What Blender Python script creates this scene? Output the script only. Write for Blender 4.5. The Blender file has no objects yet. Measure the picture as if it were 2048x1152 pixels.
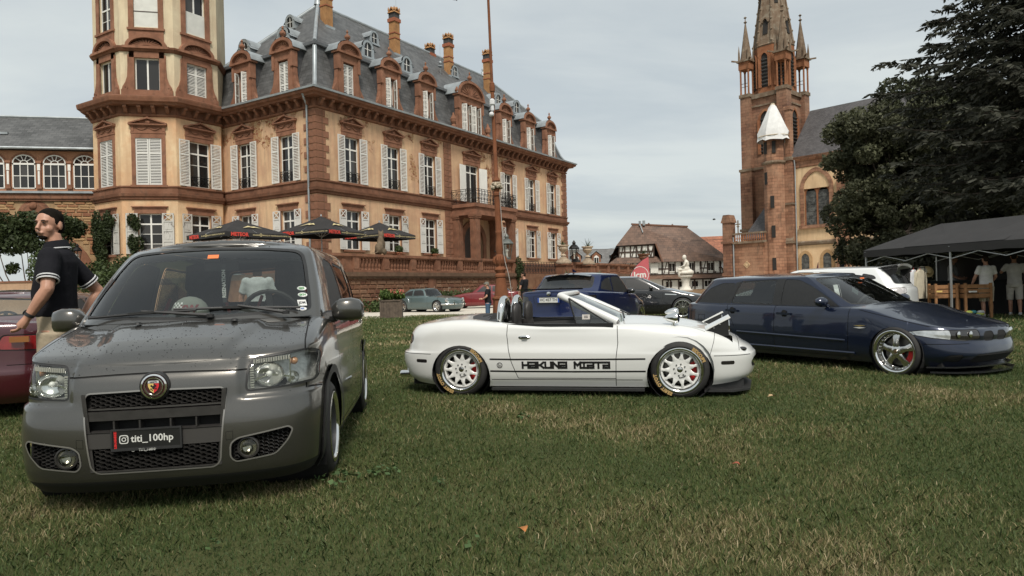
import bpy,bmesh,math,random
import numpy as np
from math import sin,cos,pi,radians,sqrt,atan2,hypot
from mathutils import Vector,Matrix
from mathutils.bvhtree import BVHTree
random.seed(7)
SC=bpy.context.scene
COL=SC.collection
H_CAM=1.13
# ------------------------------------------------------------------ camera
cam_d=bpy.data.cameras.new('camera')
cam_d.sensor_width=36.0
cam_d.lens=1390.0/2048.0*36.0
cam_d.clip_start=0.05
cam_d.clip_end=3000.0
cam=bpy.data.objects.new('camera',cam_d)
COL.objects.link(cam)
cam.location=(0,0,H_CAM)
cam.matrix_world=Matrix.Translation((0,0,H_CAM))@Matrix.Rotation(radians(90),4,'X')@Matrix.Rotation(radians(-1.45),4,'Z')
SC.camera=cam
# ------------------------------------------------------------------ world, sun, exposure
SUN_EL,SUN_AZ=radians(52),radians(172)
SKY_STR=0.085
W=bpy.data.worlds.new('World')
SC.world=W
W.use_nodes=True
nt=W.node_tree
for n in list(nt.nodes):nt.nodes.remove(n)
def wn(t,**k):
 n=nt.nodes.new(t)
 for a,v in k.items():setattr(n,a,v)
 return n
wo=wn('ShaderNodeOutputWorld');bg=wn('ShaderNodeBackground')
sky=wn('ShaderNodeTexSky');sky.sky_type='NISHITA';sky.sun_disc=False
sky.sun_elevation=SUN_EL;sky.sun_rotation=SUN_AZ
sky.air_density=1.0;sky.dust_density=3.0;sky.ozone_density=1.0
tc=wn('ShaderNodeTexCoord')
sep=wn('ShaderNodeSeparateXYZ');nt.links.new(tc.outputs['Generated'],sep.inputs[0])
# project the view direction on a cloud layer: (x, y) / (z + k)
zz=wn('ShaderNodeMath',operation='MAXIMUM');nt.links.new(sep.outputs[2],zz.inputs[0]);zz.inputs[1].default_value=0.0
za=wn('ShaderNodeMath',operation='ADD');nt.links.new(zz.outputs[0],za.inputs[0]);za.inputs[1].default_value=0.16
dx=wn('ShaderNodeMath',operation='DIVIDE');nt.links.new(sep.outputs[0],dx.inputs[0]);nt.links.new(za.outputs[0],dx.inputs[1])
dy=wn('ShaderNodeMath',operation='DIVIDE');nt.links.new(sep.outputs[1],dy.inputs[0]);nt.links.new(za.outputs[0],dy.inputs[1])
cmb=wn('ShaderNodeCombineXYZ');nt.links.new(dx.outputs[0],cmb.inputs[0]);nt.links.new(dy.outputs[0],cmb.inputs[1])
nz=wn('ShaderNodeTexNoise');nz.inputs['Scale'].default_value=0.9;nz.inputs['Detail'].default_value=7;nz.inputs['Roughness'].default_value=0.55
nz.inputs['Distortion'].default_value=0.4
mp=wn('ShaderNodeMapping');mp.inputs['Scale'].default_value=(0.8,1.6,1.0);mp.inputs['Location'].default_value=(3.1,0.4,0)
nt.links.new(cmb.outputs[0],mp.inputs[0]);nt.links.new(mp.outputs[0],nz.inputs['Vector'])
cr=wn('ShaderNodeValToRGB')
cr.color_ramp.elements[0].position=0.40;cr.color_ramp.elements[0].color=(2.85,3.12,3.2,1)
cr.color_ramp.elements[1].position=0.62;cr.color_ramp.elements[1].color=(3.6,3.82,3.72,1)
e=cr.color_ramp.elements.new(0.5);e.color=(3.2,3.44,3.45,1)
nt.links.new(nz.outputs['Fac'],cr.inputs[0])
mx=wn('ShaderNodeMix',data_type='RGBA');mx.inputs[0].default_value=0.9
nt.links.new(sky.outputs[0],mx.inputs[6]);nt.links.new(cr.outputs[0],mx.inputs[7])
nt.links.new(mx.outputs[2],bg.inputs[0]);bg.inputs[1].default_value=SKY_STR
nt.links.new(bg.outputs[0],wo.inputs[0])
sun_d=bpy.data.lights.new('sun','SUN');sun_d.energy=1.5;sun_d.angle=radians(14);sun_d.color=(1.0,0.94,0.86)
sun=bpy.data.objects.new('sun',sun_d);COL.objects.link(sun)
sdir=Vector((sin(SUN_AZ)*cos(SUN_EL),cos(SUN_AZ)*cos(SUN_EL),sin(SUN_EL)))
sun.rotation_euler=(-sdir).to_track_quat('-Z','Y').to_euler()
sun.location=sdir*60
SC.view_settings.view_transform='Standard'
SC.view_settings.look='None'
SC.view_settings.exposure=1.2
SC.view_settings.gamma=1.0
SC.view_settings.use_curve_mapping=False
# ------------------------------------------------------------------ object helpers
def tag(o,label=None,cat=None,group=None,kind=None):
 if label:o['label']=label
 if cat:o['category']=cat
 if group:o['group']=group
 if kind:o['kind']=kind
 return o
def empty(name,loc=(0,0,0),rz=0.0,label=None,cat=None,group=None,rot=None,scale=None):
 o=bpy.data.objects.new(name,None);COL.objects.link(o)
 o.location=loc;o.rotation_euler=rot if rot else(0,0,rz)
 if scale:o.scale=(scale,)*3
 return tag(o,label,cat,group)
def copy_tree(o,parent=None,first=True):
 c=o.copy();COL.objects.link(c)
 if not first:c.parent=parent
 for ch in list(o.children):copy_tree(ch,c,False)
 return c
class MB:
 """collects geometry for one mesh object; self.M transforms what is added"""
 def __init__(s):s.v=[];s.f=[];s.M=None
 def vert(s,p):
  p=Vector(p)
  if s.M is not None:p=s.M@p
  s.v.append(p);return len(s.v)-1
 def add(s,vs,fs):
  b=len(s.v)
  for p in vs:s.vert(p)
  for f in fs:s.f.append([b+i for i in f])
 def quad(s,a,b,c,d):s.add([a,b,c,d],[(0,1,2,3)])
 def box(s,x0,x1,y0,y1,z0,z1):
  s.add([(x0,y0,z0),(x1,y0,z0),(x1,y1,z0),(x0,y1,z0),(x0,y0,z1),(x1,y0,z1),(x1,y1,z1),(x0,y1,z1)],[(0,3,2,1),(4,5,6,7),(0,1,5,4),(1,2,6,5),(2,3,7,6),(3,0,4,7)])
 def cbox(s,c,d):s.box(c[0]-d[0]/2,c[0]+d[0]/2,c[1]-d[1]/2,c[1]+d[1]/2,c[2]-d[2]/2,c[2]+d[2]/2)
 def beam(s,p,q,w,h,up=(0,0,1)):
  p=Vector(p);q=Vector(q);d=(q-p).normalized();up=Vector(up)
  if abs(d.dot(up))>.98:up=Vector((1,0,0))
  a=d.cross(up).normalized();b=a.cross(d)
  vs=[e+a*i*w/2+b*j*h/2 for e in(p,q)for i,j in((-1,-1),(1,-1),(1,1),(-1,1))]
  s.add(vs,[(3,2,1,0),(4,5,6,7),(0,1,5,4),(1,2,6,5),(2,3,7,6),(3,0,4,7)])
 def prism(s,poly,h0,h1,axis='z'):
  n=len(poly)
  def P(a,b,h):return(a,b,h)if axis=='z' else((a,h,b)if axis=='y' else(h,a,b))
  s.add([P(a,b,h0)for a,b in poly]+[P(a,b,h1)for a,b in poly],[tuple(range(n))[::-1],tuple(range(n,2*n))]+[(i,(i+1)%n,n+(i+1)%n,n+i)for i in range(n)])
 def tube(s,pts,r,n=8,caps=True):
  pts=[Vector(p)for p in pts];m=len(pts);rr=r if isinstance(r,(list,tuple))else[r]*m
  prev=None;b=len(s.v);a0=None
  for i,p in enumerate(pts):
   t=(pts[min(i+1,m-1)]-pts[max(i-1,0)]).normalized()
   if a0 is None:
    up=Vector((0,0,1))if abs(t.z)<.9 else Vector((1,0,0));a0=t.cross(up).normalized()
   else:a0=(a0-t*a0 .dot(t)).normalized()
   bb=t.cross(a0)
   for k in range(n):s.vert(p+(a0*cos(2*pi*k/n)+bb*sin(2*pi*k/n))*rr[i])
   if i:
    for k in range(n):s.f.append([b+(i-1)*n+k,b+(i-1)*n+(k+1)%n,b+i*n+(k+1)%n,b+i*n+k])
  if caps:s.f.append([b+k for k in range(n)][::-1]);s.f.append([b+(m-1)*n+k for k in range(n)])
 def lathe(s,prof,n=16,c=(0,0,0),axis='z',ang=None):
  """prof [(r, h)]"""
  b=len(s.v);full=ang is None;a0,a1=ang if ang else(0,2*pi);cnt=n if full else n+1
  for r,h in prof:
   for k in range(cnt):
    t=a0+(a1-a0)*k/n
    p=(r*cos(t),r*sin(t),h)if axis=='z' else((r*cos(t),h,r*sin(t))if axis=='y' else(h,r*cos(t),r*sin(t)))
    s.vert((p[0]+c[0],p[1]+c[1],p[2]+c[2]))
  for i in range(len(prof)-1):
   for k in range(n):
    k2=(k+1)%cnt
    s.f.append([b+i*cnt+k,b+i*cnt+k2,b+(i+1)*cnt+k2,b+(i+1)*cnt+k])
 def sphere(s,c,r,n=10,m=6,sc=(1,1,1)):
  s0=s.M;T=Matrix.Translation(c)@Matrix.Diagonal((sc[0],sc[1],sc[2],1))
  s.M=T if s0 is None else s0@T
  s.lathe([(r*sin(pi*i/m)+1e-4,-r*cos(pi*i/m))for i in range(m+1)],n);s.M=s0
 def grid(s,rows,close=False):
  b=len(s.v);n=len(rows[0])
  for row in rows:
   for p in row:s.vert(p)
  for i in range(len(rows)-1):
   for k in range(n if close else n-1):
    k2=(k+1)%n
    s.f.append([b+i*n+k,b+i*n+k2,b+(i+1)*n+k2,b+(i+1)*n+k])
 def mesh(s,name,mat,smooth=None):
  me=bpy.data.meshes.new(name)
  me.from_pydata([tuple(p)for p in s.v],[],s.f)
  if mat:me.materials.append(mat)
  if smooth is not None:
   me.shade_smooth()
   if smooth<179:me.set_sharp_from_angle(angle=radians(smooth))
  return me
 def build(s,name,mat,parent=None,smooth=None,loc=None,rz=None,label=None,cat=None,group=None,kind=None):
  return obj(name,s.mesh(name,mat,smooth),parent,loc,rz,label,cat,group,kind)
def obj(name,me,parent=None,loc=None,rz=None,label=None,cat=None,group=None,kind=None):
 o=bpy.data.objects.new(name,me);COL.objects.link(o)
 if parent:o.parent=parent
 if loc:o.location=loc
 if rz is not None:o.rotation_euler=(0,0,rz)
 return tag(o,label,cat,group,kind)
def rotz(a):return Matrix.Rotation(a,4,'Z')
def trs(x,y,z,a=0):return Matrix.Translation((x,y,z))@rotz(a)
def lut(tab,x):
 """smooth monotone-ish interpolation in a table [(x, v)]"""
 if not isinstance(tab,(list,tuple)):return tab
 if x<=tab[0][0]:return tab[0][1]
 if x>=tab[-1][0]:return tab[-1][1]
 n=len(tab)
 for i in range(n-1):
  if tab[i][0]<=x<=tab[i+1][0]:break
 def sl(k):
  if k<=0 or k>=n-1:return None
  d0=(tab[k][1]-tab[k-1][1])/(tab[k][0]-tab[k-1][0]);d1=(tab[k+1][1]-tab[k][1])/(tab[k+1][0]-tab[k][0])
  if d0*d1<=0:return 0.0
  return 2*d0*d1/(d0+d1)
 h=tab[i+1][0]-tab[i][0];d=(tab[i+1][1]-tab[i][1])/h
 m0=sl(i);m1=sl(i+1)
 m0=d if m0 is None else m0;m1=d if m1 is None else m1
 t=(x-tab[i][0])/h
 return(2*t**3-3*t**2+1)*tab[i][1]+(t**3-2*t**2+t)*h*m0+(-2*t**3+3*t**2)*tab[i+1][1]+(t**3-t**2)*h*m1
def crom(pts,sub,closed=False,tens=0.5):
 """Catmull-Rom polyline; pts of any dimension"""
 P=[np.array(p,float)for p in pts];n=len(P);out=[]
 segs=n if closed else n-1
 for i in range(segs):
  p1=P[i];p2=P[(i+1)%n]
  p0=P[(i-1)%n]if(closed or i>0)else 2*p1-p2
  p3=P[(i+2)%n]if(closed or i+2<n)else 2*p2-p1
  m1=(p2-p0)*tens;m2=(p3-p1)*tens
  k=sub[i]if isinstance(sub,(list,tuple))else sub
  for j in range(k):
   t=j/k
   out.append((2*t**3-3*t**2+1)*p1+(t**3-2*t**2+t)*m1+(-2*t**3+3*t**2)*p2+(t**3-t**2)*m2)
 if not closed:out.append(P[-1])
 return out
 # ------------------------------------------------------------------ materials
def s2l(c):
 return tuple(((v/255)/12.92 if v/255<=.04045 else((v/255+.055)/1.055)**2.4)for v in c)
MATS={}
class NT:
 def __init__(s,name):
  s.m=bpy.data.materials.new(name);s.m.use_nodes=True;s.t=s.m.node_tree
  for n in list(s.t.nodes):s.t.nodes.remove(n)
  s.out=s.n('ShaderNodeOutputMaterial');s.p=s.n('ShaderNodeBsdfPrincipled');s.l(s.p.outputs[0],s.out.inputs[0])
 def n(s,t,**k):
  n=s.t.nodes.new(t)
  for a,v in k.items():setattr(n,a,v)
  return n
 def l(s,a,b):s.t.links.new(a,b)
 def coord(s,kind='Object',scale=None,rot=None,loc=None):
  t=s.n('ShaderNodeTexCoord');o=t.outputs[kind]
  if scale or rot or loc:
   m=s.n('ShaderNodeMapping');s.l(o,m.inputs[0]);o=m.outputs[0]
   if scale:m.inputs['Scale'].default_value=scale
   if rot:m.inputs['Rotation'].default_value=rot
   if loc:m.inputs['Location'].default_value=loc
  return o
 def noise(s,v,scale,detail=4,rough=.55,dist=0):
  n=s.n('ShaderNodeTexNoise');s.l(v,n.inputs['Vector'])
  n.inputs['Scale'].default_value=scale;n.inputs['Detail'].default_value=detail;n.inputs['Roughness'].default_value=rough;n.inputs['Distortion'].default_value=dist
  return n.outputs['Fac']
 def ramp(s,f,stops):
  r=s.n('ShaderNodeValToRGB');s.l(f,r.inputs[0]);el=r.color_ramp.elements
  while len(el)<len(stops):el.new(.5)
  for e,(p,c)in zip(el,stops):e.position=p;e.color=(*c,1)if len(c)==3 else c
  return r.outputs[0]
 def mix(s,f,a,b,mode='MIX'):
  m=s.n('ShaderNodeMix',data_type='RGBA',blend_type=mode)
  for sock,v in((m.inputs[0],f),(m.inputs[6],a),(m.inputs[7],b)):
   if isinstance(v,(int,float)):sock.default_value=v
   elif isinstance(v,tuple):sock.default_value=(*v,1)
   else:s.l(v,sock)
  return m.outputs[2]
 def math(s,op,a,b=0.0):
  m=s.n('ShaderNodeMath',operation=op)
  for sock,v in((m.inputs[0],a),(m.inputs[1],b)):
   if isinstance(v,(int,float)):sock.default_value=v
   else:s.l(v,sock)
  return m.outputs[0]
 def set(s,**k):
  for a,v in k.items():
   i=s.p.inputs[a.replace('_',' ')]
   if isinstance(v,(int,float)):i.default_value=v
   elif isinstance(v,tuple):i.default_value=(*v,1)
   else:s.l(v,i)
  return s
 def bump(s,h,strength=.4,dist=.01):
  b=s.n('ShaderNodeBump');s.l(h,b.inputs['Height']);b.inputs['Strength'].default_value=strength;b.inputs['Distance'].default_value=dist
  s.l(b.outputs[0],s.p.inputs['Normal']);return s
def mat(name,col,rough=.6,metal=0.0,var=0.0,scale=4.0,bump=0.0,bscale=60.0,coat=0.0,spec=.5,bd=.005,kind='Object',cr=.05,detail=4):
 """plain procedural material: base colour (linear) with noise variation, optional fine relief"""
 if name in MATS:return MATS[name]
 t=NT(name);v=t.coord(kind)
 t.set(Roughness=rough,Metallic=metal);t.p.inputs['Specular IOR Level'].default_value=spec
 if coat:t.p.inputs['Coat Weight'].default_value=coat;t.p.inputs['Coat Roughness'].default_value=cr
 if var:
  f=t.noise(v,scale,detail)
  c=t.ramp(f,[(.3,tuple(x*(1-var)for x in col)),(.7,tuple(min(1,x*(1+var))for x in col))])
  t.set(Base_Color=c)
 else:t.set(Base_Color=tuple(col))
 if bump:t.bump(t.noise(v,bscale,3),bump,bd)
 MATS[name]=t.m;return t.m
def glass_mat(name,tint=(.5,.55,.52),dark=0.35,rough=0.02,refl=1.0,ior=1.52):
 """window or car glass: transparent with Fresnel reflection, dark = share kept opaque black"""
 if name in MATS:return MATS[name]
 t=NT(name)
 tr=t.n('ShaderNodeBsdfTransparent');tr.inputs[0].default_value=(*tint,1)
 gl=t.n('ShaderNodeBsdfGlossy');gl.inputs['Roughness'].default_value=rough;gl.inputs[0].default_value=(refl,refl,refl,1)
 f0=((ior-1)/(ior+1))**2;lw=t.n('ShaderNodeLayerWeight');lw.inputs[0].default_value=.5
 fr=t.math('ADD',t.math('MULTIPLY',t.math('POWER',lw.outputs['Facing'],5.0),1-f0),f0)
 df=t.n('ShaderNodeBsdfDiffuse');df.inputs[0].default_value=(.012,.013,.013,1)
 m1=t.n('ShaderNodeMixShader');m1 .inputs[0].default_value=dark;t.l(tr.outputs[0],m1 .inputs[1]);t.l(df.outputs[0],m1 .inputs[2])
 m2=t.n('ShaderNodeMixShader');t.l(fr,m2 .inputs[0]);t.l(m1 .outputs[0],m2 .inputs[1]);t.l(gl.outputs[0],m2 .inputs[2])
 t.t.nodes.remove(t.p);t.l(m2 .outputs[0],t.out.inputs[0])
 MATS[name]=t.m;return t.m
 # ------------------------------------------------------------------ ground
def lawn_mat():
 t=NT('lawn soil');v=t.coord('Object')
 c=t.ramp(t.noise(v,.45,6,.65),[(.35,(.065,.078,.028)),(.52,(.095,.102,.040)),(.68,(.14,.118,.055))])
 c=t.mix(t.ramp(t.noise(v,26,4,.7),[(.35,(0,0,0)),(.7,(1,1,1))]),t.mix(.3,c,(.03,.03,.016)),c)
 t.set(Base_Color=c,Roughness=.95);t.p.inputs['Specular IOR Level'].default_value=.1;t.bump(t.noise(v,60,4,.7),.8,.03);return t.m
mb=MB();mb.grid([[(-700+1400*i/8,-60+1160*j/8,0)for i in range(9)]for j in range(9)])
mb.build('lawn',lawn_mat(),kind='structure')
def gravel_mat():
 t=NT('pale gravel');v=t.coord('Object')
 c=t.ramp(t.noise(v,45,3,.7),[(.3,(.42,.38,.31)),(.55,(.60,.56,.48)),(.75,(.72,.68,.60))])
 c=t.mix(t.ramp(t.noise(v,.5,4),[(.4,(0,0,0)),(.7,(.4,.4,.4))]),c,(.50,.44,.35));t.set(Base_Color=c,Roughness=.95);t.bump(t.noise(v,90,3),.6,.02);return t.m
mb=MB();rr=random.Random(2)
near=[(-40,30.5),(-20,30.2),(-13,29.4),(-9,28.6),(-6,28.9),(-3.2,30.3),(-1.4,31.2),(1.0,31.6),(4,33),(9,36),(16,44),(26,60),(40,80)]
near=[tuple(p)for p in crom(near,8)]
far=[(x-6-8*(i/len(near)),y+22+30*(i/len(near))**2)for i,(x,y)in enumerate(near)]
mb.grid([[(x,y+rr.uniform(-.12,.12),.004)for x,y in near],[(x,y,.004)for x,y in far]])
mb.build('gravel_drive',gravel_mat(),kind='structure')
# grass blades, thinning with distance
def grass(name,zones,seed,m):
 R=np.random.RandomState(seed);V=[];TONE=[];
 for y0,y1,dens,ln,wd,three in zones:
  area=.5*(1.56*y0+1.56*y1+1.2)*(y1-y0);n=int(area*dens)
  y=np.sqrt(R.uniform(y0**2,y1**2,n));x=R.uniform(-1,1,n)*(.78*y+.3)
  # patchy growth
  p=np.sin(x*1.7+1.3*np.sin(y*1.1))+np.sin(y*2.3+1.7*np.sin(x*.9))+.7*np.sin(x*4.1+y*3.3)+.6*np.sin(x*7.7-y*6.1+2*np.sin(y*2.7))
  dry=np.clip(.22+.12*p+.10*np.sin(x*.55+1.1*np.sin(y*.7+2))*np.sin(y*.8+x*.3)+R.normal(0,.20,n)+(R.uniform(0,1,n)>.965)*.4,0,1);hgt=ln*(1.0+.16*p+R.normal(0,.30,n)+(R.uniform(0,1,n)>.985)*.8).clip(.35,2.6)
  a=R.uniform(0,2*np.pi,n);tilt=np.abs(R.normal(.45,.35,n));a2=a+R.normal(0,.6,n)
  d=np.stack([np.cos(a)*np.sin(tilt),np.sin(a)*np.sin(tilt),np.cos(tilt)],1);d2=np.stack([np.cos(a2)*np.sin(tilt+.5),np.sin(a2)*np.sin(tilt+.5),np.cos(tilt+.5)],1)
  ph=R.uniform(0,2*np.pi,n);s=np.stack([np.cos(ph),np.sin(ph),np.zeros(n)],1)*(wd*R.uniform(.6,1.3,n)*.5)[:,None]
  b=np.stack([x,y,np.full(n,-.004)],1);mid=b+d*(hgt*.55)[:,None];tip=mid+d2*(hgt*.5)[:,None]
  V.append(np.stack([b-s,b+s,mid+s*.8,tip,mid-s*.8],1).reshape(-1,3));TONE.append(np.repeat(dry,5))
 V=np.concatenate(V);T=np.concatenate(TONE);n=len(V)//5
 me=bpy.data.meshes.new(name);me.vertices.add(len(V));me.vertices.foreach_set('co',V.ravel());me.loops.add(5*n);me.loops.foreach_set('vertex_index',np.arange(5*n));me.polygons.add(n);me.polygons.foreach_set('loop_start',np.arange(0,5*n,5));me.polygons.foreach_set('loop_total',np.full(n,5))
 at=me.attributes.new('tone','FLOAT','POINT');at.data.foreach_set('value',T);me.materials.append(m);me.update()
 return obj(name,me,kind='stuff')
def blade_mat():
 t=NT('grass blade');a=t.n('ShaderNodeAttribute');a.attribute_name='tone'
 c=t.ramp(a.outputs['Fac'],[(0,(.055,.088,.027)),(.3,(.100,.136,.042)),(.5,(.18,.172,.072)),(.7,(.33,.26,.14)),(1,(.52,.43,.27))])
 t.set(Base_Color=c,Roughness=.55);t.p.inputs['Specular IOR Level'].default_value=.3
 tl=t.n('ShaderNodeBsdfTranslucent');t.l(c,tl.inputs[0]);mx=t.n('ShaderNodeMixShader');mx.inputs[0].default_value=.2;t.l(t.p.outputs[0],mx.inputs[1]);t.l(tl.outputs[0],mx.inputs[2]);t.l(mx.outputs[0],t.out.inputs[0]);return t.m
BLADE=blade_mat()
grass('grass',[(1.9,5.0,10500,.030,.0034,1),(5.0,8.5,5000,.032,.0052,1),(8.5,14,1600,.036,.010,1),(14,31,230,.05,.026,1)],5,BLADE)
# ------------------------------------------------------------------ building materials
def plaster_mat(name,base,warm,dirt,rubble=.0,seed=0.0):
 t=NT(name);v=t.coord('Object',loc=(seed,seed*2,seed))
 f1=t.noise(v,.55,5,.6);f2=t.noise(v,2.7,5,.65);f3=t.noise(t.coord('Object',scale=(2.2,2.2,.22),loc=(seed,3,0)),1.4,4,.6)
 c=t.mix(t.ramp(f1,[(.38,(0,0,0)),(.58,(1,1,1))]),base,warm)
 c=t.mix(t.math('MULTIPLY',t.ramp(f2,[(.5,(0,0,0)),(.8,(1,1,1))]),.45),c,tuple(x*1.2 for x in base))
 c=t.mix(t.math('MULTIPLY',t.ramp(f3,[(.46,(0,0,0)),(.74,(1,1,1))]),.75),c,dirt)
 c=t.mix(t.math('MULTIPLY',t.ramp(t.noise(t.coord('Object',loc=(7,1,3)),.21,6,.65),[(.48,(0,0,0)),(.62,(1,1,1))]),.5),c,tuple(x*.78 for x in warm))
 hgt=t.noise(v,9,6,.7)
 if rubble>0:
  vo=t.n('ShaderNodeTexVoronoi',feature='DISTANCE_TO_EDGE');mp=t.coord('Object',scale=(1,1,1.7));t.l(mp,vo.inputs['Vector']);vo.inputs['Scale'].default_value=3.2
  vc=t.n('ShaderNodeTexVoronoi');t.l(mp,vc.inputs['Vector']);vc.inputs['Scale'].default_value=3.2
  joint=t.ramp(vo.outputs[0],[(.02,(0,0,0)),(.09,(1,1,1))])
  st=t.ramp(vc.outputs['Color'],[(.1,(.17,.06,.032)),(.5,(.30,.14,.075)),(.9,(.40,.25,.13))])
  rc=t.mix(joint,(.42,.30,.17),st)
  sp=t.n('ShaderNodeSeparateXYZ');t.l(t.coord('Object'),sp.inputs[0])
  hi=t.math('MULTIPLY',t.math('SUBTRACT',sp.outputs[2],8.2),.035)
  m=t.math('ADD',t.noise(t.coord('Object',loc=(11,4,2)),.42,6,.62),hi)
  m=t.ramp(m,[(.735-rubble,(0,0,0)),(.755-rubble,(1,1,1))])
  c=t.mix(m,c,rc);hgt=t.mix(m,hgt,joint)
 t.set(Base_Color=c,Roughness=.92);t.p.inputs['Specular IOR Level'].default_value=.2
 t.bump(hgt,.5,.02);MATS[name]=t.m;return t.m
def stone_mat(name,a,b,c2,scale=1.3,bump=.5,stain=(.05,.045,.035),sa=.6,bsc=26):
 t=NT(name);v=t.coord('Object');oi=t.n('ShaderNodeObjectInfo')
 c=t.ramp(t.noise(v,scale,6,.62),[(.3,a),(.52,b),(.75,c2)])
 c=t.mix(t.math('MULTIPLY',t.ramp(t.noise(t.coord('Object',scale=(1,1,.45)),scale*2.3,5,.7),[(.52,(0,0,0)),(.74,(1,1,1))]),sa),c,stain)
 c=t.mix(t.math('MULTIPLY',oi.outputs['Random'],.38),c,tuple(x*.62 for x in b))
 t.set(Base_Color=c,Roughness=.9);t.p.inputs['Specular IOR Level'].default_value=.2
 t.bump(t.noise(v,bsc,4),bump,.012);MATS[name]=t.m;return t.m
PLASTER=plaster_mat('ochre plaster',(.64,.44,.265),(.54,.335,.208),(.34,.235,.16),rubble=.055)
PLASTER_T=plaster_mat('tower plaster',(.70,.54,.34),(.62,.38,.215),(.46,.31,.19),seed=5)
PLASTER_U=plaster_mat('upper tower plaster',(.64,.55,.38),(.58,.47,.32),(.42,.34,.24),seed=9)
STONE=stone_mat('red sandstone',(.165,.080,.050),(.27,.130,.080),(.345,.182,.118))
STONE_D=stone_mat('weathered red sandstone',(.13,.060,.038),(.215,.103,.062),(.29,.155,.10),sa=.8)
STONE_C=stone_mat('cornice sandstone',(.145,.064,.038),(.235,.110,.065),(.32,.165,.105),sa=.75)
def slate_mat(name,col,sx=2.6,bright=1.0):
 t=NT(name);v=t.coord('UV')
 br=t.n('ShaderNodeTexBrick');t.l(v,br.inputs['Vector']);br.inputs['Scale'].default_value=sx
 br.inputs['Color1'].default_value=(*[x*.68 for x in col],1);br.inputs['Color2'].default_value=(*[x*1.35 for x in col],1);br.inputs['Mortar'].default_value=(*[x*.3 for x in col],1)
 br.inputs['Mortar Size'].default_value=.025;br.inputs['Brick Width'].default_value=.62;br.inputs['Row Height'].default_value=.42;br.inputs['Bias'].default_value=-.2
 c=t.mix(t.ramp(t.noise(t.coord('Object'),.7,6,.7),[(.4,(0,0,0)),(.75,(.6,.6,.6))]),br.outputs['Color'],tuple(x*1.7 for x in col))
 t.set(Base_Color=c,Roughness=.55);t.bump(br.outputs['Fac'],-.6,.02);MATS[name]=t.m;return t.m
SLATE=slate_mat('roof slate',(.082,.083,.082),1.45)
ZINC=mat('zinc sheet',(.33,.36,.37),.45,.35,.18,1.5,.15,20)
LEAD=mat('dark lead flashing',(.12,.125,.13),.5,.2,.2,2)
WHITE=mat('white window paint',(.72,.71,.66),.5,0,.06,3)
SHUT=mat('worn white shutter paint',(.66,.65,.60),.7,0,.16,5,.3,30)
def worn(name,base,under,amt):
 t=NT(name);v=t.coord('Object',scale=(6,6,1.2))
 m=t.ramp(t.noise(v,1.6,6,.7),[(amt,(0,0,0)),(amt+.05,(1,1,1))])
 t.set(Base_Color=t.mix(m,base,under),Roughness=.75);t.bump(t.noise(v,6,4),.4,.004);MATS[name]=t.m;return t.m
SHUT_OLD=worn('flaking shutter paint',(.62,.61,.57),(.24,.22,.19),.66)
SHUT_VOLD=worn('bare weathered shutter',(.50,.49,.45),(.20,.18,.155),.57)
IRON=mat('black wrought iron',(.018,.018,.018),.5,.6,.2,8)
def pane_mat():
 t=NT('dark window glass');oi=t.n('ShaderNodeObjectInfo')
 c=t.ramp(oi.outputs['Random'],[(.2,(.012,.012,.012)),(.6,(.02,.019,.018)),(.95,(.055,.052,.048))])
 t.set(Base_Color=c,Roughness=.04,Specular_IOR_Level=.5);MATS['pane']=t.m;return t.m
PANE=pane_mat()
CURT=mat('white board',(.60,.60,.55),.7,0,.08,2)
def uvroof(mb,name,m,parent=None,**k):
 """build a roof mesh with UVs measured in metres along each face"""
 o=mb.build(name,m,parent,**k);me=o.data;uv=me.uv_layers.new(name='UVMap')
 for p in me.polygons:
  n=p.normal;ax=Vector((0,0,1)).cross(n)
  ax=Vector((1,0,0))if ax.length<1e-3 else ax.normalized();ay=n.cross(ax)
  for li in p.loop_indices:
   co=me.vertices[me.loops[li].vertex_index].co;uv.data[li].uv=(co.dot(ax),co.dot(ay))
 return o
def wall_cells(mb,a0,a1,z0,z1,ops,i=0.0,rev=.26):
 """flat wall in the plane y=i, x = a0..a1, with openings (xa, xb, za, zb) and their reveals going inward"""
 xs=sorted({a0,a1,*[o[0]for o in ops],*[o[1]for o in ops]});zs=sorted({z0,z1,*[o[2]for o in ops],*[o[3]for o in ops]})
 for xa,xb in zip(xs,xs[1:]):
  for za,zb in zip(zs,zs[1:]):
   cx,cz=(xa+xb)/2,(za+zb)/2
   if xa<a0-1e-6 or xb>a1+1e-6 or any(o[0]<cx<o[1]and o[2]<cz<o[3]for o in ops):continue
   mb.quad((xa,i,za),(xb,i,za),(xb,i,zb),(xa,i,zb))
 for xa,xb,za,zb in ops:
  for p,q in(((xa,za),(xa,zb)),((xa,zb),(xb,zb)),((xb,zb),(xb,za)),((xb,za),(xa,za))):
   mb.quad((p[0],i,p[1]),(q[0],i,q[1]),(q[0],i+rev,q[1]),(p[0],i+rev,p[1]))
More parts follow.
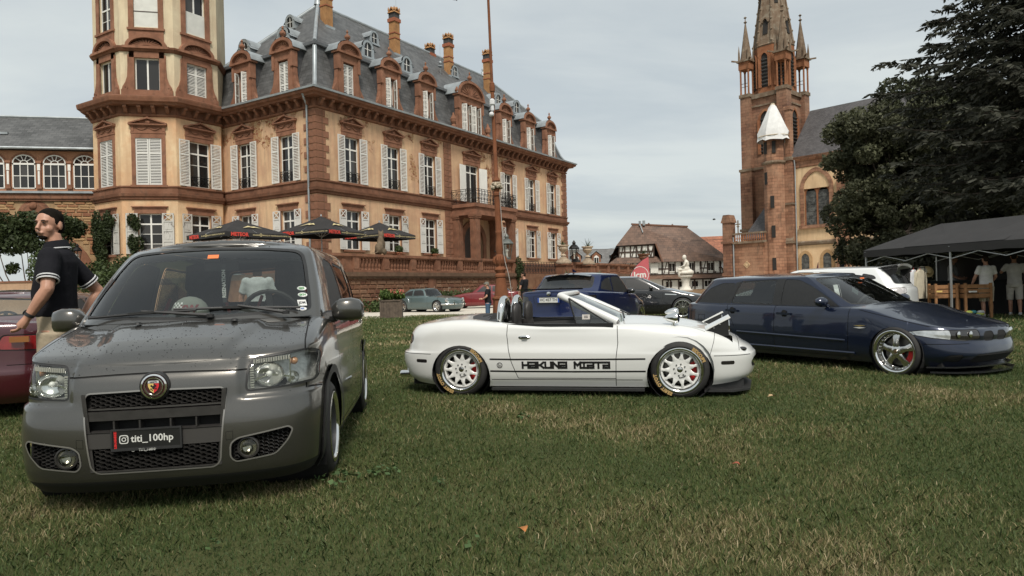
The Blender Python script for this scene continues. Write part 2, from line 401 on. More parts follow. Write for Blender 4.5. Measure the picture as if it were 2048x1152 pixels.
   # ------------------------------------------------------------------ window kit in facade frame: x along, y inward, z up; origin at middle of the sill
KIT={}
def kit(key,fn):
 if key not in KIT:KIT[key]=fn()
 return KIT[key]
def k_sash(w,h,trans=.74,mull=1,rows=3,d=.07):
 def f():
  mb=MB();t=.075
  for x0,x1,z0,z1 in((-w/2,-w/2+t,0,h),(w/2-t,w/2,0,h),(-w/2+t,w/2-t,0,t),(-w/2+t,w/2-t,h-t,h)):mb.box(x0,x1,.15,.15+d,z0,z1)
  ht=h*trans if trans else h
  if trans:mb.box(-w/2+t,w/2-t,.14,.15+d,ht-.05,ht+.05)
  for k in range(mull):
   x=-w/2+w*(k+1)/(mull+1);mb.box(x-.05,x+.05,.145,.15+d,t,h-t)
  for k in range(1,rows):
   z=ht*k/rows
   for q in range(mull+1):
    xa=-w/2+w*q/(mull+1)+.05;xb=-w/2+w*(q+1)/(mull+1)-.05
    mb.box(xa,xb,.165,.20,z-.018,z+.018)
  return mb.mesh('sash',WHITE)
 return kit(('sash',w,h,trans,mull,rows),f)
def pane_cells(w,h,trans,mull,rows):
 out=[];ht=h*trans if trans else h
 zs=[ht*k/rows for k in range(rows+1)]+([h]if trans else[])
 for q in range(mull+1):
  xa=-w/2+w*q/(mull+1);xb=-w/2+w*(q+1)/(mull+1)
  for za,zb in zip(zs,zs[1:]):out.append(((xa+xb)/2,za,xb-xa,zb-za))
 return out
def k_pane(w,h):
 def f():
  mb=MB();mb.box(-w/2,w/2,-.006,.006,0,h);return mb.mesh('pane',PANE)
 return kit(('pane',round(w,2),round(h,2)),f)
def k_louvre(w,h,m=None,key=0):
 def f():
  mb=MB();t=.075
  for x0,x1,z0,z1 in((0,t,0,h),(w-t,w,0,h),(t,w-t,0,t),(t,w-t,h-t,h),(t,w-t,h*.33-.04,h*.33+.04),(t,w-t,h*.68-.04,h*.68+.04)):mb.box(x0,x1,-.045,0,z0,z1)
  n=int(h/.105)
  for k in range(n):
   z=t+(h-2*t)*(k+.5)/n
   mb.add([(t,-.042,z-.026),(w-t,-.042,z-.026),(w-t,-.010,z+.022),(t,-.010,z+.022),(t,-.034,z-.032),(w-t,-.034,z-.032)],[(0,1,2,3),(0,4,5,1)])
  mb.box(t,w-t,-.002,.0,t,h-t)if key==9 else None
  return mb.mesh('shutter',m or SHUT)
 return kit(('louvre',w,h,key),f)
def k_panelled(w,h,m=None,key=0):
 def f():
  mb=MB();t=.085
  cuts=[0,.30,.56,.80,1.0]
  for x0,x1 in((0,t),(w-t,w)):mb.box(x0,x1,-.045,0,0,h)
  for c in cuts:mb.box(t,w-t,-.044,0,max(0,h*c-t/2),min(h,h*c+t/2))
  for c0,c1 in zip(cuts[:-2],cuts[1:-1]):
   mb.box(t,w-t,-.012,0,h*c0,h*c1);mb.box(t+.06,w-t-.06,-.028,-.012,h*c0+.1,h*c1-.1)
  za,zb=h*.80+t/2,h-t/2
  mb.beam((t,-.03,za),(w-t,-.03,zb),.05,.025,(0,1,0));mb.beam((t,-.033,zb),(w-t,-.033,za),.05,.025,(0,1,0))
  return mb.mesh('shutter',m or SHUT_OLD)
 return kit(('panelled',w,h,key),f)
def k_rail(w,h=.72):
 def f():
  mb=MB()
  for z in(.08,h-.18,h):mb.beam((-w/2,-.02,z),(w/2,-.02,z),.03,.03)
  n=4
  for k in range(n+1):
   x=-w/2+w*k/n;mb.beam((x,-.02,.08),(x,-.02,h),.022,.022)
   if k<n:
    x2=x+w/n;mb.beam((x,-.02,.08),(x2,-.02,h-.18),.018,.018);mb.beam((x2,-.02,.08),(x,-.02,h-.18),.018,.018)
    mb.lathe([(.06,-.01),(.075,-.01),(.075,.01),(.06,.01)],8,((x+x2)/2,-.02,h-.09),'y')
  return mb.mesh('railing',IRON)
 return kit(('rail',w),f)
def k_surround(w,h,ped=True,sill=True):
 def f():
  mb=MB();s=.24
  for x0,x1 in((-w/2-s,-w/2),(w/2,w/2+s)):mb.box(x0,x1,-.055,.02,0,h)
  mb.box(-w/2-s,w/2+s,-.055,.02,h,h+.3);mb.box(-w/2-s-.04,w/2+s+.04,-.085,.02,h+.3,h+.40)
  if sill:mb.box(-w/2-s-.08,w/2+s+.08,-.14,.02,-.14,0)
  if ped:
   b=w/2+.16;z=h+.40
   mb.box(-b,b,-.05,.02,z,z+.42)
   for sx in(-1,1):
    mb.box(sx*b-.09,sx*b+.09,-.10,.02,z+.02,z+.42)
   for k in(-1,1):
    pts=[(k*(b-.16)*(1-u)+0*u,-.075,z+.33-.2*sin(pi*u))for u in[q/8 for q in range(9)]]
    mb.tube(pts,[.02+.02*sin(pi*q/8)for q in range(9)],5)
   z+=.42
   mb.box(-b-.22,b+.22,-.24,.02,z,z+.075);mb.box(-b-.15,b+.15,-.16,.02,z-.06,z)
   for sx in(-1,1):
    mb.beam((sx*(b+.2),-.12,z+.10),(0,-.12,z+.46),.24,.085)
    mb.lathe([(.03,-.05),(.075,-.05),(.075,.05),(.03,.05)],8,(sx*.11,-.12,z+.43),'y')
   mb.prism([(-b,z+.075),(b,z+.075),(0,z+.40)],-.05,.02,'y')
   mb.sphere((0,-.09,z+.2),.11,8,5,(1.6,.6,1));mb.sphere((0,-.14,z+.50),.07,8,5)
  else:
   mb.box(-w/2-s-.14,w/2+s+.14,-.16,.02,h+.40,h+.47)
  return mb.mesh('window',STONE)
 return kit(('sur',w,h,ped,sill),f)
def window(parent,M,w,h,kind='louvre',state='open',rail=False,ped=True,trans=.74,mull=1,rows=3,rnd=None,sill=True,board=0):
 """window > sash, pane, shutter, railing"""
 o=obj('window',k_surround(w,h,ped,sill),parent);o.matrix_local=M
 obj('sash',k_sash(w,h,trans,mull,rows),o)
 for cx,cz,pw,ph in pane_cells(w,h,trans,mull,rows):
  if board and cz<h*board:continue
  p=obj('pane',k_pane(pw,ph),o,(cx,.185,cz));p.rotation_euler=(random.uniform(-.012,.012),0,random.uniform(-.012,.012))
 if board:
  mb=MB();mb.box(-w/2+.02,w/2-.02,.08,.12,.02,h*board);mb.build('board',CURT,o)
 sw=w/2-.01
 mk={'louvre':k_louvre,'panelled':k_panelled}.get(kind)
 if mk:
  r=random.random();mm,key=((SHUT,0)if r<.6 else(SHUT_OLD,1))if kind=='louvre' else((SHUT_OLD,1)if r<.85 else(SHUT_VOLD,2))
  if rnd:mm,key=rnd
  me=mk(sw,h,mm,key)
  for sx in(-1,1):
   if state=='half' and sx>0:continue
   c=obj('shutter',me,o)
   if state=='closed':
    c.location=(-w/2 if sx<0 else w/2,.04,0)
    if sx>0:c.scale=(-1,1,1)
   else:
    a=random.uniform(.02,.07)
    c.matrix_local=Matrix.Translation((sx*(w/2+.01),-.075,.01))@rotz(-sx*a)@Matrix.Diagonal((sx,1,1,1))
 if rail:obj('railing',k_rail(w),o)
 return o
 # ------------------------------------------------------------------ the castle: local x runs along the long front, y inward, z up
A_C=radians(57.8)
castle=empty('castle',(-12.18,44.0,0),A_C,label='ochre plastered castle with red sandstone trim and grey slate mansard roof',cat='castle')
LC,DC=33.9,12.0
FR=Matrix.Identity(4)
FL=Matrix(((0,1,0,0),(-1,0,0,0),(0,0,1,0),(0,0,0,1)))
BAYS=[3.1,7.2,11.3,22.6,26.75,30.9]
LB=[2.75,7.0]
WW,WH1,Z1,WHG,ZG=1.36,3.06,8.42,2.62,3.95
ops=[(b-WW/2,b+WW/2,Z1,Z1+WH1)for b in BAYS]+[(b-WW/2,b+WW/2,ZG,ZG+WHG)for b in BAYS]+[(16.0,17.9,8.3,11.5),(15.6,18.3,2.3,6.4)]
mb=MB();wall_cells(mb,0,LC,0,13.2,ops)
mb.M=FL;wall_cells(mb,-DC,0,0,13.2,[(-b-WW/2,-b+WW/2,z,z+h)for b in LB for z,h in((Z1,WH1),(ZG,WHG))])
mb.M=None
mb.quad((LC,0,0),(LC,DC,0),(LC,DC,13.2),(LC,0,13.2));mb.quad((LC,DC,0),(0,DC,0),(0,DC,13.2),(LC,DC,13.2))
mb.build('wall',PLASTER,castle)
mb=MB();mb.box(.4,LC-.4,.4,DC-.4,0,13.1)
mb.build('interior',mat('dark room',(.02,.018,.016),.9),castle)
def moulding(parent,name,prof,path,m,closed=False):
 """sweep a profile [(out, z)] along corner points [(x, y, nx, ny)] where n is the (mitred) outward direction"""
 mb=MB();rows=[[(x+nx*o,y+ny*o,z)for o,z in prof]for x,y,nx,ny in path]
 if closed:rows.append(rows[0])
 mb.grid(rows);return mb.build(name,m,parent)
CP=[(0,DC,-1,1),(0,0,-1,-1),(LC,0,1,-1),(LC,DC,1,1),(0,DC,-1,1)]
moulding(castle,'string_course',[(0,7.45),(.10,7.5),(.12,7.62),(.2,7.68),(.24,7.86),(.06,7.9),(.06,8.22),(.12,8.28),(.12,8.36),(0,8.38)],CP,STONE_D)
moulding(castle,'plinth',[(.1,0),(.1,3.3),(.04,3.42),(0,3.42)],CP,STONE_D)
moulding(castle,'cornice',[(0,12.86),(.1,12.9),(.14,13.02),(.05,13.06),(.05,13.1),(.05,13.5),(.62,13.52),(.66,13.62),(.82,13.7),(.86,13.86),(0,13.9)],CP,STONE_C)
moulding(castle,'gutter',[(.80,13.87),(.93,13.87),(.95,13.99),(.1,14.03)],CP,ZINC)
def k_bracket():
 mb=MB();mb.prism([(0,.46),(.52,.46),(.52,.32),(.40,.27),(.25,.05),(.16,0),(0,0)],-.11,.11,'x')
 me=mb.mesh('bracket',STONE_C);return me
BRK=kit('brk',k_bracket)
def bracket(parent,x,y,z,ang):
 o=obj('bracket',BRK,parent);o.matrix_local=trs(x,y,z,ang)
n=42
for k in range(n):bracket(castle,.25+(LC-.5)*k/(n-1),-.02,13.05,pi)
for k in range(11):bracket(castle,-.02,.45+.80*k,13.05,pi/2)
# quoin blocks and rusticated strips
def quoins(parent,x0,side,zs,long=1.05,short=.78):
 for k,(za,zb)in enumerate(zs):
  L_=long if k%2==0 else short;L2=short if k%2==0 else long
  def f(L_=L_,L2=L2,h=round(zb-za-.045,3)):
   mb=MB();g=.06
   mb.add([(-g,-g,0),(L_,-g,0),(L_,.05,0),(.05,.05,0),(.05,L2,0),(-g,L2,0),(-g,-g,h),(L_,-g,h),(L_,.05,h),(.05,.05,h),(.05,L2,h),(-g,L2,h)],[(0,5,4,3),(0,3,2,1),(6,9,10,11),(6,7,8,9),(0,1,7,6),(1,2,8,7),(2,3,9,8),(3,4,10,9),(4,5,11,10),(5,0,6,11)])
   return mb.mesh('quoin_stone',STONE)
  o=obj('quoin_stone',kit(('quoin',L_,L2,round(zb-za,3)),f),parent,(x0,0,za))
  if side<0:o.scale=(-1,1,1)
zq=[(3.45+.5*k,3.95+.5*k)for k in range(8)]+[(8.42+.445*k,8.865+.445*k)for k in range(10)]
quoins(castle,0,1,zq);quoins(castle,LC,-1,zq)
def strip_blocks(parent,xa,xb,zs,y=-.05):
 for za,zb in zs:
  def f(w=round(xb-xa,3),h=round(zb-za-.045,3)):
   mb=MB();mb.box(0,w,0,.08,0,h);return mb.mesh('rusticated_stone',STONE)
  obj('rusticated_stone',kit(('strip',round(xb-xa,3),round(zb-za,3)),f),parent,(xa,y,za))
for xa in(13.15,20.0):strip_blocks(castle,xa,xa+.95,zq)
# windows of the two storeys
for k,b in enumerate(BAYS):
 window(castle,trs(b,0,Z1),WW,WH1,'louvre','open',True)
 window(castle,trs(b,0,ZG),WW,WHG,'panelled','open',False,ped=False)
for b in LB:
 window(castle,FL@trs(-b,0,Z1),WW,WH1,'louvre','open',True)
 window(castle,FL@trs(-b,0,ZG),WW,WHG,'panelled','open',False,ped=False)
 # central bay: balcony door, balcony, porch
d=window(castle,trs(16.95,0,8.3),1.9,3.2,'none','open',False,trans=.8,rows=1,sill=False)
mb=MB();mb.box(0,.98,-.05,0,0,3.0);me=mb.mesh('door_shutter',WHITE)
for sx in(-1,1):
 o=obj('door_shutter',me,d);o.matrix_local=Matrix.Translation((sx*.98,-.08,.05))@rotz(-sx*.12)@Matrix.Diagonal((sx,1,1,1))
bx0,bx1,by=13.9,20.1,-2.5
mb=MB()
mb.box(bx0,bx1,by,-.02,7.62,7.9);mb.box(bx0+.12,bx1-.12,by+.12,-.02,7.2,7.62);mb.box(bx0+.05,bx1-.05,by+.05,-.02,7.0,7.2)
mb.build('balcony_slab',STONE,castle)
mb=MB()
def scroll(mb,P,Q,h0,h1):
 P=Vector(P);Q=Vector(Q);L_=(Q-P).length;n=max(2,int(L_/.42));d=(Q-P)/n
 for z in(h0,h0+.12,h1-.14,h1):mb.beam(P+Vector((0,0,z)),Q+Vector((0,0,z)),.035,.035)
 for k in range(n+1):
  a=P+d*k;mb.beam(a+Vector((0,0,h0)),a+Vector((0,0,h1)),.028,.028)
  if k==n:break
  for(u,zc,r,s)in((.3,.32,.13,1),(.7,.62,.13,-1),(.28,.7,.09,-1),(.72,.28,.09,1)):
   pts=[a+d*(u+r/.42*(1-q/16)*cos(s*q*.62))+Vector((0,0,h0+(h1-h0)*zc+r*(1-q/16)*sin(s*q*.62)))for q in range(13)]
   mb.tube(pts,.016,4,False)
  mb.tube([a+d*(.5+.45*sin(q*.8))+Vector((0,0,h0+.12+(h1-h0-.26)*q/8))for q in range(9)],.016,4,False)
scroll(mb,(bx0+.1,-.05,7.9),(bx0+.1,by+.1,7.9),.05,1.15);scroll(mb,(bx0+.1,by+.1,7.9),(bx1-.1,by+.1,7.9),.05,1.15);scroll(mb,(bx1-.1,by+.1,7.9),(bx1-.1,-.05,7.9),.05,1.15)
mb.build('balcony_railing',IRON,castle)
def k_col():
 mb=MB();mb.box(-.36,.36,-.36,.36,0,.35);mb.box(-.29,.29,-.29,.29,.35,4.45);mb.box(-.35,.35,-.35,.35,4.45,4.58);mb.box(-.39,.39,-.39,.39,4.58,4.7)
 return mb.mesh('porch_pillar',STONE_D)
for x,y in((bx0+.45,by+.45),(bx1-.45,by+.45),(bx0+.45,-.36),(bx1-.45,-.36)):
 obj('porch_pillar',kit('pcol',k_col),castle,(x,y,2.3))
mb=MB();mb.box(15.7,18.2,.1,.16,2.3,6.3)
mb.build('entrance_door',mat('dark door',(.035,.025,.02),.5),castle)
mb=MB()
for x0,x1 in((15.15,15.6),(18.3,18.75)):mb.box(x0,x1,-.1,.02,2.3,5.2)
for k in range(12):
 a0,a1=pi*k/12,pi*(k+1)/12;r0,r1=1.35,1.85
 mb.prism([(16.95+r0*cos(a0),5.2+r0*sin(a0)*.9),(16.95+r1*cos(a0),5.2+r1*sin(a0)*.9),(16.95+r1*cos(a1),5.2+r1*sin(a1)*.9),(16.95+r0*cos(a1),5.2+r0*sin(a1)*.9)],-.1,.02,'y')
mb.build('door_arch',STONE,castle)
# downpipe at the corner
mb=MB();mb.tube([(-.62,.35,13.8),(-.62,.35,13.5),(-.2,.55,13.1),(-.2,.55,2.4)],.065,8);mb.lathe([(.07,0),(.14,.12),(.14,.3)],8,(-.62,.35,13.55))
for z in(12,10.4,8.9,6.8,5):mb.lathe([(.08,0),(.085,.05)],8,(-.2,.55,z))
mb.build('downpipe',ZINC,castle,40)
# roof: concave mansard slope, upper slope, ridge
def roof_ring(i,z,x0=0.,x1=LC,y0=0.,y1=DC):return[(x0+i,y0+i,z),(x1-i,y0+i,z),(x1-i,y1-i,z),(x0+i,y1-i,z)]
mb=MB();R_=[(-.55,13.98),(.0,14.12),(.38,14.7),(.72,15.6),(1.0,16.6),(1.22,17.5)]
mb.grid([roof_ring(i,z)for i,z in R_],True);uvroof(mb,'mansard_roof',SLATE,castle)
mb=MB();mb.grid([roof_ring(i,z)for i,z in((1.14,17.42),(1.0,17.46),(.98,17.64),(1.15,17.72),(1.3,17.72))],True);mb.build('roof_break_moulding',LEAD,castle)
mb=MB();r0=roof_ring(1.25,17.7);RZ=22.75
a,b_=(6,6,RZ),(LC-6,6,RZ)
mb.add(r0+[a,b_],[(0,1,5,4),(1,2,5),(2,3,4,5),(3,0,4)]);uvroof(mb,'upper_roof',SLATE,castle)
mb=MB()
for c in((0,0),(LC,0),(0,DC),(LC,DC)):
 sx=1 if c[0]==0 else-1;sy=1 if c[1]==0 else-1
 pts=[(c[0]+sx*(i-.02),c[1]+sy*(i-.02),z+.02)for i,z in R_]
 mb.tube(pts,.14,6)
 mb.tube([(c[0]+sx*1.23,c[1]+sy*1.23,17.75),(c[0]+sx*6,c[1]+sy*6,RZ+.05)],.13,6)
mb.tube([(6,6,RZ+.03),(LC-6,6,RZ+.03)],.12,6)
mb.build('hip_flashing',ZINC,castle,60)
mb=MB()
for x in(6,LC-6):
 mb.lathe([(.3,RZ),(.22,RZ+.4),(.12,RZ+.5),(.16,RZ+.7),(.05,RZ+.9),(.02,RZ+1.8)],10,(x,6,0))
mb.build('roof_finial',ZINC,castle,40)
# dormers
def k_dormer(w=.98,h=2.25,wide=0):
 def f():
  mb=MB();e=w/2;o=e+.42
  for sx in(-1,1):
   x0,x1=sorted((sx*e,sx*o));mb.box(x0,x1,-.12,.3,0,h+.1)
   x0,x1=sorted((sx*(o-.12),sx*(o+.1)));mb.box(x0,x1,-.2,.25,h-.45,h+.55)
   # side scroll
   pf=[(0,0),(.46,0),(.52,.12),(.5,.32),(.36,.5),(.2,.75),(.1,1.15),(.06,1.7),(0,1.9)]
   mb.prism([(sx*(o+a),.05+b)for a,b in pf],-.06,.25,'y')
   mb.lathe([(.05,-.09),(.17,-.09),(.17,.05),(.21,.05)],10,(sx*(o+.27),0,.3),'y')
  mb.box(-o,o,-.13,.3,h+.1,h+.62);mb.box(-o-.05,o+.05,-.15,.3,-.28,0)
  mb.box(-o-.2,o+.2,-.3,.35,h+.62,h+.76)
  zc=h+.76;R=o+.16;rise=.78 if not wide else 1.3;n=10
  arc=[(R*cos(pi-pi*k/n),zc+rise*sin(pi*k/n))for k in range(n+1)]
  arc2=[((R-.2)*cos(pi-pi*k/n),zc+(rise-.2)*sin(pi*k/n))for k in range(n+1)]
  for k in range(n):mb.prism([arc[k],arc[k+1],arc2[k+1],arc2[k]],-.3,.35,'y')
  mb.prism(arc2[:1]+arc2[1:],-.1,.3,'y')
  for k in range(1,n):mb.beam((0,-.12,zc+.06),(arc2[k][0]*.8,-.12,zc+(arc2[k][1]-zc)*.8),.05,.05)
  mb.lathe([(.1,0),(.16,.06),(.07,.14),(.2,.3),(.2,.4),(.06,.55),(.05,.65),(.09,.7),(.02,.85)],10,(0,-.05,zc+rise-.02))
  if wide:
   mb.box(-.14,.14,-.12,.3,0,h+.1)
   for sx in(-1,1):mb.lathe([(.22,0),(.22,.25),(.12,.35),(.24,.55),(.26,.8),(.12,1.05),(.05,1.3)],10,(sx*(o+.75),-.1,.0));mb.lathe([(.12,0),(.2,.2),(.05,.5)],8,(sx*(o+.1),-.05,zc))
  return mb.mesh('dormer',STONE)
 return kit(('dormer',w,wide),f)
def dormer(parent,M,wide=0,half='half',depth=1.6):
 w=.98 if not wide else 2.6;h=2.25 if not wide else 2.3;e=w/2+.42
 o=obj('dormer',k_dormer(w,h,wide),parent);o.matrix_local=M
 def fr():
  mb=MB();n=8;R=e+.22;zc=h+.78;rise=.82 if not wide else 1.34
  rows=[[(R*cos(pi-pi*k/n),y,zc+rise*sin(pi*k/n))for k in range(n+1)]for y in(-.22,depth+1.2 if wide else depth)]
  mb.grid(rows);mb.quad((-R-.05,-.22,zc-.02),(-R-.05,depth,zc-.02),(R+.05,depth,zc-.02),(R+.05,-.22,zc-.02));return mb.mesh('dormer_roof',ZINC,40)
 obj('dormer_roof',kit(('droof',w),fr),o)
 def fc():
  mb=MB();mb.box(-e,-e+.06,.3,depth,-.2,h+.75);mb.box(e-.06,e,.3,depth,-.2,h+.75);mb.box(-e,e,.34,.36,-.2,h+.7);return mb.mesh('dormer_cheek',mat('slate cheek',(.06,.06,.062),.6,0,.3,4))
 obj('dormer_cheek',kit(('dcheek',w),fc),o)
 cs=[(-.66,.98),(.66,.98)]if wide else[(0,.98)]
 for cx,ww in cs:
  s=obj('sash',k_sash(ww,h,0,1,1),o,(cx,0,0))
  if half!='closed':
   for px,pz,pw,ph in pane_cells(ww,h,0,1,1):obj('pane',k_pane(pw,ph),o,(cx+px,.2,0))
  me=k_louvre(ww/2,h,SHUT if half!='old' else SHUT_OLD,half=='old')
  if half in('closed','old'):
   for sx in(-1,1):
    c=obj('shutter',me,o,(cx+sx*ww/2,.05,0));c.scale=(-sx,1,1)
  else:
   for sx in(-1,1):
    c=obj('shutter',me,o);c.matrix_local=Matrix.Translation((cx+sx*ww/2,.03,0))@rotz(sx*radians(68))@Matrix.Diagonal((-sx,1,1,1))
 return o
for k,b in enumerate([3.15,7.25,11.4,22.6,26.85,31.0]):
 dormer(castle,trs(b,.22,14.15),half='old' if k==0 else 'half')
dormer(castle,trs(17.0,.05,14.15),wide=1)
for k,b in enumerate([3.05,7.25]):dormer(castle,FL@trs(-b,.22,14.15),half='closed' if k==0 else 'half')
# small roof lights with arched zinc hoods
def k_luc():
 mb=MB();n=8
 def arc(R,z0):return[(R*cos(pi-pi*k/n),z0+R*sin(pi*k/n))for k in range(n+1)]
 A=arc(.55,.75);B=arc(.38,.72)
 mb.grid([[(x,y,z)for x,z in[(-.78,.55)]+A+[(.78,.55)]]for y in(-.12,1.6)])
 for k in range(n):mb.prism([A[k],A[k+1],B[k+1],B[k]],-.1,.05,'y')
 for sx in(-1,1):x0,x1=sorted((sx*.36,sx*.62));mb.box(x0,x1,-.08,1.4,0,.74)
 mb.box(-.7,.7,-.14,.1,-.1,.06)
 return mb.mesh('roof_light',ZINC,40)
def k_lucg():
 mb=MB();n=8;B=[(.38*cos(pi-pi*k/n),.72+.38*sin(pi*k/n))for k in range(n+1)]
 mb.prism([(-.38,.06)]+B+[(.38,.06)],.0,.03,'y');return mb.mesh('pane',PANE)
def k_lucb():
 mb=MB();mb.beam((0,-.01,.06),(0,-.01,1.1),.05,.04);mb.beam((-.38,-.012,.6),(.38,-.012,.6),.05,.04);return mb.mesh('glazing_bar',WHITE)
def roof_light(M,s=1.0):
 o=obj('roof_light',kit('luc',k_luc),castle);o.matrix_local=M@Matrix.Scale(s,4);obj('pane',kit('lucg',k_lucg),o);obj('glazing_bar',kit('lucb',k_lucb),o)
for u,v,z,s in((6.7,1.75,18.15,1),(11.0,1.75,18.15,1),(24.0,1.75,18.2,1),(27.3,1.75,18.2,1),(9.4,3.6,20.3,.8),(19.8,3.6,20.3,.8)):roof_light(trs(u,v,z),s)
for u,v,z,s in((1.8,4.9,18.2,1.1),(1.8,9.1,18.2,1.1),(3.6,6.3,20.3,.8)):roof_light(FL@trs(-v,u,z),s)
# chimneys
BRICK=stone_mat('chimney brick',(.28,.15,.07),(.40,.21,.09),(.46,.27,.13),2.0)
def chimney(u,v,zb,h,w=.62):
 mb=MB();mb.box(u-w/2,u+w/2,v-w/2,v+w/2,zb-.6,zb+h)
 o=mb.build('chimney',BRICK,castle)
 mb=MB()
 for z in(zb+h*.45,zb+h*.62):mb.box(u-w/2-.04,u+w/2+.04,v-w/2-.04,v+w/2+.04,z,z+.08)
 mb.box(u-w/2-.08,u+w/2+.08,v-w/2-.08,v+w/2+.08,zb+h,zb+h+.28)
 mb.build('chimney_band',mat('red brick band',(.30,.10,.05),.9,0,.2,6),o)
 mb=MB();z=zb+h+.28;mb.box(u-w/2,u+w/2,v-w/2,v+w/2,z,z+.45);mb.build('flue',mat('sooty flue',(.05,.048,.045),.8,0,.3,5),o)
 mb=MB();z+=.45
 mb.prism([(-w/2-.1+u,z),(u,z+.5),(w/2+.1+u,z),(w/2+.02+u,z),(u,z+.38),(-w/2-.02+u,z)],v-w/2-.05,v+w/2+.05,'y');mb.prism([(-w/2-.1+v,z),(v,z+.5),(w/2+.1+v,z),(w/2+.02+v,z),(v,z+.38),(-w/2-.02+v,z)],u-w/2-.05,u+w/2+.05,'x')
 for sx in(-1,1):
  for sy in(-1,1):mb.lathe([(.07,0),(.05,.2),(.01,.3)],6,(u+sx*w/2,v+sy*w/2,z+.2))
 mb.build('chimney_cap',BRICK,o)
 mb=MB();mb.box(u-w/2-.12,u+w/2+.12,v-w/2-.1,v+w/2+.3,zb-.35,zb-.1);mb.build('flashing',ZINC,o)
for u,v,zb,h in((4.9,3.95,20.4,3.0),(12.2,3.95,20.4,2.5),(19.4,3.95,20.4,2.5),(25.0,3.5,19.9,3.0),(19.6,6.2,22.2,.35)):chimney(u,v,zb,h)
mb=MB();mb.tube([(17.2,3.2,19),(17.2,3.2,22.4)],.012,5);mb.tube([(12.75,4.2,20),(12.75,4.2,27)],.012,5);mb.sphere((17.2,3.2,20.8),.16,8,6);mb.sphere((17.2,3.2,20.5),.22,8,6,(1,1,.5))
mb.build('aerial',ZINC,castle,60)
# ------------------------------------------------------------------ octagonal tower on the left end of the castle
TC=castle.matrix_basis@Vector((-2.1,13.0,0));TC=Matrix.Translation((-12.18,44.0,0))@rotz(A_C)@Vector((-2.1,13.0,0))
tower=empty('castle_tower',TC,A_C,label='octagonal ochre castle tower with closed white shutters and bracketed cornice',cat='tower')
AP=4.02;S8=2*AP*math.tan(pi/8)
def facet(k,ap=AP):
 """facade frame of facet k; k=0 faces castle -y, k=-1 the diagonal, k=-2 castle -x"""
 return rotz(k*pi/4)@Matrix.Translation((0,-ap,0))
VIS={0:0.0,-1:0.0,-2:0.0}
mbw=MB();mbu=MB();mbi=MB()
for k in range(8):
 F=facet(-k);mbw.M=F;mbu.M=facet(-k,AP-.12);h=S8/2;h2=(AP-.12)*math.tan(pi/8)
 if k in(0,1,2):
  wall_cells(mbw,-h,h,0,13.2,[(-.78,.78,Z1,Z1+WH1),(-.72,.72,ZG,ZG+WHG)])
  wall_cells(mbu,-h2,h2,13.2,27,[(-.75,.75,14.62,16.72),(-.73,.73,18.75,21.6)])
 else:
  wall_cells(mbw,-h,h,0,13.2,[]);wall_cells(mbu,-h2,h2,13.2,27,[])
mbw.M=mbu.M=None
mbw.build('wall',PLASTER_T,tower);mbu.build('upper_wall',PLASTER_U,tower)
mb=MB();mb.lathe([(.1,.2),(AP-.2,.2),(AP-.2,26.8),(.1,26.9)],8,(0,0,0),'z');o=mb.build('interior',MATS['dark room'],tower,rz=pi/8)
def oct_path(ap):
 R=1/cos(pi/8)
 return[(ap*R*cos(a),ap*R*sin(a),R*cos(a),R*sin(a))for a in[pi/8+k*pi/4 for k in range(8)]]
def omould(name,prof,ap,m):return moulding(tower,name,prof,oct_path(ap),m,True)
omould('string_course',[(0,7.45),(.10,7.5),(.12,7.62),(.2,7.68),(.24,7.86),(.06,7.9),(.06,8.22),(.12,8.28),(.12,8.36),(0,8.38)],AP,STONE_D)
omould('cornice',[(0,12.86),(.1,12.9),(.14,13.02),(.05,13.06),(.05,13.5),(.62,13.52),(.66,13.62),(.82,13.7),(.86,13.9),(.86,14.0),(.3,14.2),(-.12,14.22)],AP,STONE_C)
omould('upper_band',[(0,17.1),(.1,17.14),(.2,17.3),(.22,17.42),(0,17.46)],AP-.12,STONE_C)
omould('top_cornice',[(0,25.6),(.3,25.8),(.9,26.3),(.9,26.6),(0,27)],AP-.12,STONE_C)
mb=MB();mb.lathe([(AP+.9,26.6),(AP-.6,29.5),(.3,33.5),(.02,34)],8);mb.build('tower_roof',MATS['roof slate'],tower,rz=pi/8)
for k in(0,1,2,7,3):
 F=facet(-k)
 for q in range(4):
  o=obj('bracket',BRK,tower);o.matrix_local=F@trs(-S8/2+S8*(q+.5)/4,-.02,13.05,pi)
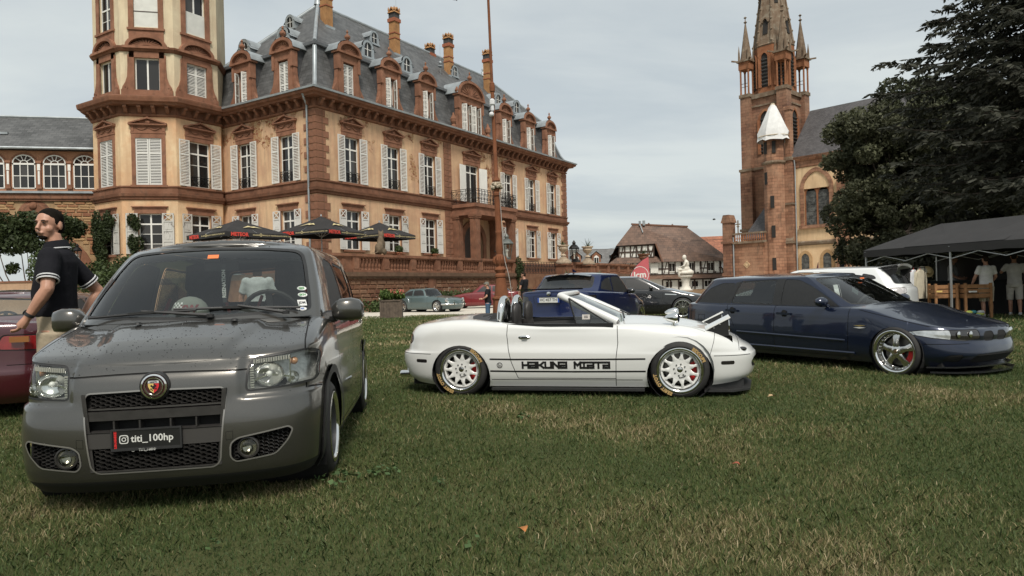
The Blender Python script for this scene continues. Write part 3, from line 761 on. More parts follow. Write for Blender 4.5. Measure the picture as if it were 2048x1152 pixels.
  # facet windows
window(tower,facet(0)@trs(0,0,Z1),1.56,WH1,'louvre','open',True,rnd=(SHUT,0))
window(tower,facet(-1)@trs(0,0,Z1),1.56,WH1,'louvre','closed',False,rnd=(SHUT_OLD,1))
window(tower,facet(-2)@trs(0,0,Z1),1.56,WH1,'louvre','closed',False,rnd=(SHUT_OLD,1))
for k in(0,-1,-2):
 window(tower,facet(k)@trs(0,0,ZG),1.44,WHG,'panelled','open',False,ped=False,rnd=(SHUT_VOLD,2))
def k_tsur():
 mb=MB();w,h=1.5,2.1;e=.75;o=e+.3
 for sx in(-1,1):
  x0,x1=sorted((sx*e,sx*o));mb.box(x0,x1,-.1,.05,0,h+.38)
  pf=[(0,-.32),(.48,-.32),(.48,-.1),(.42,.15),(.26,.42),(.14,.8),(.1,1.5),(.1,2.2),(0,2.3)]
  mb.prism([(sx*(o+a),.05+b)for a,b in pf],-.08,.05,'y');mb.lathe([(.05,-.12),(.15,-.12),(.15,.0),(.19,.0)],10,(sx*(o+.25),0,.12),'y')
 mb.box(-o,o,-.1,.05,h,h+.38);mb.box(-o-.5,o+.5,-.14,.05,-.34,0)
 z=17.42-14.62;R=1.25;n=12
 A=[(R*cos(pi-pi*k/n),z+.78*sin(pi*k/n))for k in range(n+1)];B=[((R-.22)*cos(pi-pi*k/n),z+.58*sin(pi*k/n))for k in range(n+1)]
 for k in range(n):mb.prism([A[k],A[k+1],B[k+1],B[k]],-.26,.05,'y')
 mb.prism(B,-.06,.05,'y');mb.box(-R-.15,R+.15,-.3,.05,z-.14,z+.02)
 for k in range(1,12):mb.beam((0,-.08,z+.04),(B[k][0]*.86,-.08,z+(B[k][1]-z)*.86),.06,.06)
 # panel and frame of the storey above
 mb.box(-o,o,-.06,.05,z+.2,z+1.1);mb.box(-o-.08,o+.08,-.14,.05,z+1.1,z+1.24)
 for sx in(-1,1):x0,x1=sorted((sx*.73,sx*o));mb.box(x0,x1,-.07,.05,z+1.24,z+4.6)
 mb.box(-o,o,-.07,.05,21.6-14.62,21.95-14.62)
 return mb.mesh('window',STONE)
for k,(st,bd)in{0:('closed',.0),-1:('none',.0),-2:('none',0)}.items():
 o=obj('window',kit('tsur',k_tsur),tower);o.matrix_local=facet(k,AP-.12)@trs(0,0,14.62)
 obj('sash',k_sash(1.5,2.1,0,1,1),o)
 for px,pz,pw,ph in pane_cells(1.5,2.1,0,1,1):obj('pane',k_pane(pw,ph),o,(px,.19,0))
 if st=='closed':
  for sx in(-1,1):
   c=obj('shutter',k_louvre(.74,2.1,SHUT,0),o,(sx*.74,.1,0));c.scale=(-sx,1,1)
 o2=obj('window',k_sash(1.46,2.85,.5,1,2),tower);o2 .matrix_local=facet(k,AP-.12)@trs(0,0,18.75)
 if k==-2:
  for px,pz,pw,ph in pane_cells(1.46,2.85,.5,1,2):obj('pane',k_pane(pw,ph),o2,(px,.19,pz))
 else:
  mb=MB();hh=2.85 if k==-1 else 1.5;mb.box(-.73,.73,.06,.12,0,hh);mb.build('board',CURT,o2)
  if k==0:
   for px,pz,pw,ph in pane_cells(1.46,2.85,.5,1,2)[1:]:obj('pane',k_pane(pw,ph),o2,(px,.19,pz))
  else:
   mb=MB();mb.box(-.73,.73,.04,.06,1.0,1.06);mb.build('board_joint',mat('joint',(.08,.06,.05)),o2)
   # ------------------------------------------------------------------ gallery wing to the left of the tower
A_W=radians(12.8)
WO=Vector((-28.3,48.3,0))
wing=empty('gallery_wing',WO,A_W,label='gallery wing left of the tower with arched windows over a rubble stone carriage arch',cat='building')
def W_(x,i,z):return(x,i,z)
SANDP=plaster_mat('pink sandstone render',(.37,.185,.11),(.43,.225,.135),(.25,.125,.078),seed=3)
wx=[-1.05-1.86*k for k in range(7)]
mb=MB();wall_cells(mb,-16,.4,8.5,11.3,[(x-.72,x+.72,8.72,10.42)for x in wx],0,.2)
mb.build('gallery_wall',SANDP,wing)
# arched heads
mb=MB()
for x in wx:
 n=10;A=[(x+.72*cos(pi-pi*k/n),10.42+.42*sin(pi*k/n))for k in range(n+1)]
mb=MB();wall=[(-16,10.42)]
mb.M=None
def k_gwin():
 mb=MB();n=12;r=.70
 mb.box(-r,r,-.04,.08,0,.06);mb.box(-r,r,-.04,.08,1.62,1.74)
 for sx in(-1,1):x0,x1=sorted((sx*r,sx*(r-.07)));mb.box(x0,x1,-.04,.08,0,1.74)
 for x in(-.235,.235):mb.box(x-.025,x+.025,-.03,.06,.06,1.62)
 mb.box(-r+.07,r-.07,-.025,.05,.84,.89)
 A=[(r*cos(pi-pi*k/n),1.74+.58*sin(pi*k/n))for k in range(n+1)];B=[((r-.07)*cos(pi-pi*k/n),1.74+.50*sin(pi*k/n))for k in range(n+1)]
 C=[(.25*cos(pi-pi*k/n),1.74+.2*sin(pi*k/n))for k in range(n+1)];D=[(.19*cos(pi-pi*k/n),1.74+.15*sin(pi*k/n))for k in range(n+1)]
 for k in range(n):mb.prism([A[k],A[k+1],B[k+1],B[k]],-.05,.08,'y');mb.prism([C[k],C[k+1],D[k+1],D[k]],-.03,.06,'y')
 for a in(40,75,105,140):
  c,s=cos(radians(a)),sin(radians(a));mb.beam((.22*c,.0,1.74+.18*s),(.66*c,.0,1.74+.54*s),.045,.05)
 return mb.mesh('window',WHITE)
def k_gpanel():
 mb=MB();n=12;A=[(.68*cos(pi-pi*k/n),1.74+.56*sin(pi*k/n))for k in range(n+1)]
 mb.prism(A,.0,.015,'y');return mb.mesh('pane',PANE)
for x in wx:
 o=obj('window',kit('gwin',k_gwin),wing,(x,0,8.72));obj('pane',kit('gpan',k_gpanel),o)
 for q in range(3):
  for z,h in((.06,.80),(.88,.76)):obj('pane',k_pane(.46,h),o,(-.47+.47*q,.03,z))
  # wall pieces between arches: spandrels
mb=MB()
for x in wx:
 n=12;A=[(x+.73*cos(pi-pi*k/n),10.42+.61*sin(pi*k/n))for k in range(n+1)]
 for k in range(n):mb.quad((A[k][0],-.015,A[k][1]),(A[k+1][0],-.015,A[k+1][1]),(A[k+1][0],-.015,11.29),(A[k][0],-.015,11.29))
mb.build('spandrel',SANDP,wing)
mb=MB()
for x in wx:
 n=12;A=[(.82*cos(pi-pi*k/n),.70*sin(pi*k/n))for k in range(n+1)];B=[(.70*cos(pi-pi*k/n),.58*sin(pi*k/n))for k in range(n+1)]
 for k in range(n):mb.prism([(x+A[k][0],10.46+A[k][1]),(x+A[k+1][0],10.46+A[k+1][1]),(x+B[k+1][0],10.46+B[k+1][1]),(x+B[k][0],10.46+B[k][1])],-.06,.1,'y')
mb.build('arch_trim',STONE,wing)
def k_pil():
 mb=MB();mb.box(-.13,.13,-.12,.02,.0,1.9);mb.box(-.17,.17,-.16,.02,1.75,1.9);mb.box(-.17,.17,-.18,.02,0,.14);return mb.mesh('pilaster',STONE)
def k_pilw():
 mb=MB();mb.box(-.09,.09,-.14,-.12,1.25,1.68);mb.box(-.06,.06,-.14,-.12,.3,1.2);return mb.mesh('pilaster_panel',WHITE)
for x in wx[:-1]:
 o=obj('pilaster',kit('pil',k_pil),wing,(x-.93,0,8.7));obj('pilaster_panel',kit('pilw',k_pilw),o)
mb=MB();mb.box(-16,.3,-.35,.05,8.38,8.52);mb.build('sill_cornice',ZINC,wing)
mb=MB();mb.box(-16,.3,-.22,.05,8.02,8.38);mb.box(-16,.3,-.14,.05,7.88,8.02);mb.build('sill_moulding',STONE_D,wing)
mb=MB();mb.box(-16,.3,-.2,.05,11.3,11.5);mb.build('eaves_board',mat('dark eaves',(.05,.035,.03),.8),wing)
mb=MB();mb.add([(-16.2,-.5,11.42),(.45,-.5,11.42),(.45,3.2,14.3),(-16.2,3.2,14.3),(.45,6.9,11.42),(-16.2,6.9,11.42)],[(0,1,2,3),(3,2,4,5)])
uvroof(mb,'wing_roof',SLATE,wing)
mb=MB();mb.tube([(-16.2,-.55,11.40),(.35,-.55,11.40)],.09,8);mb.tube([(-16.2,3.2,14.34),(.4,3.2,14.34)],.1,6);mb.box(.1,.5,-.5,1.0,11.42,11.75);mb.box(-6.6,-6.1,.9,1.4,12.6,12.75)
mb.build('roof_flashing',ZINC,wing)
# masonry below with a wide arch: fill pieces round the opening
AX,AR,AZ=-5.4,4.3,2.6
RUB=stone_mat('rubble mortar',(.30,.19,.10),(.40,.27,.15),(.48,.34,.2),2.2)
mb=MB();n=20
arc=[(AX+AR*cos(pi-pi*k/n),AZ+3.2*sin(pi*k/n))for k in range(n+1)]
for k in range(n):mb.quad((arc[k][0],0,arc[k][1]),(arc[k+1][0],0,arc[k+1][1]),(arc[k+1][0],0,7.9),(arc[k][0],0,7.9));mb.quad((arc[k][0],0,arc[k][1]),(arc[k+1][0],0,arc[k+1][1]),(arc[k+1][0],1.5,arc[k+1][1]),(arc[k][0],1.5,arc[k][1]))
mb.quad((-16,0,0),(AX-AR,0,0),(AX-AR,0,7.9),(-16,0,7.9));mb.quad((AX+AR,0,0),(.4,0,0),(.4,0,7.9),(AX+AR,0,7.9))
mb.quad((AX+AR,0,0),(AX+AR,1.5,0),(AX+AR,1.5,AZ),(AX+AR,0,AZ));mb.quad((AX-AR,0,0),(AX-AR,1.5,0),(AX-AR,1.5,AZ),(AX-AR,0,AZ))
mb.build('masonry_wall',RUB,wing)
mb=MB()
arc2=[(AX+(AR+.55)*cos(pi-pi*k/n),AZ+3.75*sin(pi*k/n))for k in range(n+1)]
for k in range(n):
 mb=MB();mb.prism([arc[k],arc[k+1],arc2[k+1],arc2[k]],-.12,.1,'y');mb.build('arch_stone',STONE,wing)
mb=MB();mb.lathe([(.02,-.26),(.75,-.22),(.85,-.12),(.62,-.08),(1.05,.0)],18,(AX+1.2,0,6.9),'y');mb.sphere((AX+1.2,-.12,7.5),.3,8,6);mb.sphere((AX+.2,-.1,6.7),.32,8,6);mb.sphere((AX+2.2,-.1,6.7),.32,8,6);mb.sphere((AX+1.2,-.12,6.2),.28,8,6);mb.build('cartouche',STONE_D,wing,40)
# individual rubble stones
RS=[stone_mat('rubble stone %d'%i,*c,scale=3,sa=.3)for i,c in enumerate([((.36,.22,.11),(.45,.29,.15),(.52,.36,.2)),((.26,.12,.06),(.34,.17,.09),(.40,.22,.12)),((.20,.09,.05),(.27,.12,.07),(.33,.17,.1))])]
rs=random.Random(3);stones=[]
def k_stone(key,m):
 def f():
  r=random.Random(key);mb=MB()
  pts=[(-.5+r.uniform(0,.08),-.5+r.uniform(0,.1)),(.5-r.uniform(0,.08),-.5+r.uniform(0,.1)),(.5-r.uniform(0,.05),r.uniform(-.1,.1)),(.5-r.uniform(0,.1),.5-r.uniform(0,.12)),(-.5+r.uniform(0,.1),.5-r.uniform(0,.1)),(-.5+r.uniform(0,.04),0)]
  ins=[(x*.86,z*.78)for x,z in pts];nn=len(pts)
  mb.add([(x,0,z)for x,z in pts]+[(x,-.03,z)for x,z in pts]+[(x,-.055-r.uniform(0,.015),z)for x,z in ins],[(i,(i+1)%nn,nn+(i+1)%nn,nn+i)for i in range(nn)]+[(nn+i,nn+(i+1)%nn,2*nn+(i+1)%nn,2*nn+i)for i in range(nn)]+[tuple(range(2*nn,3*nn))])
  return mb.mesh('stone',m)
 return kit(('stone',key,m.name),f)
def lay_stones(parent,x0,x1,z0,z1,ok,rng,hs=(.16,.3),ws=(.3,.8),y=0.0,mats_=RS,name='stone',limit=300,frame=None):
 z=z0;cnt=0
 while z<z1-.08:
  h=min(rng.uniform(*hs),z1-z);x=x0+rng.uniform(-.2,0)
  while x<x1:
   w=rng.uniform(*ws);cx,cz=x+w/2,z+h/2
   if x+w<=x1+.02 and ok(cx,cz)and cnt<limit:
    m=mats_[min(len(mats_)-1,int(rng.random()**1.3*len(mats_)))]
    o=obj(name,k_stone(rng.randint(0,3),m),parent);cnt+=1
    L_=trs(cx,y+rng.uniform(0,.02),cz)@Matrix.Diagonal((w-.035,1,h-.03,1));o.matrix_local=L_ if frame is None else frame@L_
   x+=w
  z+=h
 return cnt
lay_stones(wing,-7.3,.25,4.2,7.86,lambda x,z:((x-AX)/(AR+.75))**2+((z-AZ)/4.0)**2>1 and((x-AX-1.2)**2+(z-6.9)**2)>1.9,rs,(.17,.32),(.35,.85),limit=290)
# ------------------------------------------------------------------ terrace with retaining wall and balustrade
AT=castle.rotation_euler[2]
TERR=empty('terrace',castle.location,AT,label='raised terrace with brown stone retaining wall in front of the castle',cat='terrace wall')
TV=-6.2;TZ=2.2
mb=MB();mb.quad((-7,TV,0),(40,TV,0),(40,TV,TZ),(-7,TV,TZ));mb.quad((-7,TV,0),(-7,4,0),(-7,4,TZ),(-7,TV,TZ))
BRN=stone_mat('terrace masonry',(.15,.08,.05),(.21,.115,.07),(.28,.17,.10),2.0)
mb.build('retaining_wall',BRN,TERR)
mb=MB();mb.box(-7,40,TV+.02,-.05,TZ-.3,TZ);mb.box(-7,-.05,-.05,9,TZ-.3,TZ-.002);mb.build('terrace_floor',mat('terrace flags',(.22,.17,.13),.9,0,.2,3),TERR)
TS=[stone_mat('terrace stone %d'%i,*c,scale=3,sa=.55)for i,c in enumerate([((.13,.062,.038),(.19,.095,.056),(.25,.14,.085)),((.17,.09,.055),(.23,.13,.08),(.30,.19,.12)),((.11,.05,.032),(.15,.07,.044),(.2,.1,.06))])]
lay_stones(TERR,-6.9,13.5,.55,1.98,lambda x,z:True,random.Random(5),(.19,.27),(.32,.8),y=TV,mats_=TS,limit=270)
mb=MB()
for x0,x1 in((-7.1,13.6),(20.4,40)):mb.box(x0,x1,TV-.22,TV+.45,TZ-.22,TZ+.02);mb.box(x0,x1,TV-.14,TV+.4,TZ-.34,TZ-.22)
mb.build('coping',stone_mat('mossy coping',(.08,.06,.04),(.15,.09,.06),(.2,.14,.09),2.5,stain=(.05,.06,.025)),TERR)
mb=MB()
for x in(-5.6,-6.8,3.5,13.2):mb.box(x-.35,x+.35,TV-.1,TV,0,TZ-.34)
mb.build('wall_pier',STONE_D,TERR)
bal=empty('balustrade',castle.location,AT,label='red stone balustrade with turned balusters along the terrace edge',cat='balustrade')
def k_bal():
 mb=MB();mb.lathe([(.10,0),(.10,.07),(.055,.11),(.06,.14),(.105,.24),(.1,.32),(.05,.46),(.045,.54),(.075,.57),(.075,.6),(.06,.62),(.09,.66),(.09,.7)],10);return mb.mesh('baluster',STONE_D,50)
BALU=kit('bal',k_bal)
piers=[-6.7,-5.2,-3.1,-.7,1.7,4.1,6.5,8.9,11.3,13.4,20.6,23,25.4,27.8,30.2,32.6,35,37.4,39.8]
def run_balustrade(x0,x1):
 ps=[p for p in piers if x0<=p<=x1]
 for p in ps:
  mb=MB();mb.box(p-.24,p+.24,TV-.12,TV+.3,TZ+.02,TZ+.88);mb.box(p-.18,p+.18,TV-.15,TV-.12,TZ+.2,TZ+.75);mb.build('pier',STONE_D,bal)
 mb=MB();mb.box(x0-.25,x1+.25,TV-.17,TV+.35,TZ+.88,TZ+1.03);mb.box(x0-.25,x1+.25,TV-.1,TV+.28,TZ+.8,TZ+.88);mb.build('handrail',STONE_D,bal)
 mb=MB();mb.box(x0-.2,x1+.2,TV-.08,TV+.26,TZ+.02,TZ+.14);mb.build('bottom_rail',STONE_D,bal)
 for a,b in zip(ps,ps[1:]):
  if a<-5:continue
  n=int((b-a-.48)/.27);m0=(b-a-.48-n*.27)/2
  for q in range(n):obj('baluster',BALU,bal,(a+.24+m0+.27*(q+.5),TV+.09,TZ+.12))
run_balustrade(-6.7,13.4);run_balustrade(20.6,39.8)
mb=MB();mb.box(-6.5,-5.4,TV-.05,TV+.2,TZ+.1,TZ+.85);mb.box(-5.0,-3.3,TV-.05,TV+.2,TZ+.1,TZ+.85)
for x in(-6.2,-5.8,-4.6,-4.0):mb.box(x-.14,x+.14,TV-.09,TV-.05,TZ+.2,TZ+.75)
mb.build('carved_panel',STONE_D,bal)
# iron railing at the head of the double stair, stair flights, pedestals
rail=empty('stair_railing',castle.location,AT,label='dark wrought iron scroll railing at the head of the terrace stair',cat='iron railing')
mb=MB();scroll(mb,(13.7,TV+.1,TZ),(20.3,TV+.1,TZ),.05,.95);mb.build('railing_panel',IRON,rail)
stair=empty('terrace_stair',castle.location,AT,label='stone stair block under the iron railing between two pedestals',cat='stair')
mb=MB();mb.box(13.6,20.4,TV-.9,TV+.2,0,TZ-.32);mb.build('landing',BRN,stair)
for k in range(9):
 mb=MB();z=TZ-.24*(k+1);mb.box(15.0-0,21.5,TV-1.0-.32*(k+1),TV-.9-.32*k,0,z);mb.build('step',BRN,stair)
mb=MB();mb.box(14.6,15.0,TV-4.3,TV-.9,0,1.2);mb.box(21.5,21.9,TV-4.3,TV-.9,0,1.2);mb.build('cheek_wall',STONE_D,stair)
for nm,x,y,z in(('',20.6,TV-.35,0),('',25.2,TV-.35,0)):
 pd=empty('urn_pedestal',castle.matrix_world@Vector((0,0,0)),0)
 pd.location=Matrix.Translation(castle.location)@rotz(AT)@Vector((x,y,0));pd.rotation_euler=(0,0,AT)
 tag(pd,'domed stone pedestal carrying an urn, '+('beside the iron railing' if x<22 else 'right of the lantern'),'pedestal','pedestals along the terrace front')
 mb=MB();mb.box(-.5,.5,-.5,.5,0,2.9);mb.box(-.6,.6,-.6,.6,2.9,3.05);mb.build('shaft',STONE_D,pd)
 mb=MB();mb.lathe([(.68,3.05),(.68,3.15),(.5,3.35),(.22,3.6),(.14,3.7)],12);mb.build('cap',stone_mat('lichen stone',(.22,.17,.12),(.32,.25,.18),(.42,.35,.26),4),pd,40)
 # ------------------------------------------------------------------ leafy plant helper
def leaf_mat(name,c,var=.45,rough=.6,trans=.25):
 if name in MATS:return MATS[name]
 t=NT(name);oi=t.n('ShaderNodeAttribute');oi.attribute_name='tone'
 a=tuple(x*(1-var)for x in c);b=tuple(min(1,x*(1+var))for x in c)
 t.set(Base_Color=t.ramp(oi.outputs['Fac'],[(0,a),(.6,c),(1,b)]),Roughness=rough);t.p.inputs['Specular IOR Level'].default_value=.25
 if trans:
  tl=t.n('ShaderNodeBsdfTranslucent');t.l(t.p.inputs['Base Color'].links[0].from_socket,tl.inputs[0])
  mx=t.n('ShaderNodeMixShader');mx.inputs[0].default_value=trans;t.l(t.p.outputs[0],mx.inputs[1]);t.l(tl.outputs[0],mx.inputs[2]);t.l(mx.outputs[0],t.out.inputs[0])
 MATS[name]=t.m;return t.m
def leaf_cloud(name,m,centers,n,size,rng,parent=None,flat=.0,droop=0.0,aspect=.55,lean=None):
 """n leaves spread through ellipsoids centers = [(x, y, z, rx, ry, rz, weight)]; numpy quads (pointed) with a 'tone' attribute"""
 R=np.random.RandomState(rng);C=np.array(centers,float);w=C[:,6]/C[:,6].sum()
 k=R.choice(len(C),n,p=w);d=R.normal(size=(n,3));d/=np.linalg.norm(d,axis=1)[:,None]
 rad=R.uniform(.35,1.0,n)**.55
 P=C[k,:3]+d*C[k,3:6]*rad[:,None]
 nrm=d*.6+R.normal(size=(n,3))*.7;nrm[:,2]+=flat;nrm/=np.linalg.norm(nrm,axis=1)[:,None]
 t1=np.cross(nrm,R.normal(size=(n,3)));t1[:,2]-=droop;t1-=nrm*(t1*nrm).sum(1)[:,None];t1/=np.linalg.norm(t1,axis=1)[:,None]
 t2=np.cross(nrm,t1);s=size*R.uniform(.6,1.4,n)
 L=t1*s[:,None];Wd=t2*(s*aspect*.5)[:,None]
 V=np.stack([P-L*.5,P+Wd,P+L*.5,P-Wd],1).reshape(-1,3)
 me=bpy.data.meshes.new(name);me.vertices.add(4*n);me.vertices.foreach_set('co',V.ravel());me.loops.add(4*n);me.loops.foreach_set('vertex_index',np.arange(4*n));me.polygons.add(n);me.polygons.foreach_set('loop_start',np.arange(0,4*n,4));me.polygons.foreach_set('loop_total',np.full(n,4))
 ct=R.uniform(0,1,len(C))
 tone=np.clip(R.normal(.45,.22,n)+(ct[k]-.5)*.45,0,1)
 at=me.attributes.new('tone','FLOAT','POINT');at.data.foreach_set('value',np.repeat(tone,4))
 me.materials.append(m);me.update();return obj(name,me,parent)
LEAF_D=leaf_mat('dark ivy leaf',(.045,.062,.024))
LEAF_M=leaf_mat('mid green leaf',(.065,.092,.032))
LEAF_L=leaf_mat('fresh green leaf',(.09,.14,.035))
TERRA=mat('terracotta',(.32,.13,.07),.85,0,.25,6,.3,40)
URN=mat('weathered cream urn',(.45,.36,.26),.85,0,.3,8,.3,40)
def CW(u,v,z=0):return Matrix.Translation(castle.location)@rotz(AT)@Vector((u,v,z))
# ivy and bushes at the foot of the tower
def bush(name,loc,cl,n,size,m,label,cat,seed,stems=True,group=None):
 b=empty(name,loc,0,label,cat,group)
 leaf_cloud('foliage',m,cl,n,size,seed,b)
 if stems:
  mb=MB()
  for c in cl[:6]:mb.tube([(c[0]*.2,c[1]*.2,0),(c[0]*.7,c[1]*.7,c[2]*.5),(c[0],c[1],c[2])],[.05,.035,.015],5)
  mb.build('stem',mat('bark',(.07,.05,.035),.9,0,.3,6),b)
 return b
r=random.Random(11)
def blob(nc,sx,sy,sz,z0,rr,seed):
 q=random.Random(seed);return[(q.uniform(-sx,sx),q.uniform(-sy,sy),z0+q.uniform(0,sz),rr*q.uniform(.7,1.2),rr*q.uniform(.7,1.2),rr*q.uniform(.6,1.0),1)for _ in range(nc)]
bush('shrub',(-25.2,41.6,0),blob(18,3.2,1.0,2.9,.6,.95,1),12000,.2,LEAF_M,'large green shrub growing at the foot of the octagonal tower','shrub',21)
iv=empty('ivy',(0,0,0),0,'dark ivy climbing over the ground floor window at the left of the tower','ivy')
iv.location=Matrix.Translation(TC)@rotz(AT)@facet(-2)@Vector((0,0,0));iv.rotation_euler=(0,0,AT-pi/2)
leaf_cloud('foliage',LEAF_D,[(-.3+q.uniform(-.9,.9),-.35,q.uniform(2.2,6.4),.5,.22,.7,1)for q in[random.Random(i)for i in range(14)]]+[(.6,-.3,6.1,.6,.2,.4,1)],7000,.16,4,iv)
iv2=empty('ivy',(0,0,0),0,'strand of ivy hanging left of the middle ground floor window of the tower','ivy')
iv2 .location=Matrix.Translation(TC)@rotz(AT)@facet(-1)@Vector((-.72,-.25,0));iv2 .rotation_euler=(0,0,AT-pi/4)
leaf_cloud('foliage',LEAF_D,[(q.uniform(-.35,.1),0,q.uniform(2.5,6.3),.3,.16,.5,1)for q in[random.Random(i+50)for i in range(9)]],2600,.15,5,iv2)
tr=bush('hanging_foliage',(-30.6,44.6,0),[(q.uniform(-3.6,2.6),q.uniform(-.5,.5),q.uniform(4.2,6.3),.95,.6,.6,1)for q in[random.Random(i+90)for i in range(34)]]+[(-3.5,0,3.2,.6,.4,.5,.6),(-1.4,0,3.2,.4,.4,.4,.4)],13000,.26,LEAF_D,'dark leafy branches hanging in front of the carriage arch','tree',8)
bush('shrub',(-36.5,44,0),blob(10,2.2,.8,1.2,.3,.6,6),3500,.16,LEAF_M,'low green shrub below the carriage arch at the left edge','shrub',23)
# low garden wall beyond the arch, lantern post
mb=MB();mb.box(-8,6,0,.4,0,2.25);gw=mb.build('garden_wall',plaster_mat('tan wall',(.42,.29,.19),(.38,.25,.16),(.3,.2,.13),seed=2),None,loc=(-30,43.4,0),rz=.05,label='low tan rendered wall behind the standing man',cat='garden wall')
mb=MB();mb.box(-8.1,6.1,-.06,.46,0,.1);cp=mb.build('coping',STONE_D,gw,loc=(0,0,2.25))
def lantern(loc,h,s,label,m=IRON,base=True):
 o=empty('lantern',loc,0,label,'lantern')
 mb=MB()
 if h>0:mb.lathe([(.16*s,0),(.16*s,.1),(.06*s,.2),(.05*s,h-.1),(.12*s,h)],8)
 mb.lathe([(.1*s,h),(.17*s,h+.06*s),(.16*s,h+.08*s)],6)
 for k in range(6):
  a=pi/3*k;mb.tube([(.15*s*cos(a),.15*s*sin(a),h+.06*s),(.24*s*cos(a),.24*s*sin(a),h+.62*s)],.014*s,4)
 mb.lathe([(.28*s,h+.62*s),(.29*s,h+.66*s),(.16*s,h+.82*s),(.08*s,h+.86*s),(.1*s,h+.95*s),(.02*s,h+1.08*s)],6);mb.build('post',m,o,30)
 mb=MB();mb.lathe([(.14*s,h+.08*s),(.22*s,h+.61*s)],6);mb.build('glass_panes',glass_mat('lantern glass',(.85,.85,.82),.08),o)
 mb=MB();mb.tube([(0,0,h+.08*s),(0,0,h+.3*s)],.03*s,6);mb.sphere((0,0,h+.36*s),.07*s,8,6);mb.build('bulb',mat('frosted bulb',(.8,.8,.75),.3),o);return o
lantern((-27.0,43.3,2.3),1.2,1.0,'small black garden lantern above the low wall behind the man')
p=CW(12.6,TV+.1,TZ+1.03);lantern(p,.05,1.75,'large glazed lantern on the balustrade pier beside the porch',mat('grey green lantern',(.10,.11,.10),.5,.3,.2,5))
p=CW(22.9,TV-.2,TZ+1.03);lantern(p,.15,1.6,'black lantern on the terrace between the two urn pedestals')
# parasols
NAVY=mat('black canvas',(.022,.021,.021),.85,0,.25,3,.2,60)
TEXR=mat('printed red',(.62,.06,.04),.7);TEXC=mat('printed cream',(.52,.44,.24),.7)
def text_mesh(s,size=1.0,align='CENTER',ext=0.0,offset=0.0,res=2,space=1.0):
 cu=bpy.data.curves.new('lettering','FONT');cu.body=s;cu.size=size;cu.align_x=align;cu.align_y='CENTER';cu.extrude=ext;cu.offset=offset;cu.resolution_u=res;cu.space_character=space
 o=bpy.data.objects.new('lettering',cu);COL.objects.link(o)
 me=bpy.data.meshes.new_from_object(o.evaluated_get(bpy.context.evaluated_depsgraph_get()))
 vs=[v.co.copy()for v in me.vertices];fs=[tuple(p.vertices)for p in me.polygons]
 bpy.data.objects.remove(o);bpy.data.curves.remove(cu);bpy.data.meshes.remove(me);return vs,fs
def lettering(s,size,M,m,parent,name='lettering',fn=None,**k):
 """flat text in the local xy plane of M (x right, y up)"""
 vs,fs=text_mesh(s,size,**k);mb=MB()
 mb.add([(M@Vector(v))if fn is None else fn(v)for v in vs],fs);return mb.build(name,m,parent)
def face_frame(o,right,up):
 """matrix whose x axis is right, y axis up"""
 r=Vector(right).normalized();u=Vector(up);u=(u-r*u.dot(r)).normalized();n=r.cross(u)
 return Matrix(((r.x,u.x,n.x,o[0]),(r.y,u.y,n.y,o[1]),(r.z,u.z,n.z,o[2]),(0,0,0,1)))
def parasol(loc,rz,half,zt,ze,label):
 o=empty('parasol',loc,rz,label,'parasol','black parasols on the terrace')
 mb=MB();n=8;b=half
 ring=[(-b,-b),(0,-b),(b,-b),(b,0),(b,b),(0,b),(-b,b),(-b,0)]
 rows=[]
 for t in(0.02,.25,.5,.75,1.0):
  rows.append([(x*t,y*t,zt-(zt-ze)*(t**.92)-(.04 if k%2==1 else 0)*t)for k,(x,y)in enumerate(ring)])
 rows.append([(x*1.0,y*1.0,ze-.24-(.03 if k%2==1 else 0))for k,(x,y)in enumerate(ring)])
 mb.grid(rows,True);mb.build('canopy',NAVY,o)
 mb=MB();mb.tube([(0,0,0),(0,0,zt-.05)],.035,8);mb.lathe([(.06,zt),(.02,zt+.12)],8);mb.lathe([(.3,0),(.3,.08),(.05,.1)],12);mb.build('pole',mat('brushed aluminium',(.42,.43,.43),.35,.8),o,40)
 mb=MB()
 for x,y in ring:mb.tube([(0,0,ze-.3),(x*.5,y*.5,zt-(zt-ze)*.53-.05)],.018,5);mb.tube([(0,0,zt-.1),(x*.97,y*.97,ze-.02)],.015,4)
 mb.build('ribs',mat('brushed aluminium',(.42,.43,.43)),o)
 for k in range(4):
  a=pi/2*k;ux=Vector((cos(a),sin(a),0));nx=Vector((sin(a),-cos(a),0))
  for s,x0,sz,m in(('METEOR',-.55,.26,TEXR),('BRASSERIE FAMILIALE ET INDEPENDANTE DEPUIS 1640',.45,.095,TEXC)):
   lettering(s,sz,face_frame(nx*(b+.03)+ux*(b*x0)+Vector((0,0,ze-.135)),ux,(0,0,1)),m,o,offset=.012 if sz>.2 else .002)
  mb=MB();c=nx*(b+.03)+ux*(b*x0*1.0-.68)+Vector((0,0,ze-.12))
  mb.lathe([(.05,-.005),(.085,-.005)],10);F=face_frame(c,ux,(0,0,1));
  mb.v=[F@Vector((p.x,p.y,0))for p in mb.v];mb.build('emblem',TEXC,o)
  # sweeping cream emblem on the canopy slope
  sl=Vector((0,0,1))*(zt-ze)+(-nx)*b
  F=face_frame(nx*(b*.62)+Vector((0,0,ze+(zt-ze)*.40)),ux,sl)
  mb=MB();pts=[(-.55,-.22),(-.2,.05),(.0,.2),(.08,.06),(.3,.12),(.6,-.18),(.3,-.05),(.12,-.12),(-.02,-.02),(-.18,-.06)]
  mb.add([F@Vector((x,y,.02))for x,y in pts],[(0,1,9),(1,2,8),(1,8,9),(2,3,7),(2,7,8),(3,4,6),(3,6,7),(4,5,6)]);mb.build('emblem',TEXC,o)
 return o
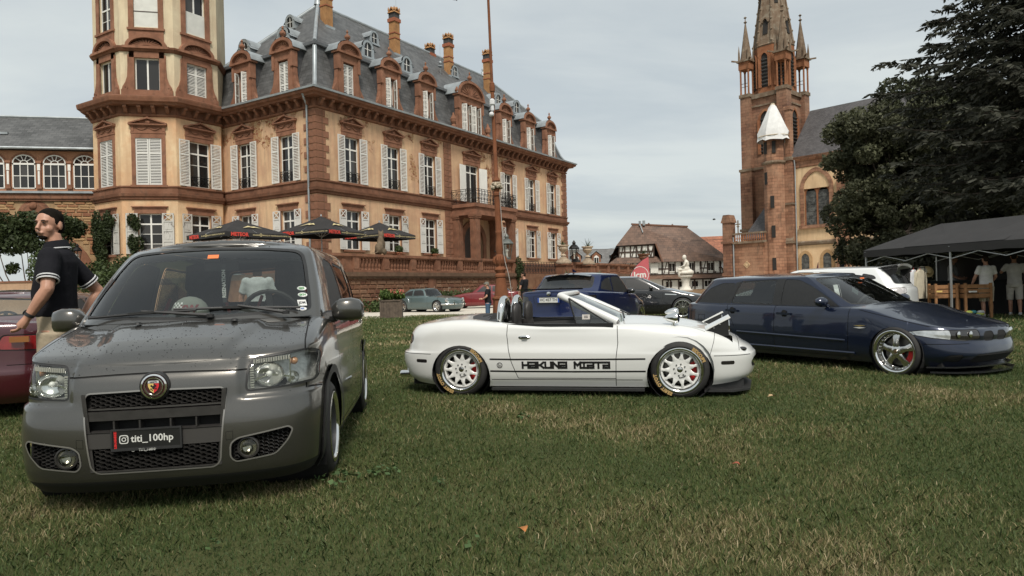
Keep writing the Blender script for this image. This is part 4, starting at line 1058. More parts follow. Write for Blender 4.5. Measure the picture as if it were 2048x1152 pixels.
parasol((-14.9,38.0,TZ),AT-.1,1.9,3.05,2.2,'leftmost black canvas parasol, mostly behind the grey hatchback roof')
parasol((-11.15,41.0,TZ),AT+.12,1.75,3.45,2.5,'black canvas parasol right in front of the castle corner')
parasol((-8.3,44.0,TZ),AT,1.6,3.3,2.45,'rightmost black canvas parasol, on a pale pole by the balustrade')
# seated stone dog and black animals, urns, window boxes
def urn(loc,s,label,plant='spiky',m=URN,group=None):
 o=empty('urn',loc,0,label,'urn',group)
 mb=MB();mb.lathe([(.16*s,0),(.16*s,.05*s),(.07*s,.1*s),(.06*s,.18*s),(.18*s,.26*s),(.27*s,.4*s),(.25*s,.5*s),(.33*s,.55*s),(.33*s,.6*s),(.26*s,.6*s)],14);mb.build('bowl',m,o,40)
 mb=MB();q=random.Random(int(loc[0]*100))
 for k in range(26):
  a=q.uniform(0,2*pi);L_=s*q.uniform(.35,.75);e=q.uniform(.3,1.3);pts=[]
  for t in(0,.35,.7,1):pts.append((cos(a)*L_*t*cos(e)*1.2,sin(a)*L_*t*cos(e)*1.2,.56*s+L_*(sin(e)*t-.35*t*t*cos(e))))
  sd=Vector((-sin(a),cos(a),0))*.025*s
  mb.grid([[Vector(p)-sd*(1.05-t),Vector(p)+sd*(1.05-t)]for p,t in zip(pts,(0,.35,.7,1))])
 mb.build('plant',mat('agave green',(.07,.11,.05),.5,0,.4,9),o);return o
urn(CW(20.6,TV-.35,3.7),1.5,'cream urn with spiky plant on the pedestal nearest the iron railing')
urn(CW(25.2,TV-.35,3.7),1.6,'cream urn with taller spiky plant below the last castle window')
urn(CW(39.8,TV+.1,TZ+1.03),2.0,'dark urn with palm fronds at the far end of the balustrade',m=STONE_D)
for x,lb in((14.2,'small cream urn at the foot of the stair, left of the lamp post'),(16.9,'tall cream urn on the stair just left of the lamp post'),(22.8,'small cream urn behind the man in black at the stair')):
 urn(CW(x,TV-2.6,.75 if x<16 else 1.3),1.15,lb)
def wbox(b,lb):
 o=empty('flower_pot',CW(b,-.35,ZG-.32),AT,lb,'flower pot')
 mb=MB();mb.lathe([(.15,0),(.24,.2),(.27,.2),(.27,.27),(.22,.27)],10);mb.build('pot',TERRA,o,40)
 leaf_cloud('plant',LEAF_M,[(0,0,.45,.35,.3,.3,1)],260,.16,int(b*10),o)
 mb=MB();mb.box(-.9,.9,-.15,.3,-.12,0);mb.build('shelf',STONE_D,o)
wbox(7.2,'terracotta flower pot on the sill of the second ground floor window');wbox(11.3,'terracotta flower pot on the sill of the third ground floor window')
def lion(loc,rz,m,label,s=1.0,cat='statue'):
 o=empty('animal_statue',loc,rz,label,cat)
 mb=MB();P=[]
 def ell(c,r):mb.sphere(c,1,10,7,r)
 ell((-.18*s,0,.28*s),(.26*s,.2*s,.28*s));ell((.02*s,0,.52*s),(.2*s,.17*s,.36*s));ell((.12*s,0,.92*s),(.17*s,.14*s,.17*s));ell((.27*s,0,.87*s),(.12*s,.08*s,.08*s))
 for sy in(-1,1):
  mb.tube([(.16*s,sy*.1*s,.6*s),(.2*s,sy*.1*s,.3*s),(.22*s,sy*.1*s,.02*s)],[.08*s,.06*s,.06*s],8);ell((.0,sy*.18*s,.14*s),(.24*s,.09*s,.15*s));mb.tube([(.08*s,sy*.08*s,1.02*s),(.06*s,sy*.1*s,1.16*s)],[.06*s,.015*s],6)
 mb.tube([(-.4*s,0,.1*s),(-.55*s,.1*s,.06*s),(-.5*s,.3*s,.06*s)],[.04*s,.03*s,.02*s],6)
 b=mb.build('body',m,o,70);md=b.modifiers.new('m','REMESH');md.mode='VOXEL';md.voxel_size=.035*s;md.use_smooth_shade=True
 return o
lion(CW(-.9,TV+.1,TZ+1.03),AT+.4,stone_mat('grey brown statue',(.10,.075,.05),(.16,.12,.08),(.22,.17,.12),3),'brown stone dog statue seated on the balustrade under a parasol',1.25)
lion(CW(11.4,TV+.1,TZ+.95),AT+2,mat('black bear paint',(.02,.018,.016),.8,0,.3,9),'small black animal figure on the balustrade left of the lantern',.75)
lion(CW(24.1,TV+.1,TZ+.95),AT+2,MATS['black bear paint'],'small black animal figure left of the right urn',.6)
# outbuilding beyond the right end of the castle
ob=empty('outbuilding',(12.5,108,0),radians(57.8)-pi/2+.6,label='small brick outbuilding with two dormers beyond the right end of the castle',cat='building')
mb=MB();mb.box(-9,9,0,6,0,4.4);mb.build('wall',STONE_D,ob)
mb=MB();mb.grid([roof_ring(i,z,-9,9,0,6)for i,z in((-.3,4.4),(.9,6.9))],True);mb.add(roof_ring(.9,6.9,-9,9,0,6),[(0,1,2,3)]);uvroof(mb,'roof',SLATE,ob)
for x in(-5.5,-2.4,.7,3.8):
 mb=MB();mb.prism([(x-.7,4.3),(x+.7,4.3),(x+.7,5.9),(x,6.5),(x-.7,5.9)],-.1,1.4,'y');d=mb.build('dormer',STONE,ob)
 mb=MB();mb.beam((x-.95,.6,5.85),(x,.6,6.62),1.7,.1,(0,0,1));mb.beam((x+.95,.6,5.85),(x,.6,6.62),1.7,.1);mb.build('dormer_roof',ZINC,d)
 mb=MB();mb.prism([(x-.38,4.5),(x+.38,4.5),(x+.38,5.6),(x,5.9),(x-.38,5.6)],-.16,-.1,'y');mb.build('window_frame',WHITE,d)
 for sx in(-.18,.18):
  mb=MB();mb.box(x+sx-.14,x+sx+.14,-.18,-.15,4.6,5.5);mb.build('pane',PANE,d)
  # ------------------------------------------------------------------ half-timbered house
HS=empty('timber_house',(14.5,99.0,0),radians(2),label='half timbered white house with big brown tiled half-hipped roof',cat='house')
LIME=mat('white limewash',(.66,.65,.60),.9,0,.06,1.2,.2,20);TIM=mat('dark oak timber',(.045,.028,.02),.8,0,.3,5)
TILE=slate_mat('brown plain tiles',(.135,.078,.052),1.05)
HL,HD=16.2,9.0
# local frame: front wall along x from 0..HL at y=0, gable on the left face (x=0) seen obliquely
def PX(px,py,Y=99.0):
 r_=(px-1024)/1390;u_=(576-py)/1390;c_,s_=cos(radians(1.45)),sin(radians(1.45));return((r_*c_+u_*s_)*Y-14.5,H_CAM+(-r_*s_+u_*c_)*Y)
GX=7.0
gdir=Vector((-cos(.42),sin(.42),0));
front=[Vector((GX,0,0)),Vector((16.4,.3,0))];gl=Vector((GX,0,0))+gdir*7.4
mb=MB()
def hw(p,q,z0,z1):mb.quad((p.x,p.y,z0),(q.x,q.y,z0),(q.x,q.y,z1),(p.x,p.y,z1))
hw(front[0],front[1],0,4.6);hw(gl,front[0],0,4.6)
gm=[gl+(front[0]-gl)*t for t in(.16,.84)]
mb.quad((gm[0].x,gm[0].y-.15,5.0),(gm[1].x,gm[1].y-.15,5.0),(gm[1].x,gm[1].y-.15,6.9),(gm[0].x,gm[0].y-.15,6.9))
bk=front[1]+Vector((-1.0,8.5,0));bl=gl+Vector((1.5,8,0));hw(front[1],bk,0,4.6);hw(bk,bl,0,4.6);hw(bl,gl,0,4.6)
mb.build('wall',LIME,HS)
mb=MB();ap=[Vector((GX-3.6,2.2,9.95)),Vector((11.4,2.6,9.45))]
e0=gl+Vector((-.5,-.4,4.4));e1=front[0]+Vector((-.1,-.75,4.3));e2=front[1]+Vector((.7,-.6,4.25));e3=bk+Vector((.6,.5,4.3));e4=bl+Vector((-.3,.5,4.4))
h0=gm[0]+Vector((-.5,-.55,6.85));h1=gm[1]+Vector((.25,-.55,6.95))
mb.add([ap[0],ap[1],e1,e2,e3,e4,e0,h0,h1],[(2,3,1,0,8),(3,4,1),(4,5,0,1),(5,6,7,0),(7,8,0)])
uvroof(mb,'roof',TILE,HS)
mb=MB();a=gl+Vector((-.55,-.55,4.25));b=front[0]+Vector((.1,-.85,4.25))
mb.add([a,b,(gm[1].x+.4,gm[1].y-.2,5.15),(gm[0].x-.4,gm[0].y-.2,5.15)],[(0,1,2,3)]);uvroof(mb,'skirt_roof',TILE,HS)
mb=MB();a=gl+Vector((-.3,-.9,1.85));b=front[0]+Vector((0,-1.0,1.85));c=front[1]+Vector((.4,-.9,1.85))
mb.add([a,b,c,front[1]+Vector((.3,-.02,2.45)),front[0]+Vector((0,-.02,2.45)),gl+Vector((0,-.02,2.45))],[(0,1,4,5),(1,2,3,4)]);uvroof(mb,'pent_roof',TILE,HS)
mb=MB();q=random.Random(4)
for t in(.28,.72):mb.beam(ap[0]*(1-t)+ap[1]*t+Vector((-6.5*0,0,.05)),ap[0]*(1-t)+ap[1]*t+Vector((.2,-.1,.25)),.2,.2)
mb.beam(ap[0]+Vector((-.2,0,.05)),ap[1]+Vector((.2,0,.05)),.3,.22);mb.beam(h1,e1,.25,.15);mb.build('ridge_tiles',mat('ridge tile',(.16,.08,.05),.9,0,.2,3),HS)
mb=MB();mb.tube([ap[0]+Vector((1.0,-.2,-.2)),ap[0]+Vector((1.0,-.2,.45))],.16,8);mb.tube([ap[0]+Vector((1.6,-.2,-.2)),ap[0]+Vector((1.6,-.2,.5))],.2,8);mb.tube([ap[0]+Vector((1.0,-.4,-.1)),ap[0]+Vector((1.2,-1.2,-1.3))],.08,6);mb.build('roof_vent',ZINC,HS)
def timber(p,q,w=.17):
 mb=MB();mb.beam(p,q,w,.1,(0,1,0));mb.build('timber',TIM,HS)
def tline(P,Q,zs,n,br,seed,off=-.06):
 q=random.Random(seed);o=Vector((0,off,0))
 for z in zs:timber(P+o+Vector((0,0,z)),Q+o+Vector((0,0,z)),.2)
 for k in range(n+1):
  a=P+(Q-P)*(k/n);timber(a+o*1.3+Vector((0,0,zs[0])),a+o*1.3+Vector((0,0,zs[-1])))
  if k<n and k%3 in br:
   b=P+(Q-P)*((k+1)/n);m=(a+b)/2
   if(k//3)%2:timber(a+o*.9+Vector((0,0,zs[-1])),m+o*.9+Vector((0,0,zs[0])),.13);timber(b+o*.9+Vector((0,0,zs[-1])),m+o*.9+Vector((0,0,zs[0])),.13)
   else:timber(a*.8+b*.2+o*.9+Vector((0,0,zs[0])),a*.2+b*.8+o*.9+Vector((0,0,zs[-1])),.13)
def k_hshut():
 mb=MB();mb.box(-.36,.36,-.06,0,0,1.45);return mb.mesh('shutter',SHUT)
tline(front[0],front[1],(2.5,3.3,4.4),10,(0,2),1);tline(gl,front[0],(2.5,3.3,4.4),7,(1,2),2)
tline(front[0],front[1],(.2,1.75),8,(0,),3)
tline(gm[0]+Vector((0,-.15,0)),gm[1]+Vector((0,-.15,0)),(5.05,5.9,6.8),6,(0,2),4)
for k in(1.5,4.5,7.5):
 c=front[0]+(front[1]-front[0])*(k/10);w_=obj('window',MB().mesh('e',None),HS)if False else None
 mb=MB();mb.box(-.42,.42,-.08,.02,0,1.3);w_=mb.build('window',WHITE,HS,loc=c+Vector((0,-.03,2.85)))
 for sx in(-.2,.2):
  p=obj('pane',k_pane(.34,1.1),w_,(sx,-.085,.1))
 for sx in(-.82,.82):obj('shutter',kit('hshut',k_hshut),w_,(sx,-.02,-.05))
for t in(.22,.55,.85):
 c=gl+(front[0]-gl)*t
 mb=MB();mb.box(-.55,.55,-.06,0,0,1.4);mb.build('shutter',SHUT,HS,loc=c+Vector((0,-.12,2.75)),rz=-.42)
for t in(.1,.3,.5,.7):
 c=front[0]+(front[1]-front[0])*t
 mb=MB();mb.box(-.5,.5,-.06,.02,0,.95);w_=mb.build('window',WHITE,HS,loc=c+Vector((0,-.03,.6)))
 for sx in(-.24,.24):obj('pane',k_pane(.4,.8),w_,(sx,-.07,.07))
mb=MB();mb.lathe([(.02,.1),(.3,.06),(.42,0)],14,(0,0,0),'y');mb.tube([(0,.1,0),(0,.4,-.2)],.03,6)
mb.build('satellite_dish',mat('dish grey',(.5,.5,.5),.5),HS,40,loc=front[1]+Vector((-.5,-.5,3.6)))
# second roof behind it
nb=empty('neighbour_house',(31.2,112,0),-.3,label='sliver of an orange tiled roof between the timber house and the church',cat='house')
mb=MB();mb.box(-2,4,0,6,0,5);mb.build('wall',LIME,nb)
mb=MB();mb.add([(-2.4,-.4,4.8),(4.4,-.4,4.8),(4.4,3,8.8),(-2.4,3,8.8),(4.4,6.4,4.8),(-2.4,6.4,4.8)],[(0,1,2,3),(3,2,4,5)]);uvroof(mb,'roof',slate_mat('orange tiles',(.30,.11,.055),2.0),nb)
# overhead cable
mb=MB();mb.tube([(8,90,6.0),(13,95,6.1),(16,97.5,6.6)],.02,4);mb.tube([(25.5,99,7.2),(29,92,6.9),(33,82,6.7)],.025,4);mb.build('overhead_cable',mat('black cable',(.02,.02,.02)),None,label='thin black cable strung to the timber house roof',cat='cable')
# ------------------------------------------------------------------ church
B_=radians(-48)
CHO=Vector((31.298,78,0))
church=empty('church',CHO,B_,label='red sandstone church with octagonal belfry spire and ochre nave wall',cat='church')
CHS=stone_mat('church sandstone',(.20,.082,.042),(.30,.13,.065),(.38,.19,.10),1.1,sa=.45)
def ashlar(name,cols,sc=1.0):
 t=NT(name);sp=t.n('ShaderNodeSeparateXYZ');t.l(t.coord('Object'),sp.inputs[0]);cb=t.n('ShaderNodeCombineXYZ')
 t.l(t.math('ADD',sp.outputs[0],sp.outputs[1]),cb.inputs[0]);t.l(sp.outputs[2],cb.inputs[1])
 br=t.n('ShaderNodeTexBrick');t.l(cb.outputs[0],br.inputs['Vector']);br.inputs['Scale'].default_value=sc;br.inputs['Brick Width'].default_value=.85;br.inputs['Row Height'].default_value=.34;br.inputs['Mortar Size'].default_value=.022
 br.inputs['Color1'].default_value=(*cols[0],1);br.inputs['Color2'].default_value=(*cols[1],1);br.inputs['Mortar'].default_value=(*[x*.6 for x in cols[0]],1)
 c=t.mix(t.ramp(t.noise(t.coord('Object'),.5,6,.65),[(.42,(0,0,0)),(.7,(.8,.8,.8))]),br.outputs['Color'],cols[2])
 c=t.mix(t.math('MULTIPLY',t.ramp(t.noise(t.coord('Object',scale=(1,1,.3)),1.6,5,.7),[(.55,(0,0,0)),(.72,(1,1,1))]),.6),c,(.06,.05,.035))
 t.set(Base_Color=c,Roughness=.9);t.bump(br.outputs['Fac'],-.5,.02);MATS[name]=t.m;return t.m
ASH=ashlar('church ashlar',((.165,.075,.042),(.33,.165,.096),(.40,.235,.145)))
ASHD=ashlar('tower ashlar',((.13,.060,.037),(.26,.128,.077),(.33,.195,.12)))
LICH=stone_mat('lichen grey stone',(.13,.085,.055),(.20,.145,.10),(.34,.30,.23),1.6,stain=(.30,.28,.22),sa=.5)
NAVEP=plaster_mat('church yellow plaster',(.69,.51,.31),(.63,.44,.26),(.44,.31,.19),seed=12)
CSL=slate_mat('church slate',(.075,.07,.07))
# nave: long wall on y = 0 from x = 0 to 16
mb=MB();wall_cells(mb,.6,18,0,14.4,[(1.75,4.55,7.2,11.2)],0,.5);mb.quad((.6,0,0),(.6,10,0),(.6,10,14.4),(.6,0,14.4));mb.add([(.6,0,14.4),(.6,10,14.4),(.6,5,20.6)],[(0,1,2)])
mb.build('nave_wall',NAVEP,church)
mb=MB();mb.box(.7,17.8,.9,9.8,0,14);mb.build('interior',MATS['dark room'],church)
# gothic window: arched head, stone surround, tracery
mb=MB();n=14;cx,w2,zs=3.15,1.4,11.2
def gothic(cx,w2,zs,R,n=14,e=0.0):
 R=R+e;cl=cx+w2-(R-e);cr_=cx-w2+(R-e);aR=math.acos(max(-1,min(1,(cx-cl)/R)))
 L_=[(cl-0+R*cos(aR*0+0),0)]
 right=[(cl+R*cos(aR*k/n),zs+R*sin(aR*k/n))for k in range(n+1)]
 left=[(2*cx-x,z)for x,z in right]
 return left[:-1]+right[::-1]
gi=gothic(cx,w2,zs,1.9);go=gothic(cx,w2,zs,1.9,e=.42);gi2=gothic(cx,w2-.16,zs,1.74)
for a in range(len(gi)-1):mb.prism([gi[a],gi[a+1],go[a+1],go[a]],-.12,.5,'y')
for sx in(-1,1):
 x0,x1=sorted((cx+sx*w2,cx+sx*(w2+.42)));mb.box(x0,x1,-.12,.5,7.2,11.2)
mb.box(cx-w2-.5,cx+w2+.5,-.3,.1,6.85,7.2);gw_=mb.build('window',ASH,church)
mb=MB();mb.box(cx-.07,cx+.07,.1,.3,7.2,11.4)
for sx in(-1,1):
 sm=gothic(cx+sx*.68,.66,10.6,.9)
 for a in range(len(sm)-1):mb.beam((sm[a][0],.2,sm[a][1]),(sm[a+1][0],.2,sm[a+1][1]),.2,.12,(0,1,0))
 x0,x1=sorted((cx+sx*1.4,cx+sx*1.28));mb.box(x0,x1,.1,.3,7.2,11.2)
for k in range(16):
 a0,a1=2*pi*k/16,2*pi*(k+1)/16;mb.beam((cx+.52*cos(a0),.2,11.95+.52*sin(a0)),(cx+.52*cos(a1),.2,11.95+.52*sin(a1)),.2,.1,(0,1,0))
mb.build('tracery',CHS,gw_)
lead=NT('leaded glass');lead.set(Base_Color=lead.mix(lead.ramp(lead.noise(lead.coord('Object'),3,3),[(.4,(0,0,0)),(.6,(1,1,1))]),(.05,.055,.055),(.12,.125,.12)),Roughness=.2);LEADG=lead.m
for x0,x1 in((cx-1.3,cx-.08),(cx+.08,cx+1.3)):
 for k in range(5):mb=MB();mb.box(x0,x1,.22,.24,7.2+.76*k,7.2+.76*(k+1)-.04);mb.build('pane',LEADG,gw_)
mb=MB();mb.prism([(x,z)for x,z in gi],.24,.26,'y');mb.build('pane',LEADG,gw_)
# wall above the arch head (the wall opening stops at the springing), lower windows
for cxx in(1.75,4.15,8.0):
 mb=MB();g=gothic(cxx,.45,3.5,.65,8,.32);gi_=gothic(cxx,.45,3.5,.65,8)
 for a in range(len(gi_)-1):mb.prism([gi_[a],gi_[a+1],g[a+1],g[a]],-.08,.04,'y')
 for sx in(-1,1):x0,x1=sorted((cxx+sx*.45,cxx+sx*.77));mb.box(x0,x1,-.08,.04,1.6,3.5)
 w_=mb.build('window',RS[0],church)
 mb=MB();mb.prism([(cxx-.45,1.6)]+gi_+[(cxx+.45,1.6)],-.02,.0,'y');mb.build('pane',LEADG,w_)
moulding(church,'nave_cornice',[(0,13.6),(.1,13.7),(.14,14.2),(.4,14.5),(.5,14.8),(0,14.9)],[(.6,0,0,-1),(18,0,0,-1)],ASH)
moulding(church,'nave_string',[(0,5.0),(.2,5.1),(.25,5.35),(0,5.5)],[(.6,0,0,-1),(18,0,0,-1)],LICH)
mb=MB();mb.add([(.4,-.5,14.75),(18.5,-.5,14.75),(18.5,5,20.9),(.4,5,20.9),(18.5,10.5,14.75),(.4,10.5,14.75)],[(0,1,2,3),(3,2,4,5)]);uvroof(mb,'nave_roof',CSL,church)
mb=MB();mb.box(5.4,6.6,-.7,.0,0,6.4);mb.box(5.5,6.5,-.5,.0,6.4,12);mb.build('buttress',ASH,church)
mb=MB();mb.box(-.1,.75,-.75,.3,0,14.6);mb.box(.0,.6,-.5,.2,14.6,20.2);mb.box(-.1,.7,-.6,.3,20.2,20.6);mb.build('corner_buttress',ASH,church)
mb=MB();mb.box(-.2,.85,-.95,.3,5.3,5.6);mb.add([(-.2,-.95,5.6),(.85,-.95,5.6),(.85,-.7,6.0),(-.2,-.7,6.0)],[(0,1,2,3)]);mb.box(-.2,.85,-.9,.3,9.6,9.8);mb.box(-.2,.85,-.9,.3,14.5,14.9);mb.build('buttress_cap',LICH,church)
mb=MB();mb.tube([(.95,-.45,14.5),(.95,-.3,13.6),(.95,-.3,0)],.07,6);mb.build('downpipe',ZINC,church)
# stair turret
tx,ty,tr_=-1.15,-.9,1.15
mb=MB();mb.lathe([(tr_+.02,0),(tr_+.02,5.2),(tr_,5.3),(tr_,14.3),(tr_-.04,14.4),(tr_-.04,17.3)],10,(tx,ty,0));mb.build('stair_turret',ASH,church,20)
mb=MB();mb.lathe([(tr_,14.2),(tr_+.2,14.35),(tr_+.2,14.5),(tr_,14.6)],10,(tx,ty,0));mb.lathe([(tr_,17.2),(tr_+.25,17.3),(tr_+.25,17.5)],10,(tx,ty,0));mb.build('turret_string',LICH,church)
for zz_,a in((15.4,-2.0),(15.4,-1.1),(9.3,-1.35),(6.0,-1.3),(2.4,-1.3),(12,-2.0)):
 mb=MB();mb.M=trs(tx,ty,zz_,a+pi/2);mb.box(-.2,.2,-tr_-.03,-tr_+.1,0,1.35);mb.build('slit_window',MATS['dark room'],church)
TARP=mat('white tarpaulin',(.66,.66,.64),.7,0,.10,2,.5,3.5,bd=.03)
mb=MB();R_t=random.Random(9);rows=[]
for k,(rr,z)in enumerate([(1.75,16.9),(1.6,17.3),(1.62,17.75),(1.25,18.7),(.85,19.7),(.42,20.7),(.12,21.1)]):
 rows.append([((rr*(1.0 if j%3 else 1.07)+(R_t.uniform(-.1,.1)if k<3 else 0))*cos(2*pi*j/24),rr*(1.0 if j%3 else 1.07)*sin(2*pi*j/24),z+(R_t.uniform(-.15,.1)if k==0 else 0))for j in range(24)])
mb.grid(rows,True);tp=mb.build('tarpaulin',TARP,None,35,label='white tarpaulin wrapped over the stair turret roof of the church',cat='tarpaulin')
tp.matrix_world=Matrix.Translation(CHO)@rotz(B_)@Matrix.Translation((tx,ty,0))
mb=MB()
for j in range(8):a=2*pi*j/8;mb.tube([(1.66*cos(a),1.66*sin(a),17.6),(.13*cos(a),.13*sin(a),21.15)],.05,4)
mb.tube([(1.7*cos(2*pi*j/16),1.7*sin(2*pi*j/16),17.35)for j in range(17)],.05,4);mb.build('batten',mat('pale batten',(.5,.42,.3),.8),tp)
# main tower: square below, octagonal belfry, corner pinnacles, spire
tw=4.6;tX,tY=-3.7,4.6
mb=MB();mb.box(tX-tw/2,tX+tw/2,tY-tw/2,tY+tw/2,0,23.0)
mb.build('bell_tower',ASHD,church)
mb=MB()
for sx in(-1,1):
 for sy in(-1,1):
  cx_,cy_=tX+sx*tw/2,tY+sy*tw/2
  mb.box(cx_-.75,cx_+.75,cy_-.75,cy_+.75,0,14.6);mb.box(cx_-.6,cx_+.6,cy_-.6,cy_+.6,14.6,23.4)
mb.build('tower_buttress',ASHD,church)
mb=MB()
for sx in(-1,1):
 for sy in(-1,1):
  cx_,cy_=tX+sx*tw/2,tY+sy*tw/2;mb.box(cx_-.85,cx_+.85,cy_-.85,cy_+.85,14.4,14.7);mb.box(cx_-.7,cx_+.7,cy_-.7,cy_+.7,23.3,23.7);mb.box(cx_-.9,cx_+.9,cy_-.9,cy_+.9,7.2,7.5)
mb.box(tX-tw/2-.25,tX+tw/2+.25,tY-tw/2-.25,tY+tw/2+.25,23.0,23.5);mb.box(tX-tw/2-.12,tX+tw/2+.12,tY-tw/2-.12,tY+tw/2+.12,22.0,22.2);mb.box(tX-tw/2-.1,tX+tw/2+.1,tY-tw/2-.1,tY+tw/2+.1,14.5,14.8)
mb.build('tower_string',LICH,church)
def louv(M,w2,z0,zs,R,nm='belfry_window'):
 mb=MB();mb.M=M;g0=gothic(0,w2,zs,R,8);g1=gothic(0,w2,zs,R,8,.25)
 for a in range(len(g0)-1):mb.prism([g0[a],g0[a+1],g1[a+1],g1[a]],-.16,.02,'y')
 for sx in(-1,1):
  x0,x1=sorted((sx*w2,sx*(w2+.22)));mb.box(x0,x1,-.14,.02,z0,zs);mb.lathe([(.1,z0),(.1,zs)],6,(sx*(w2+.3),-.12,0))
 o=mb.build(nm,CHS,church)
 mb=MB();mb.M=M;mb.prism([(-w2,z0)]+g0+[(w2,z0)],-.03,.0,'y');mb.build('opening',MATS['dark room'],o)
 mb=MB();mb.M=M
 k=z0+.3
 while k<zs:mb.beam((-w2,-.1,k),(w2,-.1,k),.16,.05,(0,1,1));k+=.42
 mb.build('louvre',mat('slate louvre',(.08,.08,.08),.7),o)
louv(trs(tX,tY-tw/2,0),.62,16.3,20.4,1.0);louv(trs(tX+tw/2,tY,0,pi/2),.62,16.3,20.4,1.0)
# octagon
mb=MB();ro=2.35;mb.lathe([(ro,23.4),(ro,29.2)],8,(0,0,0));o8=mb.build('belfry_octagon',CHS,church,loc=(tX,tY,0),rz=pi/8)
for k in range(8):louv(trs(tX,tY,0,k*pi/4)@trs(0,-ro*cos(pi/8),0),.42,24.2,27.6,.7)
mb=MB();mb.lathe([(2.3,29.0),(2.45,29.2),(2.2,29.4),(1.55,34.0),(.8,39.5),(.08,45)],8);mb.build('spire',LICH,church,loc=(tX,tY,0),rz=pi/8)
mb=MB()
for k in range(8):
 a=pi/8+k*pi/4;mb.tube([(2.25*cos(a),2.25*sin(a),29.3),(1.58*cos(a),1.58*sin(a),34),(.1*cos(a),.1*sin(a),45)],[.16,.13,.08],5)
 for j in range(7):t=j/7;r_=2.2-t*1.4;mb.sphere((r_*cos(a)*1.06,r_*sin(a)*1.06,29.6+t*9.5),.16,6,4)
mb.build('spire_rib',LICH,church,loc=(tX,tY,0))
for k in range(8):
 for z,s in((31.0,1.0),(34.5,.7)):
  if(k+(z>32))%2:continue
  a=k*pi/4;r_=(2.28-(z-29)*.145)*cos(pi/8)
  mb=MB();mb.M=trs(tX,tY,0,a)@Matrix.Translation((0,-r_,z))@Matrix.Rotation(-.14,4,'X');g0=gothic(0,.3*s,.9*s,.5*s,6);g1=gothic(0,.3*s,.9*s,.5*s,6,.16)
  for q in range(len(g0)-1):mb.prism([g0[q],g0[q+1],g1[q+1],g1[q]],-.28,.1,'y')
  o=mb.build('lucarne',LICH,church);mb=MB();mb.M=trs(tX,tY,0,a)@Matrix.Translation((0,-r_,z))@Matrix.Rotation(-.14,4,'X');mb.prism([(-.3*s,-.5*s)]+g0+[(.3*s,-.5*s)],-.06,.0,'y');mb.build('opening',MATS['dark room'],o)
  # pinnacles on open columns
for sx in(-1,1):
 for sy in(-1,1):
  cx_,cy_=tX+sx*tw/2,tY+sy*tw/2
  mb=MB();q_=.5
  for ax in(-1,1):
   for ay in(-1,1):mb.lathe([(.16,23.6),(.11,23.9),(.11,26.4),(.18,26.7)],8,(cx_+ax*q_,cy_+ay*q_,0))
  mb.box(cx_-.68,cx_+.68,cy_-.68,cy_+.68,26.7,27.6);o=mb.build('pinnacle',CHS,church)
  mb=MB();mb.box(cx_-.85,cx_+.85,cy_-.85,cy_+.85,27.6,27.8);mb.M=trs(cx_,cy_,0,pi/8);mb.lathe([(.72,27.8),(.62,28.4),(.06,32.4)],8);mb.lathe([(.06,32.3),(.22,32.5),(.05,32.65),(.05,32.9),(.2,33.05),(.03,33.2)],6)
  mb.M=None
  for ax in(-1,1):
   for ay in(-1,1):
    mb.lathe([(.16,27.8),(.12,28.8),(.02,29.6)],6,(cx_+ax*.6,cy_+ay*.6,0));mb.beam((cx_+ax*.7,cy_+ay*.7,27.75),(cx_+ax*1.25,cy_+ay*1.25,27.85),.16,.16)
  mb.build('pinnacle_spire',LICH,o)
  mb=MB();mb.tube([(cx_-.5,cy_-.5,24.6),(cx_+.5,cy_-.5,24.6)],.03,4);mb.tube([(cx_-.5,cy_-.5,25.0),(cx_+.5,cy_-.5,25.0)],.03,4);mb.build('tie_bar',IRON,o)
  # low annex with balustrade to the left
mb=MB();mb.box(-5.9,-1.6,-3,2.4,0,5.6);mb.build('annex_wall',ASH,church)
mb=MB();mb.box(-6.15,-1.2,-3.25,-2.9,5.5,5.75);mb.box(-6.0,-1.2,-3.1,-2.9,6.55,6.75);mb.build('annex_rail',LICH,church)
for k in range(15):mb=MB();mb.lathe([(.09,0),(.09,.08),(.06,.14),(.1,.3),(.06,.6),(.09,.8)],6,(-5.0+.26*k,-3.0,5.75));mb.build('baluster',CHS,church)
mb=MB();mb.box(-6.3,-5.3,-3.5,-2.4,0,8.0);mb.prism([(-6.45,8.0),(-5.15,8.0),(-5.45,8.9),(-6.15,8.9)],-3.6,-2.3,'y');mb.box(-6.45,-5.15,-3.65,-2.3,5.6,5.9);mb.box(-6.42,-5.18,-3.6,-2.3,1.9,2.2);mb.build('annex_buttress',ASHD,church)
mb=MB();mb.add([(-4.9,-1.6,6.0),(-1.0,-1.6,6.0),(-1.0,1.5,10.2),(-3.4,1.5,10.2),(-5.0,2.4,6.0)],[(0,1,2,3),(0,3,4)]);uvroof(mb,'annex_roof',CSL,church)
mb=MB();mb.lathe([(.08,6.7),(.08,7.4),(.2,7.5),(.06,7.6)],6,(-4.6,-3.0,0));mb.beam((-4.9,-3,7.75),(-4.3,-3,7.75),.1,.12);mb.beam((-4.6,-3,7.5),(-4.6,-3,8.2),.1,.12);mb.build('finial_cross',LICH,church)
mb=MB();mb.lathe([(.2,-.06),(.42,-.06),(.42,.02)],4,(-3.6,-3.0,3.1),'y');mb.prism([(-3.95,3.1),(-3.6,2.75),(-3.25,3.1),(-3.6,3.45)],-3.06,-3.0,'y');mb.build('quatrefoil',NAVEP,church)
mb=MB();mb.tube([(-5.15,-3.15,6.3),(-5.15,-3.15,0)],.08,6);mb.build('downpipe',ZINC,church)
